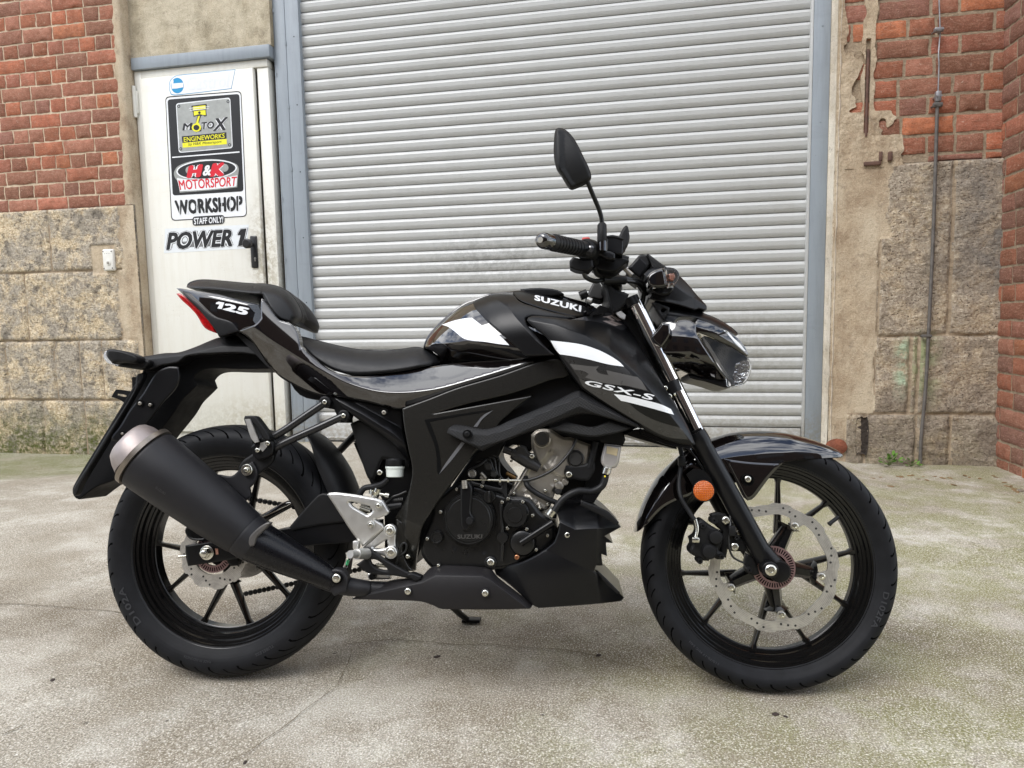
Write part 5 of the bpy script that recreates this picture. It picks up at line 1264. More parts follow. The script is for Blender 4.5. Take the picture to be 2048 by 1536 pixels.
chain((430, 985), (760, 1045), 34); chain((470, 1192), (760, 1130), 32)
btube('chain_guard', [c1('D', 1080, 740)+(.05,), c1('D', 1170, 700)+(.05,), c1('D', 1290, 640)+(.05,), c1('D', 1410, 650)+(.05,), c1('D', 1600, 640)+(.05,)], [.004, .008, .009, .007, .007], M_gloss, smooth=6)
skin('rear_caliper', c_('N', '640,350 700,380 760,420 800,440 780,450 740,450 680,430 640,400'), -.09, M_dark, th=.02, grid=5)
btube('sensor_wire', [c1('N', 690, 345)+(-.10,), c1('N', 640, 350)+(-.10,), c1('N', 634, 385)+(-.1,), c1('N', 670, 428)+(-.1,), c1('N', 750, 435)+(-.1,), c1('N', 770, 420)+(-.1,)], .0028, M_cable, smooth=6, n=8)
skin('sensor_holder', c_('N', '930,570 1000,560 1020,590 1010,625 960,630 930,600'), -.10, M_dark, th=.02, grid=5, rnd=(3, .003))
# rear hugger mudguard
saddle('rear_hugger', [(c1('D', 1420, 135), c1('D', 1395, 155)), (c1('D', 1500, 170), c1('D', 1440, 240)), (c1('D', 1600, 260), c1('D', 1480, 380)), (c1('D', 1690, 390), c1('D', 1530, 500)), (c1('D', 1745, 520), c1('D', 1570, 590)), (c1('D', 1775, 620), c1('D', 1620, 680))], [.05, .066, .072, .074, .074, .074], M_matte, expo=.75)
# rear shock
btube('shock', [c1('B', 560, 1160)+(0,), c1('B', 700, 1490)+(0,)], .022, M_dark, smooth=0)

# ---- passenger peg hanger
M_tube = plain('black_tube', (.010, .010, .011, 1), .28)
hgr = btube('hanger_tube', [c1('A', 1862, 985)+(-.120,), c1('A', 1700, 1095)+(-.128,), c1('A', 1620, 1150)+(-.132,), c1('A', 1545, 1195)+(-.134,), c1('A', 1490, 1225)+(-.134,)], .0092, M_tube, smooth=5, n=18)
btube('hanger_tube', [c1('A', 1995, 1068)+(-.120,), c1('A', 1840, 1140)+(-.128,), c1('A', 1640, 1230)+(-.134,), c1('A', 1500, 1300)+(-.136,)], .0090, M_tube, smooth=5, n=18)
skin('hanger_plate', c_('D', '1050,290 1110,200 1190,190 1215,250 1190,310 1180,350 1100,425 1060,450 1010,455 965,440 945,395 975,345'), -.140, M_matte, rnd=(5, .004), th=.008, grid=6)
skin('peg_block', c_('D', '1030,250 1100,190 1160,195 1185,240 1180,300 1130,330 1070,345 1045,310'), -.156, M_dark, rnd=(4, .004), th=.022, grid=6)
skin('white_sticker', c_('D', '1095,225 1130,215 1140,250 1110,285 1088,262'), -.1575, M_castal, th=.001, grid=5)
for q in ((1075, 275), (1145, 228)): bolt(*c1('D', *q), -.160, .0055, M_zinc, bike, depth=.003)
peg = skin('passenger_peg', c_('D', '983,60 990,40 1050,40 1075,60 1155,175 1160,210 1120,205 1050,95 1030,90 1040,130 1062,225 1040,228 1000,110'), -.165, M_matte, rnd=(3, .004), th=.022, grid=5)
skin('peg_side', c_('D', '990,62 1022,60 1085,215 1058,225 1030,190'), -.170, M_castal, th=.004, grid=5, parent=peg)
ecyl('washer', 1003, 410, -.158, [(-.01, .0135), (.002, .0135), (.003, .0125), (.003, .009)], M_zinc, 28, 'D', hgr)
bolt(*c1('D', 1000, 410), -.163, .0066, M_zinc, hgr, hexa=False, sock=False, depth=.006)
for q in ((1875, 970), (2003, 1063)):
    skin('hanger_lug', [c1('A', q[0]+40*math.cos(t), q[1]+40*math.sin(t)) for t in [k*math.pi/6 for k in range(12)]], -.126, M_matte, th=.03, grid=5, rnd=(3, .003))
    bolt(*c1('A', *q), -.131, .0055, M_zinc, bike, depth=.003)
skin('subframe_lug', c_('A', '1840,930 1920,925 2010,1000 2048,1030 2048,1110 1980,1110 1940,1020 1880,1010'), -.108, M_dark, th=.02, grid=7)
btube('subframe_tube', [(728, 852, .02), (700, 880, .06), (676, 905, .10), (668, 915, .12)], .010, M_dark, smooth=4)
btube('far_hanger_tube', [(770, 800, .10), (690, 890, .135), (655, 920, .14), (600, 945, .14)], .009, M_tube, smooth=4)

# ---- rider peg plate (cast aluminium)
YPG = -.150
plt = skin('peg_plate', c_('L', '78,266 110,252 170,247 270,258 400,275 520,296 610,312 690,336 760,455 740,488 600,546 690,598 705,640 600,730 468,842 400,750 330,655 250,530 160,390'), YPG, M_castal,
           ctrl=[c1('L', 200, 330)+(YPG-.006,), c1('L', 350, 560)+(YPG-.006,), c1('L', 450, 680)+(YPG-.004,)], holes=[c_('L', '318,348 345,346 450,372 545,396 578,450 560,470 520,498 420,440 350,396')], rnd=(4, .005), th=.010, grid=5, corner=40)
skin('peg_bracket', c_('L', '470,850 560,770 720,625 740,605 790,598 825,640 832,700 828,800 840,880 835,930 800,972 750,972 700,945 620,920 560,890 500,880'), YPG+.004, M_castal, holes=[c_('L', '735,760 750,850 650,868 582,862')], rnd=(4, .006), th=.012, grid=5, corner=40, parent=plt)
for q, rr_, o_ in (((640, 392), .0062, -.156), ((557, 603), .0058, -.157), ((765, 666), .0095, -.158), ((777, 905), .0095, -.158)):
    ecyl('bolt_seat', q[0], q[1], o_, [(-.012, rr_*1.45), (.0012, rr_*1.45), (.0022, rr_*1.3), (.0005, rr_*1.15)], M_castal, 28, 'L', plt)
    bolt(*c1('L', *q), o_-.0015, rr_*.95, M_zinc, plt, depth=.0035)
pg = bmesh.new(); add_tube(pg, [B(*c1('L', 520, 915), YPG-.005), B(*c1('L', 400, 922), YPG-.05)], [.013, .0115], 12)
add_tube(pg, [B(*c1('L', 400, 922), YPG-.05), B(*c1('L', 330, 926), YPG-.075)], [.0095, .0085], 12); bpart('foot_peg', pg, M_castal, plt, 30)
btube('peg_feeler', [c1('L', 315, 900)+(YPG-.06,), c1('L', 320, 950)+(YPG-.062,), c1('L', 300, 1000)+(YPG-.062,), c1('L', 276, 1068)+(YPG-.062,)], [.0068, .0068, .0048, .0046], M_glass, smooth=3)
btube('feeler_core', [c1('L', 312, 985)+(YPG-.062,), c1('L', 292, 1040)+(YPG-.062,)], .0028, M_green, smooth=0)
bm = bmesh.new(); p = B(*c1('L', 405, 815), YPG); box(bm, p.x-.007, p.x+.006, p.y-.01, p.y+.01, p.z-.010, p.z+.009, .003); bpart('switch_body', bm, M_castal, plt)
ped = skin('brake_pedal', c_('L', '478,848 520,850 570,880 640,930 720,985 850,1060 1000,1135 1108,1168 1104,1190 1070,1220 1040,1215 950,1185 800,1158 640,1150 520,1130 460,1085 398,1038 520,955 500,900'), YPG-.012, M_matte,
            holes=[c_('L', '548,985 600,980 660,1010 740,1085 735,1105 680,1098 600,1068 565,1030')], rnd=(4, .003), th=.008, grid=5, corner=40)
skin('pedal_tip', c_('L', '950,1155 1000,1132 1108,1168 1105,1192 1065,1222 1040,1216'), YPG-.020, M_matte, rnd=(3, .003), th=.02, grid=5, parent=ped)
bm = bmesh.new(); a, b = B(*c1('L', 620, 1045), -.148), B(*c1('L', 735, 1050), -.148)
add_tube(bm, [a.lerp(b, k/90)+Vector((0, .004*math.cos(k*.9), .004*math.sin(k*.9))) for k in range(91)], .0009, 5); bpart('return_spring', bm, M_zinc)
skin('stand_bracket', c_('L', '530,1130 620,1130 760,1150 775,1195 700,1200 540,1205 520,1160'), -.12, M_castal, th=.01, grid=6, rnd=(3, .002)); ecyl('pivot', 575, 1168, -.13, [(-.01, .008), (.003, .0075), (.004, .005)], M_dark, 20, 'L', bike)
btube('wire_guard', [c1('L', 850, 960)+(-.14,), c1('L', 930, 900)+(-.14,), c1('L', 948, 830)+(-.14,), c1('L', 920, 800)+(-.14,), c1('L', 880, 850)+(-.14,), c1('L', 840, 1030)+(-.14,)], .0022, M_cable, smooth=6, n=8)
# rear brake reservoir and master cylinder
res = bmesh.new(); p = B(*c1('B', 785, 1380), -.125); disc_at(res, p, [(-.011, .0165), (-.010, .0195), (.008, .0205), (.009, .022), (.0135, .022)], 36, Vector((0, 0, 1))); cup = bpart('fluid_cup', res, M_cup)
res = bmesh.new(); disc_at(res, p+Vector((0, 0, .0136)), [(0, .0212), (.002, .0220), (.014, .0215), (.016, .0195), (.016, .016), (.0175, .0155)], 30, Vector((0, 0, 1))); bpart('cup_cap', res, M_matte, cup)
bolt(*c1('B', 680, 1382), -.14, .006, M_zinc, cup, depth=.003)
btube('fluid_hose', [c1('B', 740, 1425)+(-.125,), c1('B', 700, 1460)+(-.125,), c1('B', 640, 1478)+(-.12,), c1('B', 575, 1490)+(-.12,), c1('B', 545, 1536)+(-.12,)], .0068, M_hose, smooth=6)
mc = bmesh.new()
for q0, q1, rr_ in (((600, 300), (640, 205), .0085), ((590, 270), (600, 235), .012), ((655, 262), (720, 275), .004), ((720, 275), (760, 283), .0068), ((550, 250), (570, 215), .004)):
    add_tube(mc, [B(*c1('L', *q0), -.125), B(*c1('L', *q1), -.125)], rr_, 10)
bpart('brake_cylinder', mc, M_zinc)
btube('brake_line', [c1('L', 720, 370)+(-.12,), c1('L', 790, 300)+(-.12,), c1('L', 870, 270)+(-.12,), c1('L', 950, 235)+(-.12,)], .003, M_cable, smooth=5, n=8)
bm = bmesh.new(); a, b = B(*c1('L', 810, 330), -.115), B(*c1('L', 915, 322), -.115)
add_tube(bm, [a.lerp(b, k/90)+Vector((0, .0045*math.cos(k*.85), .0045*math.sin(k*.85))) for k in range(91)], .001, 5); bpart('brake_spring', bm, M_engdk)
btube('hose_run', [c1('L', 480, 440)+(-.11,), c1('L', 600, 420)+(-.115,), c1('L', 900, 385)+(-.11,)], .009, M_hose, smooth=3)
btube('clevis', [c1('L', 450, 400)+(-.13,), c1('L', 560, 440)+(-.13,)], [.009, .007], M_zinc, smooth=1, n=8)
# side stand (far side)
btube('side_stand', [(860, 1190, .10), (895, 1205, .18), (920, 1228, .26), (934, 1238, .292)], [.010, .010, .009, .008], M_dark, smooth=2)
bm = bmesh.new(); p = B(940, 1241, .306); box(bm, p.x-.022, p.x+.030, p.y-.018, p.y+.022, p.z-.003, p.z+.006, .003); bpart('stand_foot', bm, M_dark)

# ---- tail and plate carrier
M_groove2 = plain('deep_black_plastic', (.004, .004, .0045, 1), .6, spec=.12)
def smo(pl, step=9):
    q = resample([(p[0], p[1], 0) for p in pl]+[(p[0], p[1], 0) for p in pl[::-1]], step, 100); return [(p[0], p[1]) for p in q[:len(q)//2+1]]
CRS = smo([(470, 640), (505, 652), (545, 680), (640, 738), (700, 768), (770, 785), (860, 781), (950, 758), (1060, 724), (1090, 712)])
tailc = skin('tail_cowl', c_('A', '862,192 905,196 1010,212 1160,238 1300,275 1420,300 1440,330 1440,400 1400,450 1330,470 1300,488 1155,526 1130,480 1085,420 1010,330 930,255'), -.075, M_gloss,
              ctrl=[c1('A', 1000, 260)+(-.096,), c1('A', 1200, 330)+(-.112,), c1('A', 1380, 400)+(-.122,), c1('A', 1180, 470)+(-.108,)], folds=[([c1('A', 880, 205), c1('A', 1130, 262), c1('A', 1410, 322), c1('A', 1450, 340)], .0006, 'U')], mirror=True, rnd=(3, .004), grid=5, corner=40)
decal('lettering', c_('A', '1152,284 1190,291 1172,335 1143,330 1158,303 1131,300 1135,290'), tailc, M_white_d, grid=3, corner=10, off=.0012)
btext('lettering', '25', [c1('A', 1196, 293), c1('A', 1368, 330), c1('A', 1342, 381), c1('A', 1174, 338)], tailc, M_white_d, bold=.06, spacing=1.0)
skin('tail_lower_trim', c_('A', '895,205 1000,290 1110,380 1240,425 1290,486 1155,526 1130,480 1085,420 1010,330 930,255'), -.104, M_satin, ctrl=[c1('A', 1130, 440)+(-.114,), c1('A', 950, 270)+(-.102,)], th=.02, rnd=(2, .002), grid=6, parent=tailc, corner=40)
red = skin('tail_light', c_('A', '862,230 888,228 925,252 985,310 1050,372 1100,430 1125,475 1136,500 1075,476 1045,450 1000,375 950,320 900,275'), -.070, M_red, ctrl=[c1('A', 1000, 345)+(-.082,)], mirror=True, grid=5, rnd=(3, .004))
skin('tail_glint', c_('A', '1345,305 1420,305 1445,370 1440,420 1405,440 1385,410 1400,360'), -.122, plain('painted_glint', sRGB(150, 160, 172), .12, metal=.8), th=.002, grid=5, parent=tailc)  # chrome-like reflection on the tail, painted as a pale patch
side = skin('side_fairing', [c1('A', 1290, 484)] + c_('A', '1400,440 1440,400 1440,300 1445,262 1490,320 1560,405 1650,440 1690,500 1710,600') +
            [(600, 690), (618.6, 710), (656.7, 739), (686, 750), (735.8, 753), (794, 747), (853, 735.5), (885, 730), (940, 724), (999.5, 720.5), (1045, 720), (1068, 723), (1066, 728), (999.5, 751.5), (911.6, 777.5), (804.6, 817), (770, 812), (735.8, 803.7), (677, 793.4), (645, 791), (612, 781), (585, 768), (557, 751), (535, 728), (519, 704), (500, 678)],
            -.142, M_gloss, ctrl=[(700, 765, -.146), (860, 782, -.150), (1040, 726, -.142), (600, 715, -.138), (520, 660, -.128), (770, 800, -.150), (480, 670, -.118), (950, 750, -.150)],
            folds=[(CRS, lambda x, y: lerp(.00018, .00085, smst(600, 740, x)), 'U'), (CRS, .00055, 'D')], rnd=(3, .003), th=.02, grid=6, corner=45)
skin('side_fairing_far', [(525, 600), (600, 690), (690, 750), (880, 730), (1068, 723), (911, 777), (804, 817), (645, 791), (557, 751), (484, 662)], .11, M_gloss, th=.01, grid=18, parent=side)
under = skin('undertail', c_('A', '1250,490 1320,520 1440,620 1560,790 1740,890 1500,740 1400,640'), -.085, M_matte, th=.17, grid=10)
pil = skin('pillion_seat', c_('A', '933,186 938,165 960,148 1010,134 1080,132 1200,142 1330,154 1405,158 1450,158 1520,168 1580,186 1640,225 1690,290 1718,350 1722,390 1700,425 1670,436 1620,425 1560,400 1500,330 1462,260 1448,240 1390,236 1280,222 1150,205 1020,195'), -.060, M_seat, ctrl=[c1('A', 1350, 220)+(-.118,), c1('A', 1600, 330)+(-.122,), c1('A', 1050, 190)+(-.100,)], domes=[(c_('A', '925,190 945,160 1010,134 1080,132 1200,142 1330,154 1450,158 1520,168 1580,186 1640,225 1690,290 1718,350 1724,400 1700,432'), 24, .085)], ridges=[([c1('A', 1405, 150), c1('A', 1385, 190), c1('A', 1380, 240)], -.004, 2.2), ([c1('A', 1470, 152), c1('A', 1450, 200), c1('A', 1448, 245)], -.004, 2.2)], mirror=True, rnd=(6, .012), grid=4, corner=60)
seat = skin('rider_seat', c_('B', '112,472 118,455 145,452 200,464 300,490 400,514 500,534 620,546 740,546 850,534 920,524 970,530 1030,556 1080,585 1097,610 1088,635 1000,655 900,678 800,695 700,706 600,714 500,714 430,705 330,668 230,600 160,530'), -.085, M_seat,
            ctrl=[c1('B', 300, 600)+(-.112,), c1('B', 600, 690)+(-.128,), c1('B', 1000, 640)+(-.118,)], domes=[(c_('B', '100,478 118,455 145,452 200,464 300,490 400,514 500,534 620,546 740,546 850,534 920,524 970,530 1030,556 1080,585 1100,612'), 38, .085)], mirror=True, rnd=(7, .012), grid=5, corner=60)
btube('latch_ring', [c1('A', 1640, 440)+(-.09,), c1('A', 1600, 480)+(-.09,), c1('A', 1660, 560)+(-.09,)], .008, M_castal, smooth=4)
arm = skin('plate_carrier', c_('A', '600,664 680,652 780,636 880,630 1000,590 1080,556 1150,530 1230,524 1330,516 1400,590 1445,665 1545,735 1480,742 1280,744 1100,740 1040,752 1005,775 985,800 1005,855 960,900 900,960 850,1040 780,1130 730,1190 680,1260 600,1370 520,1460 450,1500 350,1536 300,1560 200,1635 175,1625 155,1590 160,1545 300,1310 440,1080 560,880 610,800 632,765 640,740 620,710 600,690'), -.052, M_groove2,
            mirror=True, rnd=(3, .004), grid=8, corner=40)
skin('carrier_top_cover', c_('A', '600,664 680,652 780,636 880,630 1000,590 1080,556 1150,530 1230,524 1330,516 1400,590 1440,655 1300,635 1100,640 940,655 900,680 870,700 760,720 680,748 640,745 660,700'), -.078, M_matte, ctrl=[c1('A', 900, 660)+(-.100,), c1('A', 1150, 620)+(-.100,), c1('A', 750, 690)+(-.1,)],
     folds=[([c1('A', 600, 690), c1('A', 900, 655), c1('A', 1180, 590), c1('A', 1440, 600)], .0013, 'U')], mirror=True, rnd=(3, .004), grid=6, parent=arm, corner=40)
skin('carrier_edge', c_('I', '690,470 715,330 775,300 770,350 730,430 640,590 430,950 200,1330 155,1440 140,1450 120,1415 122,1390 160,1320 250,1180 420,900'), -.094, M_matte, ctrl=[c1('I', 450, 880)+(-.100,)], th=.015, rnd=(3, .003), grid=6, parent=arm, corner=60)
skin('carrier_inset', c_('I', '830,400 900,300 1000,250 1100,250 1110,330 1080,440 940,600 820,760 700,870 600,940 540,950 475,935 480,900 560,800 650,650 770,500'), -.0965, M_satin, th=.004, rnd=(4, .003), grid=7, parent=arm)
for q, rr_ in (((745, 590), .0058), ((840, 603), .0052), ((582, 872), .0040)):
    ecyl('washer', q[0], q[1], -.099, [(-.006, rr_*1.6), (.001, rr_*1.6), (.001, rr_*1.2)], M_groove, 20, 'I', arm); bolt(*c1('I', *q), -.1005, rr_*.8, M_engal, arm, depth=.003)
skin('plate_bracket', c_('I', '480,530 485,515 520,460 560,463 700,482 660,560 610,600 585,575 540,550'), -.05, M_dark, holes=[c_('I', '528,500 600,508 622,520 612,530 530,516')], th=.004, grid=5, parent=arm)
skin('plate_light', c_('I', '668,350 680,342 705,345 705,460 672,458'), -.04, M_dark, th=.06, grid=6, parent=arm)
ind = skin('rear_indicator', c_('I', '432,120 438,98 455,86 520,88 600,104 700,140 722,160 728,190 700,212 600,208 540,205 490,222 470,200 440,160'), -.135, M_matte, ctrl=[c1('I', 560, 150)+(-.155,), c1('I', 470, 130)+(-.150,)], th=.03, rnd=(5, .010), grid=5)
skin('indicator_stalk', c_('I', '520,205 700,160 830,190 835,215 780,270 720,268 640,262 510,242'), -.11, M_matte, th=.05, rnd=(4, .006), grid=6, parent=ind)
skin('indicator_lens', c_('I', '410,120 430,100 448,95 440,140 480,200 492,228 470,228 430,200 405,160'), -.142, NB('frosted_lens').set(col=(.9, .9, .9, 1), rough=.2, trans=.7, ior=1.3), th=.02, rnd=(3, .004), grid=4, parent=ind)

# ---- side cover, trim behind it
scov = skin('side_cover', [(805, 817), (860, 797), (912, 777), (1000, 751), (1068, 727), (1095, 720), (1112, 718), (1124, 722), (1141, 753), (1104, 759), (1065, 773), (1016, 788.5), (937, 807), (864, 828), (957, 811), (1064.6, 791.5), (1035, 812), (1016, 829.5), (996, 849), (990, 880), (956, 899), (905, 965), (866, 1018), (845, 1051), (836, 1090), (830, 1141), (812, 1142), (794, 1139), (793, 1083), (789, 1040), (800, 1020), (813, 996), (822, 965), (824.6, 937), (816, 893), (808, 849)],
            -.152, M_side, ctrl=[(900, 850, -.160), (860, 960, -.158), (1060, 745, -.154), (830, 850, -.156), (815, 1090, -.150), (960, 850, -.160)],
            folds=[([(820, 1142), (846, 1054), (868, 1008), (955, 893), (1000, 850), (1080, 790)], .0009, 'R'), ([(780, 1030), (806, 1036), (846, 1054)], .0003, 'D'), ([(800, 1150), (826, 940), (812, 870), (806, 817)], .0012, 'L')],
            rnd=(2.5, .002), th=.012, grid=5, corner=35)
decal('groove_and_lit_edge', c_('B', '985,1022 1130,1000 1340,966 1455,955 1400,968 1200,1003 1022,1036 1050,1110 1078,1190 1095,1300 1103,1380 1085,1398 1074,1378 1070,1290 1055,1195 1020,1110'), scov, M_groove, grid=4, corner=40)
decal('groove_and_lit_edge', c_('B', '1085,1396 1130,1320 1240,1172 1262,1182 1170,1300'), scov, M_lite, grid=4, off=.0013)  # lit bevel of the groove, painted as a pale strip
decal('groove_and_lit_edge', c_('B', '1320,1070 1390,990 1455,957 1420,985 1380,1020 1345,1072'), scov, M_lite, grid=4, off=.0013)  # upper lit bevel, highlight painted pale as well
skin('recess_panel', [(937, 800), (1016, 782), (1065, 765), (1141, 750), (1165, 778), (1100, 830), (1000, 860), (985, 850), (1064, 790), (957, 812), (866, 829)], -.122, M_dark, th=.012, rnd=(4, .003), grid=8)
rear_trim = skin('trim_panel', c_('B', '372,872 420,882 600,915 830,958 838,1080 858,1200 885,1300 850,1275 760,1180 640,1090 520,1010 440,945'), -.122, M_satin, ctrl=[c1('B', 640, 990)+(-.134,), c1('B', 780, 1100)+(-.134,)],
            folds=[([c1('B', 370, 880), c1('B', 560, 985), c1('B', 760, 1110), c1('B', 850, 1180)], .0009, 'U'), ([c1('B', 370, 900), c1('B', 560, 1005), c1('B', 760, 1130), c1('B', 850, 1200)], .0006, 'D'), ([c1('B', 500, 905), c1('B', 700, 1010), c1('B', 830, 1085)], -.0011, 'U')], rnd=(2, .002), th=.015, grid=5)
ecyl('washer', 710, 972, -.138, [(-.006, .0095), (.001, .0095), (.001, .007)], M_groove, 24, 'B', rear_trim); bolt(*c1('B', 710, 973), -.1395, .0052, M_engal, rear_trim, depth=.003)
skin('cover_hook', c_('E', '525,745 600,790 590,900 570,905 560,960 600,1060 640,1100 525,1095'), -.140, M_side, rnd=(3, .002), th=.01, grid=7)

# ---- fuel tank
tank_base = quadfit([c1('K', 150, 640)+(-.125,), c1('K', 500, 560)+(-.142,), c1('K', 900, 600)+(-.158,), c1('K', 1300, 500)+(-.160,), c1('K', 1700, 350)+(-.140,), c1('K', 900, 200)+(-.140,), c1('K', 500, 800)+(-.142,)], [1]*7)
tank_dome = [(c_('K', '45,740 33,700 45,650 65,600 100,545 150,485 210,425 300,345 400,268 480,222 545,200 650,160 760,132 900,115 1050,106 1180,112 1250,120 1400,145 1550,190 1700,235 1850,322'), 95, .105)]
tank = skin('fuel_tank', c_('K', '33,700 45,650 65,600 100,545 150,485 210,425 300,345 400,268 480,222 545,200 650,160 760,132 900,115 1050,106 1180,112 1250,120 1400,145 1550,190 1700,235 1850,322 1800,360 1560,420 1380,620 1250,760 1100,800 900,830 700,830 500,845 240,872 210,860 200,790 150,745 90,715'), -.035, M_gloss,
            base=tank_base, domes=tank_dome, folds=[([c1('K', 700, 150), c1('K', 800, 210), c1('K', 900, 280), c1('K', 990, 400), c1('K', 1180, 620), c1('K', 1400, 800)], .00050, 'U', 0), ([c1('K', 0, 690), c1('K', 160, 652), c1('K', 480, 620), c1('K', 720, 655), c1('K', 960, 690), c1('K', 1400, 740)], .0011, 'D')], mirror=True, rnd=(2, .003), grid=5, corner=70)
tcov = skin('tank_cover', c_('K', '540,232 560,215 650,172 740,150 860,145 960,158 1000,205 1060,240 1130,262 1300,315 1450,350 1600,382 1500,392 1300,376 1150,364 1090,378 1075,405 1092,450 1180,560 1290,690 1375,765 1280,772 1150,776 1075,768 1020,715 880,590 700,430 600,320 558,275'), -.120, M_satin,
            base=lambda x, y: tank_base(x, y)-.007, domes=tank_dome, folds=[([c1('K', 700, 150), c1('K', 800, 210), c1('K', 900, 280), c1('K', 990, 400), c1('K', 1180, 620), c1('K', 1400, 800)], .00050, 'U', 0), ([c1('K', 540, 232), c1('K', 700, 430), c1('K', 880, 590), c1('K', 1075, 768)], -.00018, 'U')], rnd=(3, .003), th=.012, grid=5, corner=60)
ttop = skin('tank_top_cover', c_('K', '950,118 1050,106 1180,110 1250,118 1400,143 1550,188 1700,233 1850,320 1845,338 1700,360 1585,374 1450,346 1300,306 1130,252 1050,220 990,180'), -.070, M_satin,
            base=lambda x, y: tank_base(x, y)-.013, domes=tank_dome, folds=[([c1('K', 700, 150), c1('K', 800, 210), c1('K', 900, 280), c1('K', 990, 400), c1('K', 1180, 620), c1('K', 1400, 800)], .00050, 'U', 0)], rnd=(3, .003), th=.015, grid=5, corner=60)
btext('lettering', 'SUZUKI', [c1('K', 1172, 150), c1('K', 1655, 262), c1('K', 1648, 328), c1('K', 1170, 205)], ttop, M_white_d, bold=.045, spacing=1.02)
decal('graphic', c_('K', '222,458 350,415 460,392 530,386 620,455 700,520 780,540 850,600 915,668 800,655 640,630 500,615 440,595 360,530 280,475'), tank, M_white_d, grid=4, corner=25)
skin('fuel_cap', [(1040, 578), (1080, 576), (1115, 580), (1128, 588), (1100, 592), (1050, 588)], -.03, M_satin, th=.06, rnd=(3, .004), grid=6, parent=tank)
# shroud
YSH = -.165
shr = skin('tank_shroud', c_('C', '62,700 50,685 55,665 90,655 180,660 260,668 345,680 430,668 520,648 600,632 680,655 735,690 738,730 800,820 880,960 980,1130 1080,1290 1140,1400 1180,1490 1195,1530 1150,1536 1050,1515 950,1480 850,1430 815,1395 700,1325 560,1240 425,1150 380,1100 300,985 240,880 180,800 110,745'), YSH, M_satin,
            ctrl=[c1('C', 150, 720)+(-.190,), c1('C', 350, 830)+(-.206,), c1('C', 550, 960)+(-.212,), c1('C', 450, 1050)+(-.212,), c1('C', 640, 1200)+(-.208,), c1('C', 850, 1350)+(-.190,), c1('C', 1000, 1450)+(-.176,), c1('C', 900, 1150)+(-.200,)],
            folds=[([c1('C', 0, 680), c1('C', 80, 692), c1('C', 240, 718), c1('C', 450, 795), c1('C', 620, 900), c1('C', 800, 1060), c1('C', 960, 1250), c1('C', 1190, 1545)], .00085, 'U'), ([c1('C', 60, 700), c1('C', 240, 880), c1('C', 425, 1150), c1('C', 430, 1160)], .0008, 'L')], rnd=(4, .004), th=.012, grid=5, corner=50)
skin('shroud_far', c_('C', '62,700 345,680 600,632 735,690 880,960 1080,1290 1180,1500 850,1430 425,1150 240,880'), .17, M_satin, th=.01, grid=16, parent=shr)
emb = decal('shroud_top_patch', c_('C', '350,680 470,655 600,634 680,658 730,692 730,735 700,755 600,716 500,692'), shr, plain('satin_top_patch', (.020, .020, .022, 1), .4, coat=.0), grid=6, off=.0016)
decal('graphic', c_('C', '208,823 300,832 420,850 530,885 620,930 680,970 710,1001 600,985 480,955 360,930 272,917 240,880'), shr, M_white_d, grid=5, corner=30)
decal('graphic', c_('C', '275,920 420,945 600,990 712,1003 800,1090 870,1160 900,1180 700,1130 560,1110 440,1090 400,1075 330,980'), shr, plain('charcoal_decal', (.018, .0175, .017, 1), .28), grid=6, off=.0010, corner=30)
decal('graphic', c_('C', '340,982 510,1000 540,996 520,1020 530,1040 560,1052 700,1068 690,1130 560,1110 445,1075 470,1050 430,1030 370,1022'), shr, M_grey_d, grid=5, off=.0014, corner=30)
decal('graphic', c_('C', '590,1025 780,1068 800,1070 830,1100 870,1165 720,1130 690,1128 700,1100 660,1075 600,1055'), shr, M_grey_d, grid=5, off=.0014, corner=30)
decal('graphic', c_('C', '640,1188 720,1198 840,1226 960,1258 1030,1290 1052,1330 950,1300 820,1265 720,1240 690,1235'), shr, M_white_d, grid=5, corner=30, off=.0016)
decal('graphic', c_('C', '400,1075 450,1100 640,1160 800,1300 930,1370 1100,1420 1150,1500 1000,1480 840,1400 560,1230 430,1140'), shr, plain('shroud_lower_film', (.034, .033, .031, 1), .26), grid=6, off=.0008, corner=30)
btext('lettering', 'GSX-S', [c1('C', 455, 1090), c1('C', 925, 1196), c1('C', 900, 1232), c1('C', 432, 1122)], shr, M_white_d, bold=.03, spacing=1.05, off=.0020)
# the S emblem: two interlocking strokes
for pl in ('565,688 592,693 655,715 668,712 605,692 600,690 612,688 700,716 662,722 600,702', '572,655 640,650 668,664 688,685 660,688 640,678 655,676 640,664 600,662 625,676 610,680', '600,700 630,722 600,726'):
    pass
M_emb = plain('emblem_silver', sRGB(178, 164, 158), .35, metal=.4)
for pl in ('563,690 590,686 672,718 650,724', '600,688 625,686 700,714 678,718', '618,652 640,649 690,686 668,690', '566,660 640,649 645,654 575,666', '590,664 612,660 652,684 632,688'):
    decal('emblem', c_('C', pl), [shr], M_emb, grid=4, off=.0024, corner=20)
skin('shroud_lip', [(1281, 857), (1300, 862), (1340, 878), (1387, 892), (1380, 898), (1330, 888), (1283, 868)], -.150, M_satin, th=.03, grid=5, parent=shr)
skin('radiator_shroud', c_('F', '270,130 420,190 520,240 525,268 400,235 240,190 170,165'), -.13, M_dark, th=.2, grid=8)
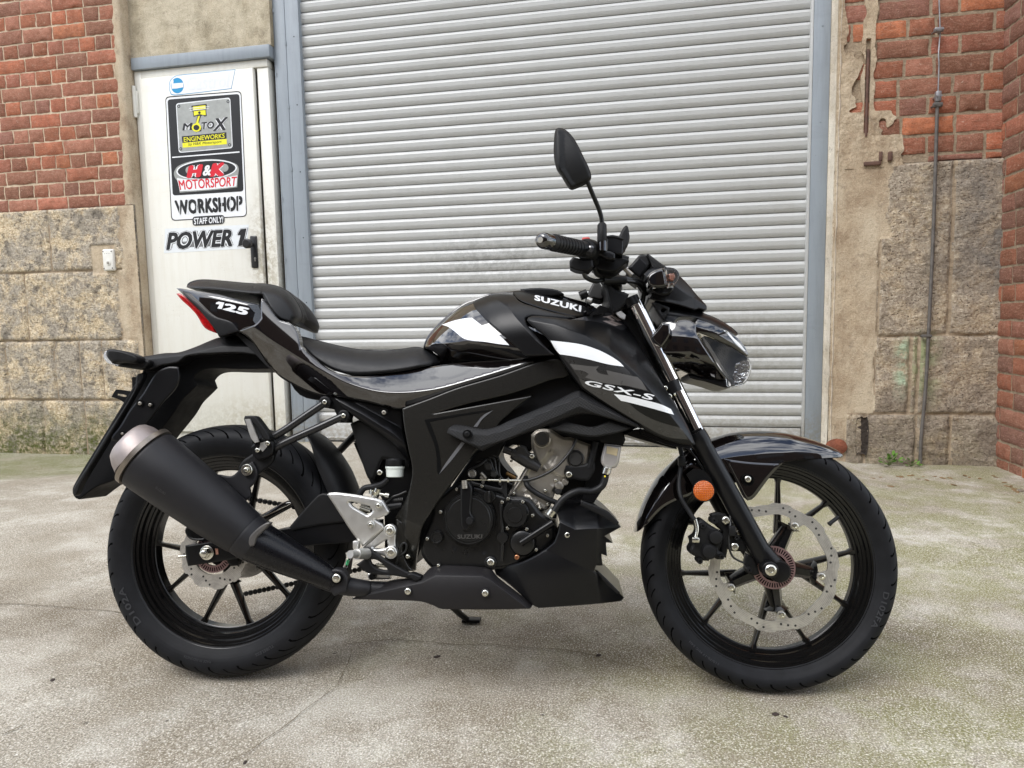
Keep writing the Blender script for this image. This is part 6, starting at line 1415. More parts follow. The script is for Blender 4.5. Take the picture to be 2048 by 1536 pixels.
# textured inner cover
YTX = -.176
tex = skin('textured_cover', [(894, 866), (897, 857), (908, 850), (926, 851), (950, 856), (972, 858), (994, 853), (1017, 842), (1060, 824), (1110, 802), (1151, 782), (1165, 783), (1200, 803), (1245, 828), (1278, 848), (1283, 857), (1262, 851), (1215, 836), (1180, 828), (1150, 830), (1118, 842), (1075, 858), (1030, 874), (990, 889), (964, 902), (930, 885)],
           YTX, M_tex, ctrl=[(1000, 868, -.190), (1100, 832, -.197), (1160, 805, -.202), (930, 868, -.186), (1230, 832, -.194)], folds=[([(890, 858), (930, 868), (975, 872), (1010, 862), (1158, 795), (1280, 855)], .0010, 'U'), ([(890, 868), (960, 892), (1010, 878), (1158, 812), (1280, 860)], .0005, 'D')], rnd=(2.5, .003), th=.012, grid=5, corner=50)
tex2 = skin('textured_cover_lower', [(1093, 857), (1118, 848), (1136, 845), (1160, 850), (1180, 854), (1200, 850), (1217, 843), (1240, 848), (1262, 856), (1246, 863), (1215, 870), (1186, 874), (1150, 869), (1105, 860)], -.170, M_tex, th=.012, rnd=(4, .004), grid=5, corner=40)
ecyl('washer', 934.2, 868.5, -.190, [(-.008, .0098), (.001, .0098), (.001, .0075)], M_groove, 24, 'P', tex); bolt(934, 868, -.1915, .0058, M_matte, tex, depth=.003)
skin('inner_duct', [(1095, 850), (1150, 826), (1225, 836), (1240, 850), (1200, 880), (1120, 868)], -.13, M_dark, th=.1, grid=9)

# ---- headlight unit
YH = -.085
nose = skin('headlight_housing', c_('J', '692,920 735,860 790,800 850,775 905,790 960,770 1040,768 1105,800 1112,830 1118,900 1180,1010 1260,1130 1330,1240 1405,1335 1300,1345 1180,1320 1060,1290 940,1240 860,1190 790,1100 730,1020 700,965'), YH, M_gloss,
            ctrl=[c1('J', 850, 880)+(-.128,), c1('J', 850, 1150)+(-.112,), c1('J', 1000, 900)+(-.132,), c1('J', 1000, 1200)+(-.116,), c1('J', 1150, 960)+(-.130,), c1('J', 1250, 1250)+(-.112,)], folds=[([c1('J', 700, 1085), c1('J', 1060, 1068), c1('J', 1300, 1180), c1('J', 1400, 1330)], .0007, 'D')], mirror=True, rnd=(2.5, .003), grid=4, corner=50)
skin('nose_fin', c_('J', '685,925 740,860 790,795 860,805 862,910 780,1035 735,1000 700,960'), -.128, M_gloss, th=.02, rnd=(4, .005), grid=5, parent=nose, ctrl=[c1('J', 800, 880)+(-.140,)], corner=40)
visor = skin('upper_visor', c_('J', '690,600 760,600 850,618 980,640 1090,665 1200,705 1300,745 1400,800 1470,850 1512,890 1515,910 1480,895 1400,860 1300,820 1200,780 1110,745 1000,735 940,745 900,790 840,780 790,760 740,680'), -.055, M_satin,
             ctrl=[c1('J', 1000, 700)+(-.088,), c1('J', 850, 700)+(-.094,), c1('J', 1250, 790)+(-.070,), c1('J', 1480, 890)+(-.040,)], domes=[(c_('J', '690,600 760,600 850,618 980,640 1090,665 1200,705 1300,745 1400,800 1470,850 1512,890'), 20, .05)], folds=[([c1('J', 700, 700), c1('J', 920, 735), c1('J', 1100, 735), c1('J', 1300, 800), c1('J', 1500, 900)], -.0007, 'D')], mirror=True, rnd=(2, .002), grid=4, corner=45)
brow = skin('headlight_brow', c_('J', '1105,800 1130,760 1250,800 1390,862 1470,905 1530,960 1590,1040 1618,1105 1600,1118 1540,1080 1450,1020 1380,990 1260,935 1140,890 1118,890'), -.072, M_gloss,
            ctrl=[c1('J', 1200, 850)+(-.086,), c1('J', 1350, 930)+(-.082,), c1('J', 1560, 1060)+(-.050,), c1('J', 1610, 1112)+(-.035,)], folds=[([c1('J', 1100, 835), c1('J', 1300, 905), c1('J', 1480, 1000), c1('J', 1600, 1105)], .0004, 'U')], mirror=True, rnd=(2, .002), grid=4, corner=45)
decal('graphic', c_('J', '1378,868 1410,870 1470,935 1540,1000 1590,1065 1575,1065 1500,1000 1430,920'), brow, M_white_d, grid=4, corner=30)
M_refl = plain('reflector_chrome', sRGB(190, 190, 186), .16, metal=1, bump=.003, bscale=60)
skin('lamp_reflector', c_('J', '1150,905 1260,950 1380,1000 1480,1050 1590,1125 1600,1180 1590,1260 1540,1370 1450,1395 1410,1330 1330,1200 1240,1040'), -.045, M_engdk, ctrl=[c1('J', 1400, 1150)+(-.02,)], mirror=True, grid=7, parent=nose)
skin('lamp_bowl', c_('J', '1480,1190 1560,1160 1620,1165 1628,1230 1600,1310 1550,1375 1470,1380 1455,1310'), -.060, M_refl, ctrl=[c1('J', 1550, 1260)+(-.030,)], mirror=True, grid=5, parent=nose)
lens = skin('headlight_lens', c_('J', '1140,890 1260,935 1380,990 1450,1020 1540,1080 1600,1118 1632,1160 1648,1210 1640,1270 1615,1340 1560,1392 1500,1398 1430,1415 1415,1400 1405,1335 1330,1240 1240,1080 1180,980'), -.070, M_glass,
            ctrl=[c1('J', 1350, 1120)+(-.080,), c1('J', 1648, 1210)+(-.020,), c1('J', 1560, 1250)+(-.062,)], mirror=True, rnd=(3, .006), grid=4, corner=40)
skin('lamp_chin', c_('J', '1040,1290 1180,1325 1400,1345 1420,1400 1440,1420 1380,1415 1200,1360 1060,1325'), -.065, M_dark, mirror=True, grid=6, rnd=(3, .004), parent=nose)
# screen, instruments, indicator
scr = skin('instrument_cowl', c_('J', '615,325 650,290 690,268 740,265 830,262 960,350 1050,440 1120,525 1180,590 1216,632 1216,668 1180,668 1140,655 1100,668 1000,640 900,612 780,590 655,565 660,545 700,505 670,460 640,410'), -.080, M_satin,
           ctrl=[c1('J', 750, 450)+(-.098,), c1('J', 950, 560)+(-.092,), c1('J', 1150, 620)+(-.050,)], folds=[([c1('J', 600, 330), c1('J', 850, 400), c1('J', 1000, 510), c1('J', 1216, 640)], .0009, 'U'), ([c1('J', 650, 540), c1('J', 850, 568), c1('J', 970, 590), c1('J', 1100, 540), c1('J', 1216, 560)], -.0005, 'D')], mirror=True, rnd=(2.5, .003), grid=4, corner=50)
skin('screen', c_('J', '642,136 655,134 740,195 833,262 960,350 1050,440 1120,525 1216,632 1190,640 1100,545 900,370 800,290 720,285 690,270 680,230'), -.060, M_tex, ctrl=[c1('J', 650, 136)+(-.075,), c1('J', 1200, 630)+(-.01,)], mirror=True, rnd=(3, .004), grid=5, parent=scr, corner=50)
ip = skin('instrument_panel', c_('J', '458,268 500,225 565,150 590,140 640,145 665,190 668,230 610,320 575,365 540,340 480,295'), -.065, M_matte, mirror=True, rnd=(4, .006), grid=5, corner=40)
skin('panel_recess', c_('J', '478,268 570,165 648,240 570,345'), -.0665, M_satin, th=.001, grid=6, parent=ip, rnd=(2, .001))
fin_ = skin('front_indicator', c_('J', '642,370 655,335 690,305 740,280 800,266 815,300 835,400 850,440 800,455 720,460 665,440 650,410'), -.155, M_gloss, ctrl=[c1('J', 740, 370)+(-.175,)], th=.03, rnd=(6, .012), grid=5)
skin('indicator_stem', c_('J', '650,410 700,420 850,440 890,430 900,470 860,520 760,530 700,500 660,460'), -.11, M_satin, th=.04, rnd=(4, .006), grid=6, parent=fin_)
skin('indicator_lens', c_('J', '800,266 850,262 905,272 940,300 955,340 945,385 910,432 880,432 850,440 835,400 815,300'), -.160, M_glass, ctrl=[c1('J', 880, 350)+(-.178,)], th=.025, rnd=(5, .012), grid=4, parent=fin_)
skin('indicator_bulb', c_('J', '850,330 900,320 915,360 890,400 855,390'), -.157, plain('bulb_orange', sRGB(120, 80, 66), .3), th=.01, rnd=(3, .004), grid=4, parent=fin_)
ecyl('cowl_screw', 702, 523, -.095, [(-.004, .0045), (.002, .004)], M_dark, 16, 'J', scr)
skin('stay_bracket', c_('J', '690,600 730,600 860,650 850,700 800,770 760,720'), -.092, M_matte, holes=[c_('J', '775,668 800,655 830,668 800,705 778,690')], th=.01, rnd=(3, .003), grid=5)

# ---- bars, controls
grip = bmesh.new(); g0, g1 = B(*c1('G', 200, 1300), -.36), B(*c1('G', 560, 1375), -.235); gd = (g1-g0).normalized()
add_tube(grip, [g0, g0+gd*.004, g0.lerp(g1, .3), g0.lerp(g1, .8), g1], [.0155, .0165, .0158, .0158, .0165], 24); gr_ = bpart('grip', grip, M_hose)
bm = bmesh.new(); add_tube(bm, [g0-gd*.034, g0-gd*.031, g0-gd*.024, g0-gd*.003, g0-gd*.001], [.0085, .0135, .0160, .0163, .014], 28); bpart('bar_end', bm, M_gloss, gr_)
bm = bmesh.new(); add_tube(bm, [g0-gd*.0355, g0-gd*.033], [.0055, .0065], 16); bpart('bar_end_screw', bm, M_engal, gr_)
bm = bmesh.new()
for k in range(16):
    a = k/16*2*math.pi
for k in range(9): p = g0.lerp(g1, .12+k*.085); add_tube(bm, [p-gd*.0016, p+gd*.0016], .0172, 24)
bpart('grip_ribs', bm, M_hose, gr_)
bm = bmesh.new(); add_tube(bm, [g1-gd*.004, g1+gd*.002, g1+gd*.006, g1+gd*.028, g1+gd*.034], [.019, .0225, .0235, .0235, .019], 28); sh_ = bpart('switch_housing', bm, M_matte)
bm = bmesh.new(); p = B(*c1('G', 575, 1262), -.225); box(bm, p.x-.009, p.x+.008, p.y-.006, p.y+.012, p.z-.008, p.z+.001, .003); bpart('kill_switch', bm, plain('red_switch', sRGB(190, 30, 24), .4), sh_)
skin('throttle_box', c_('G', '405,1500 440,1455 540,1475 640,1480 650,1550 600,1600 480,1590 410,1560'), -.235, M_matte, th=.03, rnd=(4, .006), grid=5, parent=sh_)
btube('handlebar', [c1('G', 560, 1375)+(-.235,), c1('J', 170, 250)+(-.17,), c1('J', 330, 410)+(-.10,), c1('J', 360, 450)+(-.04,), c1('J', 360, 450)+(.04,), (1228, 540, .10), (1215, 505, .22), (1205, 500, .34)], .0112, M_dark, smooth=8, n=16)
btube('brake_lever', [c1('G', 640, 1370)+(-.225,), c1('G', 635, 1385)+(-.25,), c1('G', 600, 1420)+(-.29,)], [.006, .006, .005], M_dark, smooth=4)
bm = bmesh.new(); disc_at(bm, B(*c1('G', 625, 1370), -.245), [(-.012, .008), (0, .0085), (.006, .006), (.008, .002)], 20); bpart('lever_ball', bm, M_gloss)
skin('lever_perch', c_('G', '640,1345 700,1375 820,1395 872,1420 870,1480 800,1480 720,1440 640,1420'), -.225, M_satin, th=.02, rnd=(4, .005), grid=5)
mcy = skin('brake_fluid_box', c_('G', '790,1240 850,1232 958,1262 955,1300 950,1435 860,1420 790,1390'), -.205, M_satin, th=.045, rnd=(3, .004), grid=6)
skin('box_lid', c_('G', '785,1236 850,1228 962,1258 958,1282 850,1256 788,1262'), -.208, M_matte, th=.05, rnd=(2, .002), grid=5, parent=mcy)
skin('control_block', c_('G', '600,1400 700,1420 870,1440 1010,1470 1015,1500 960,1536 880,1600 760,1600 640,1560'), -.19, M_dark, th=.05, rnd=(4, .006), grid=6)
skin('bar_mount', c_('J', '180,220 335,140 330,200 300,330 260,330'), -.10, M_dark, th=.05, rnd=(4, .005), grid=6)
btube('mirror_boot', [c1('G', 740, 1395)+(-.235,), c1('G', 742, 1290)+(-.235,)], .0088, M_gloss, smooth=0, n=20)
btube('mirror_boot', [c1('G', 740, 1300)+(-.235,), c1('G', 738, 1290)+(-.235,), c1('G', 737, 1130)+(-.237,), c1('G', 735, 1108)+(-.237,)], [.0100, .0105, .0100, .0070], M_matte, smooth=1, n=20)
btube('mirror_stalk', [c1('G', 736, 1120)+(-.237,), c1('G', 728, 1040)+(-.240,), c1('G', 700, 950)+(-.248,), c1('G', 640, 810)+(-.265,), c1('G', 590, 690)+(-.280,), c1('G', 560, 640)+(-.285,)], .0048, M_satin, smooth=6, n=14)
mir = skin('mirror', c_('G', '290,132 345,140 400,180 450,240 500,325 545,420 590,510 618,580 628,630 608,665 540,705 470,735 430,748 400,735 365,685 320,610 275,545 252,470 243,400 243,300 250,200 262,150'), -.290, M_matte, ctrl=[c1('G', 400, 450)+(-.318,), c1('G', 330, 280)+(-.314,), c1('G', 480, 600)+(-.312,)], ridges=[([c1('G', 285, 150), c1('G', 300, 560), c1('G', 420, 740)], .006, 12)], th=.012, rnd=(7, .014), grid=5, corner=70)
skin('mirror_glass', c_('G', '290,145 400,190 500,340 610,630 430,735 290,555 255,300'), -.277, M_chrome, th=.0015, grid=8, parent=mir)
mir2 = skin('mirror', c_('G', '985,1130 1000,1140 1015,1200 1020,1260 1010,1310 985,1360 955,1402 925,1390 905,1300 905,1260 925,1210 955,1155'), .29, M_matte, ctrl=[c1('G', 960, 1270)+(.275,)], th=.02, rnd=(5, .010), grid=5)
btube('mirror_stalk', [c1('G', 960, 1390)+(.29,), c1('G', 900, 1440)+(.26,), c1('G', 860, 1470)+(.24,)], .005, M_satin, smooth=4)
btube('grip_far', [(1205, 500, .30), (1196, 497, .40)], .016, M_hose, smooth=0, n=20)
btube('far_lever', [c1('G', 870, 1440)+(.2,), c1('G', 1010, 1475)+(.2,)], .007, M_dark, smooth=0)
# cables in front of the head
btube('control_cable', [c1('J', 30, 290)+(-.21,), c1('J', 60, 360)+(-.2,), c1('J', 150, 395)+(-.16,), c1('J', 240, 380)+(-.13,), c1('J', 420, 390)+(-.10,), c1('J', 560, 420)+(-.07,), c1('J', 640, 520)+(-.03,)], .0052, M_cable, smooth=6)
btube('control_cable', [c1('J', 130, 250)+(-.19,), c1('J', 170, 330)+(-.16,), c1('J', 280, 350)+(-.12,), c1('J', 480, 380)+(-.08,), c1('J', 620, 450)+(-.05,)], .0062, M_cable, smooth=6)
btube('cable_sleeve', [c1('J', 215, 385)+(-.135,), c1('J', 430, 385)+(-.105,)], .0105, M_matte, smooth=2)
btube('control_cable', [c1('J', 500, 380)+(-.08,), c1('J', 610, 430)+(-.05,), c1('J', 600, 600)+(-.03,), c1('J', 560, 800)+(-.02,)], .0055, M_cable, smooth=6)
btube('control_cable', [c1('J', 560, 430)+(.03,), c1('J', 690, 640)+(.03,), c1('J', 740, 860)+(.03,)], .006, M_cable, smooth=6)
btube('hose_union', [c1('J', 415, 262)+(-.13,), c1('J', 500, 340)+(-.13,)], [.0052, .0062], M_engal, smooth=0)
skin('top_yoke', c_('J', '215,420 290,400 330,470 420,500 470,520 440,600 400,650 350,690 320,700 270,570 250,480'), -.11, M_matte, ctrl=[c1('J', 340, 550)+(-.122,)], th=.2, rnd=(5, .008), grid=6)
skin('ignition_switch', c_('J', '80,500 130,400 180,400 200,430 250,540 200,575 130,560 90,590 50,570'), .0, M_engdk, th=.06, rnd=(4, .008), grid=6)
btube('steering_lock_cap', [c1('J', 0, 540)+(-.02,), c1('J', 70, 510)+(-.02,)], .011, M_dark, smooth=0)
btube('key_barrel', [c1('J', 65, 575)+(-.03,), c1('J', 110, 590)+(-.03,)], .008, M_castal, smooth=0)
skin('tank_front_bracket', c_('J', '60,622 110,625 150,650 200,685 160,700 90,680'), .0, M_dark, th=.05, rnd=(3, .004), grid=7)
skin('head_cover', c_('J', '430,700 560,800 620,980 700,1150 780,1300 850,1400 800,1440 640,1180 500,960 420,860 400,800'), -.06, M_dark, th=.12, rnd=(4, .005), grid=8)
skin('yoke_tab', c_('J', '345,700 390,680 440,720 430,760 380,740'), -.12, M_castal, th=.01, grid=6)
btube('key', [c1('J', 40, 700)+(-.05,), c1('J', 60, 690)+(-.05,)], .004, M_dark, smooth=0)

# ---------------------------------------------------------------- stickers on the door
def dpanel(name, pts, mat, off, par=None, th=.0006, step=200, corner=48, rs=True):
    R = resample([(p[0], p[1], 0) for p in pts], 4, corner) if rs else [(p[0], p[1], 0) for p in pts]
    bm = bmesh.new(); f = [bm.verts.new(lp(p[0], p[1], off)) for p in R]; bm.faces.new(f)
    return from_bm(name, bm, par or door, mat, 0)
def dtext(name, txt, q, mat, off, par, bold=.0, spacing=1):
    bm = text_mesh(txt, bold, spacing)
    for v in bm.verts: v.co = lp(*quadmap(v.co.x, v.co.y, q), off+v.co.z)
    return from_bm(name, bm, par, mat, 0)
def rrect(q, r, n=5):                                  # rounded quad in pixels, TL TR BR BL
    o = []
    for i in range(4):
        p, a, b = Vector(q[i]), Vector(q[i-1]), Vector(q[(i+1) % 4]); u = (a-p).normalized()*r; v = (b-p).normalized()*r
        for k in range(n+1):
            t = k/n; o.append(tuple((p+u)*(1-t)**2+p*2*t*(1-t)+(p+v)*t*t))
    return o
Hc = lambda s: [(200+float(t.split(',')[0])/3.0725, 80+float(t.split(',')[1])/3.0725) for t in s.split()]
sg = lambda n, c, r=.4: plain(n, sRGB(*c), r, var=.03)
V_w, V_b, V_y, V_r, V_s, V_blue, V_g, V_cream = sg('vinyl_white', (226, 228, 230)), sg('vinyl_black', (24, 24, 26)), sg('vinyl_yellow', (228, 222, 40)), sg('vinyl_red', (206, 24, 44)), plain('vinyl_silver', sRGB(160, 162, 158), .35, metal=.3), sg('vinyl_blue', (30, 140, 190)), sg('vinyl_grey', (70, 72, 74)), sg('vinyl_pale', (218, 222, 224))
st = dpanel('workshop_sticker', rrect(Hc('400,348 868,312 903,1085 438,1112'), 9), V_b, .0012)
dpanel('sticker_field', rrect(Hc('405,355 864,319 898,1080 443,1106'), 8), V_w, .0018, st)
dpanel('sticker_field', rrect(Hc('415,366 856,331 882,930 447,956'), 6), V_b, .0024, st)
dpanel('sticker_line', Hc('443,718 857,684 857,692 443,725'), V_w, .0032, st, rs=False)
dpanel('sticker_plate', rrect(Hc('466,390 800,353 816,664 484,694'), 6), V_w, .0032, st)
dpanel('sticker_plate', rrect(Hc('471,396 795,359 811,659 489,688'), 5), V_s, .0038, st)
for q in ('484,407', '787,378', '796,644', '496,669'):
    x, y = Hc(q)[0]; dpanel('sticker_rivet', [(x+3.2*math.cos(k*.52), y+3.4*math.sin(k*.52)) for k in range(12)], V_g, .0044, st)
    dpanel('sticker_rivet', [(x+1.4*math.cos(k*.52), y+1.5*math.sin(k*.52)) for k in range(12)], V_s, .0048, st)
# piston and rod
dpanel('piston_picture', Hc('562,404 655,392 658,420 652,432 656,468 640,470 634,462 620,466 605,520 625,540 622,560 590,566 562,552 560,535 590,505 598,465 575,472 570,440 560,430'), V_b, .0044, st, corner=20)
dpanel('piston_picture', Hc('570,410 648,400 650,425 573,434'), V_y, .0050, st, rs=False)
dpanel('piston_picture', Hc('575,438 648,430 650,462 632,460 612,455 596,460 578,465'), V_y, .0050, st, rs=False)
dpanel('piston_picture', Hc('602,468 614,466 604,505 616,525 590,540 572,530 592,505'), V_y, .0050, st, rs=False)
x, y = Hc('592,538')[0]; dpanel('piston_picture', [(x+9.5*math.cos(k*.52), y+8.5*math.sin(k*.52)) for k in range(12)], V_y, .0051, st)
dpanel('piston_picture', [(x+6*math.cos(k*.52), y+5.5*math.sin(k*.52)) for k in range(12)], V_b, .0056, st)
x, y = Hc('611,446')[0]; dpanel('piston_picture', [(x+2.6*math.cos(k*.52), y+2.6*math.sin(k*.52)) for k in range(12)], V_b, .0056, st)
for q in ('548,418 672,408 672,411 548,422', '552,430 666,420 668,423 552,434'): dpanel('piston_picture', Hc(q), V_w, .0057, st, rs=False)
for off, bold, mt_ in ((.0044, .10, V_w), (.0052, .035, V_b)):
    dtext('sticker_text', 'M', Hc('514,512 568,508 562,552 506,556'), mt_, off, st, bold)
    dtext('sticker_text', 'TO', Hc('624,506 702,498 700,542 620,550'), mt_, off, st, bold)
    dtext('sticker_text', 'X', Hc('708,482 788,472 770,552 694,560'), mt_, off, st, bold)
dpanel('sticker_band', Hc('503,592 776,566 778,606 506,632'), V_b, .0044, st, rs=False)
dpanel('sticker_band', Hc('506,633 778,607 780,640 508,662'), V_y, .0044, st, rs=False)
dtext('sticker_text', 'ENGINEWORKS', Hc('514,598 766,573 766,602 516,627'), V_y, .0052, st, .015)
dtext('sticker_text', 'by H&K Motorsport', Hc('545,632 748,616 746,636 543,654'), V_b, .0052, st, .0)
def ell(q, rx, ry, rot, n=28):
    x, y = Hc(q)[0]; return [(x+rx*math.cos(t)*math.cos(rot)-ry*math.sin(t)*math.sin(rot), y+rx*math.cos(t)*math.sin(rot)+ry*math.sin(t)*math.cos(rot)) for t in [k/n*2*math.pi for k in range(n)]]
dpanel('badge', Hc('455,812 480,775 560,745 650,732 760,738 840,765 852,790 848,835 843,905 740,918 600,930 490,938 478,870 460,845'), V_s, .0032, st, corner=60)
dpanel('badge', ell('655,797', 61, 20, -.07), V_w, .0038, st, rs=False); dpanel('badge', ell('655,797', 58, 17.5, -.07), V_b, .0044, st, rs=False)
dpanel('badge', Hc('472,848 600,862 760,845 845,832 838,900 740,912 600,924 492,930'), V_w, .0049, st, corner=60)
for q in ('550,800', '765,785'): dpanel('badge', ell(q, 8, 8, 0, 16), V_s, .0049, st, rs=False)
dtext('sticker_text', 'H', Hc('545,772 635,762 618,842 530,850'), V_w, .0054, st, .16); dtext('sticker_text', 'K', Hc('692,758 775,750 762,836 670,842'), V_w, .0054, st, .16)
dtext('sticker_text', 'H', Hc('545,772 635,762 618,842 530,850'), V_r, .0060, st, .09); dtext('sticker_text', 'K', Hc('692,758 775,750 762,836 670,842'), V_r, .0060, st, .09)
dtext('sticker_text', '&', Hc('640,770 690,766 680,832 628,836'), V_w, .0066, st, .04)
dtext('sticker_text', 'MOTORSPORT', Hc('480,862 842,838 836,896 492,922'), V_r, .0056, st, .02)
dtext('sticker_text', 'WORKSHOP', Hc('456,985 876,955 876,1050 470,1075'), V_b, .0032, st, .06)
for k in range(8):                                     # stencil bridges
    u = (k+.5)/8+.002; x0, y0 = quadmap(u, .5, Hc('456,985 876,955 876,1050 470,1075'))
    if k != 4: dpanel('stencil_gap', [(x0-.5, y0-16), (x0+.7, y0-16), (x0+.7, y0+16), (x0-.5, y0+16)], V_w, .0036, st, rs=False)
dpanel('sticker_tab', rrect(Hc('567,1086 764,1074 764,1128 569,1142'), 7), V_b, .0034, st)
dtext('sticker_text', 'STAFF ONLY!', Hc('576,1094 758,1084 756,1122 578,1134'), V_w, .0042, st, .03)
s2 = dpanel('clear_sticker', Hc('400,1160 915,1134 900,1282 392,1310'), V_cream, .0009, rs=False)
for off_, bd_, m_, g_ in ((.0015, .13, V_b, 5), (.0022, .10, V_w, 3), (.0030, .045, V_b, 0)):
    dtext('sticker_text', 'POWER', Hc('%d,%d %d,%d %d,%d %d,%d' % (424-g_, 1182-g_, 830+g_, 1160-g_, 812+g_, 1268+g_, 406-g_, 1292+g_)), m_, off_, s2, bd_, .95)
    q = [(864, 1162), (900, 1158), (878, 1264), (848, 1267), (864, 1198), (846, 1200), (850, 1184)]; cx_, cy_ = 865, 1210
    dpanel('sticker_text', [(200+(cx_+(x-cx_)*(1+g_*.055))/3.0725, 80+(cy_+(y-cy_)*(1+g_*.02))/3.0725) for x, y in q], m_, off_+.0005, s2, rs=False)
dpanel('smudge', Hc('495,1240 800,1225 798,1262 520,1275'), sg('smudge_grey', (120, 122, 122)), .0012, s2, rs=False)
s3 = dpanel('round_end_sticker', Hc('832,180 808,300 460,340 435,335 425,300 428,255 450,228 480,216 640,200'), V_blue, .0009, corner=40)
dpanel('sticker_field', Hc('829,183 806,297 462,336 438,330 428,300 431,257 452,231 481,219 640,203'), V_w, .0014, s3, corner=40)
dpanel('round_badge', ell('475,280', 13, 15.5, 0), V_blue, .0019, s3, rs=False)
dpanel('round_badge', Hc('440,268 512,262 512,290 470,298 440,300'), V_w, .0024, s3, rs=False)
dpanel('round_badge', Hc('438,262 446,240 452,250 448,295 440,296'), V_w, .0025, s3, rs=False)
dtext('sticker_text', 'Castrol', Hc('535,225 800,198 790,290 530,312'), sg('ghost_text', (220, 223, 227)), .0019, s3, .03)

# ---------------------------------------------------------------- small things on the walls and ground
kp_ = W(218, 520, YW-.03); key_ = empty('key_switch', tuple(kp_), label='white plastic key switch plate screwed to the stone beside the door', category='switch')
M_wp = plain('white_plastic', sRGB(220, 218, 210), .4)
bm = bmesh.new(); box(bm, -.046, .046, -.012, .02, -.078, .078, .012, 3); from_bm('face_plate', bm, key_, M_wp)
bm = bmesh.new(); disc_at(bm, Vector((.004, -.013, -.022)), [(0, .018), (.003, .017)], 24); from_bm('switch_ring', bm, key_, M_wp)
bm = bmesh.new(); disc_at(bm, Vector((.004, -.016, -.022)), [(0, .010), (.003, .0095)], 20); from_bm('key_cylinder', bm, key_, M_engal)
for x, z in ((-.034, .06), (.034, .06), (-.034, -.06), (.034, -.06)):
    bm = bmesh.new(); disc_at(bm, Vector((x, -.012, z)), [(0, .0045), (.002, .004)], 12); from_bm('screw', bm, key_, M_engdk)
for x in (-.016, -.001, .014, .028):
    bm = bmesh.new(); disc_at(bm, Vector((x-.006, -.012, .045)), [(0, .0024), (.001, .002)], 10); from_bm('status_light', bm, key_, M_engdk)
# black box on the side wall, cut by the frame
bx = W(2046, 240, 3.95); bb = empty('wall_box', (XC-tilt*2.0, 3.82, W(2047, 243, 3.9).z), label='black box with pale round knob on the side brick wall, cut by the picture edge', category='box')
bm = bmesh.new(); box(bm, -.09, .0, -.16, .13, -.19, .19, .006); from_bm('box_body', bm, bb, M_blackplastic)
bm = bmesh.new(); disc_at(bm, Vector((-.03, .131, .03)), [(0, .03), (.02, .035), (.045, .03), (.05, .018)], 24, Vector((0, 1, 0))); from_bm('box_knob', bm, bb, M_wp)
# weeds
M_leaf = NB('weed_leaf'); v = M_leaf.noise(60, 4)
M_leaf = M_leaf.set(col=M_leaf.ramp(v, [(.3, sRGB(66, 104, 34)), (.7, sRGB(116, 156, 66))]), rough=.5, nrm=M_leaf.bump(v, .002))
M_stem = plain('weed_stem', sRGB(96, 110, 60), .6)
def weed(px, n, size, seed, label):
    rnd = random.Random(seed); p = W(px, 924, YP-.07); root = empty('weed', (p.x, YP-.07, ground_z(p.x, YP-.07)), label=label, category='weed', group='small weeds at the foot of the pier')
    bs, bl = bmesh.new(), bmesh.new()
    for k in range(n):
        a = rnd.uniform(0, 6.28); el = rnd.uniform(.35, 1.2); L = size*rnd.uniform(.4, 1); d = Vector((math.cos(a)*math.cos(el), math.sin(a)*math.cos(el)*.7-.15, math.sin(el)))
        tip = d*L; add_tube(bs, [(0, 0, 0), d*L*.5+Vector((0, 0, .004)), tip], [.0012, .001, .0008], 5)
        s = size*rnd.uniform(.22, .36); fwd = (d+Vector((0, -.4, -.2))).normalized(); rt_ = fwd.cross(Vector((rnd.uniform(-.3, .3), -.5, 1))).normalized(); up = rt_.cross(fwd)
        ring = []
        for j in range(10):
            t = j/10*2*math.pi; u = math.cos(t); w_ = math.sin(t)*(.75+.15*u); ring.append(bl.verts.new(tip+fwd*(u+.9)*s*.62+rt_*w_*s*.62+up*(-.12*s*(w_*w_)+.03*s*math.sin(3*t))))
        c = bl.verts.new(tip+fwd*.85*s*.62+up*.05*s)
        for j in range(10): bl.faces.new((ring[j], ring[(j+1) % 10], c))
    from_bm('stem', bs, root, M_stem); from_bm('leaves', bl, root, M_leaf)
weed(1778, 22, .075, 3, 'larger of two small green weeds growing at the foot of the pier'); weed(1822, 14, .06, 5, 'smaller green weed at the foot of the pier, nearer the metal rod')
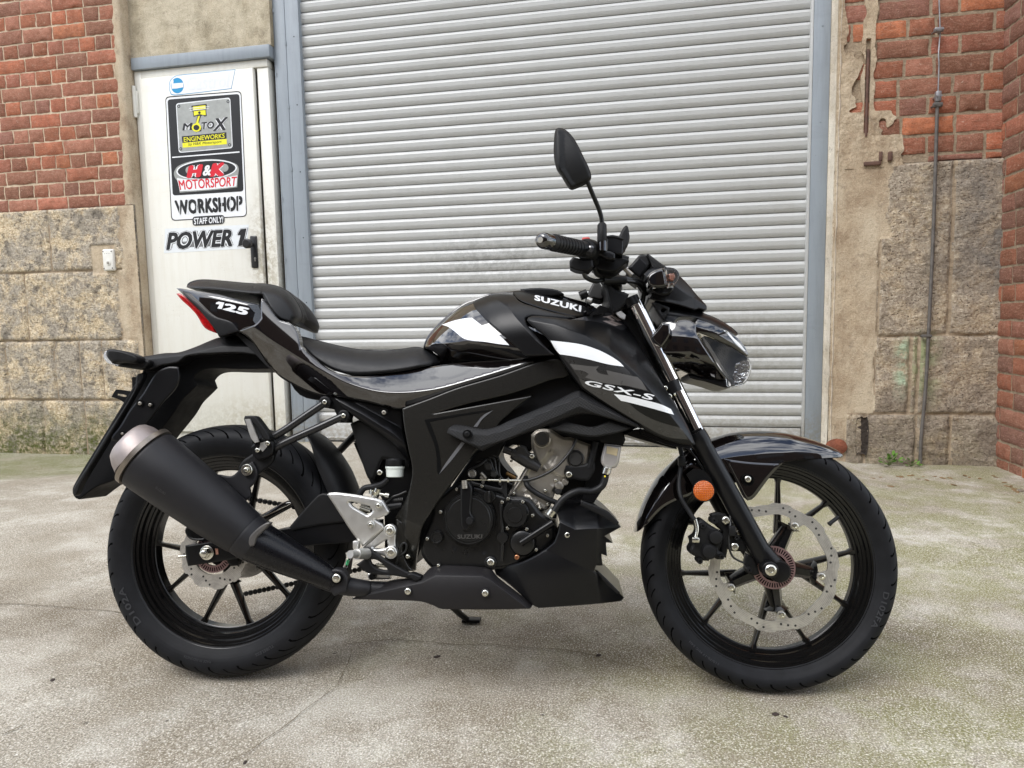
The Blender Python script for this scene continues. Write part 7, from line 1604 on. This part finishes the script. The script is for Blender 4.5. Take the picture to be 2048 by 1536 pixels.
# litter
def chip(px, py, s, mat, name, label, cat, seed, flat=.35, group=None):
    rnd = random.Random(seed); p = G(px, py); bm = bmesh.new(); bmesh.ops.create_icosphere(bm, subdivisions=2, radius=1)
    for v in bm.verts: v.co *= 1+.35*noise.noise(v.co*1.7+Vector((seed, 0, 0))); v.co = Vector((v.co.x*s, v.co.y*s*.6, v.co.z*s*flat))
    o = from_bm(name, bm, None, mat, 40, label=label, category=cat); o.location = (p.x, p.y, ground_z(p.x, p.y)+s*flat*.5); o.rotation_euler.z = rnd.uniform(0, 3)
    if group: o['group'] = group
M_chip = plain('dark_crumb', sRGB(50, 38, 32), .8, var=.4); M_leafd = plain('dry_leaf', sRGB(120, 96, 66), .8, var=.3); M_st = plain('pebble', sRGB(120, 110, 96), .85, var=.3)
chip(1551, 1430, .0085, M_chip, 'dirt_crumb', 'larger dark crumb on the ground below the front wheel', 'crumb', 1)
chip(1571, 1434, .0055, M_chip, 'dirt_crumb', 'smaller dark crumb right of the larger one below the front wheel', 'crumb', 2)
chip(874, 1314, .011, M_chip, 'dirt_crumb', 'dark spot of dirt on the ground below the belly cowl, left of centre', 'crumb', 3, .1)
chip(1197, 1311, .008, M_chip, 'dirt_crumb', 'dark pebble on the ground between the belly cowl and front wheel', 'crumb', 4)
chip(490, 1525, .006, M_chip, 'dirt_crumb', 'dark speck at the bottom edge of the picture, left of centre', 'crumb', 5)
chip(105, 1361, .009, M_chip, 'twig', 'short dark twig lying on the ground at the far left', 'twig', 6, .2)
chip(2043, 966, .022, M_st, 'pebble', 'pale pebble at the foot of the side wall', 'pebble', 7)
rnd = random.Random(5)
lbl = []
for k in range(46):
    px = rnd.uniform(1670, 2040); py = 933+rnd.uniform(0, 8)+(max(0, px-1990)*.62)
    if rnd.random() < .2: py += rnd.uniform(0, 30)
    lbl.append((px, py))
bm = bmesh.new()
for i, (px, py) in enumerate(lbl):
    p = G(px, py); p.z = ground_z(p.x, p.y); s = rnd.uniform(.004, .013); r = bmesh.ops.create_icosphere(bm, subdivisions=1, radius=1)
    an = rnd.uniform(0, 3)
    for v in r['verts']:
        c = v.co*(1+.4*noise.noise(v.co*2+Vector((i, 0, 0)))); c = Vector((c.x*s*1.6, c.y*s*.8, c.z*s*.4)); c.rotate(Matrix.Rotation(an, 3, 'Z')); v.co = c+p+Vector((0, 0, s*.2))
from_bm('wall_foot_debris', bm, None, M_leafd, 30, kind='stuff', label='dry leaf crumbs and grit along the foot of the right walls', category='debris')
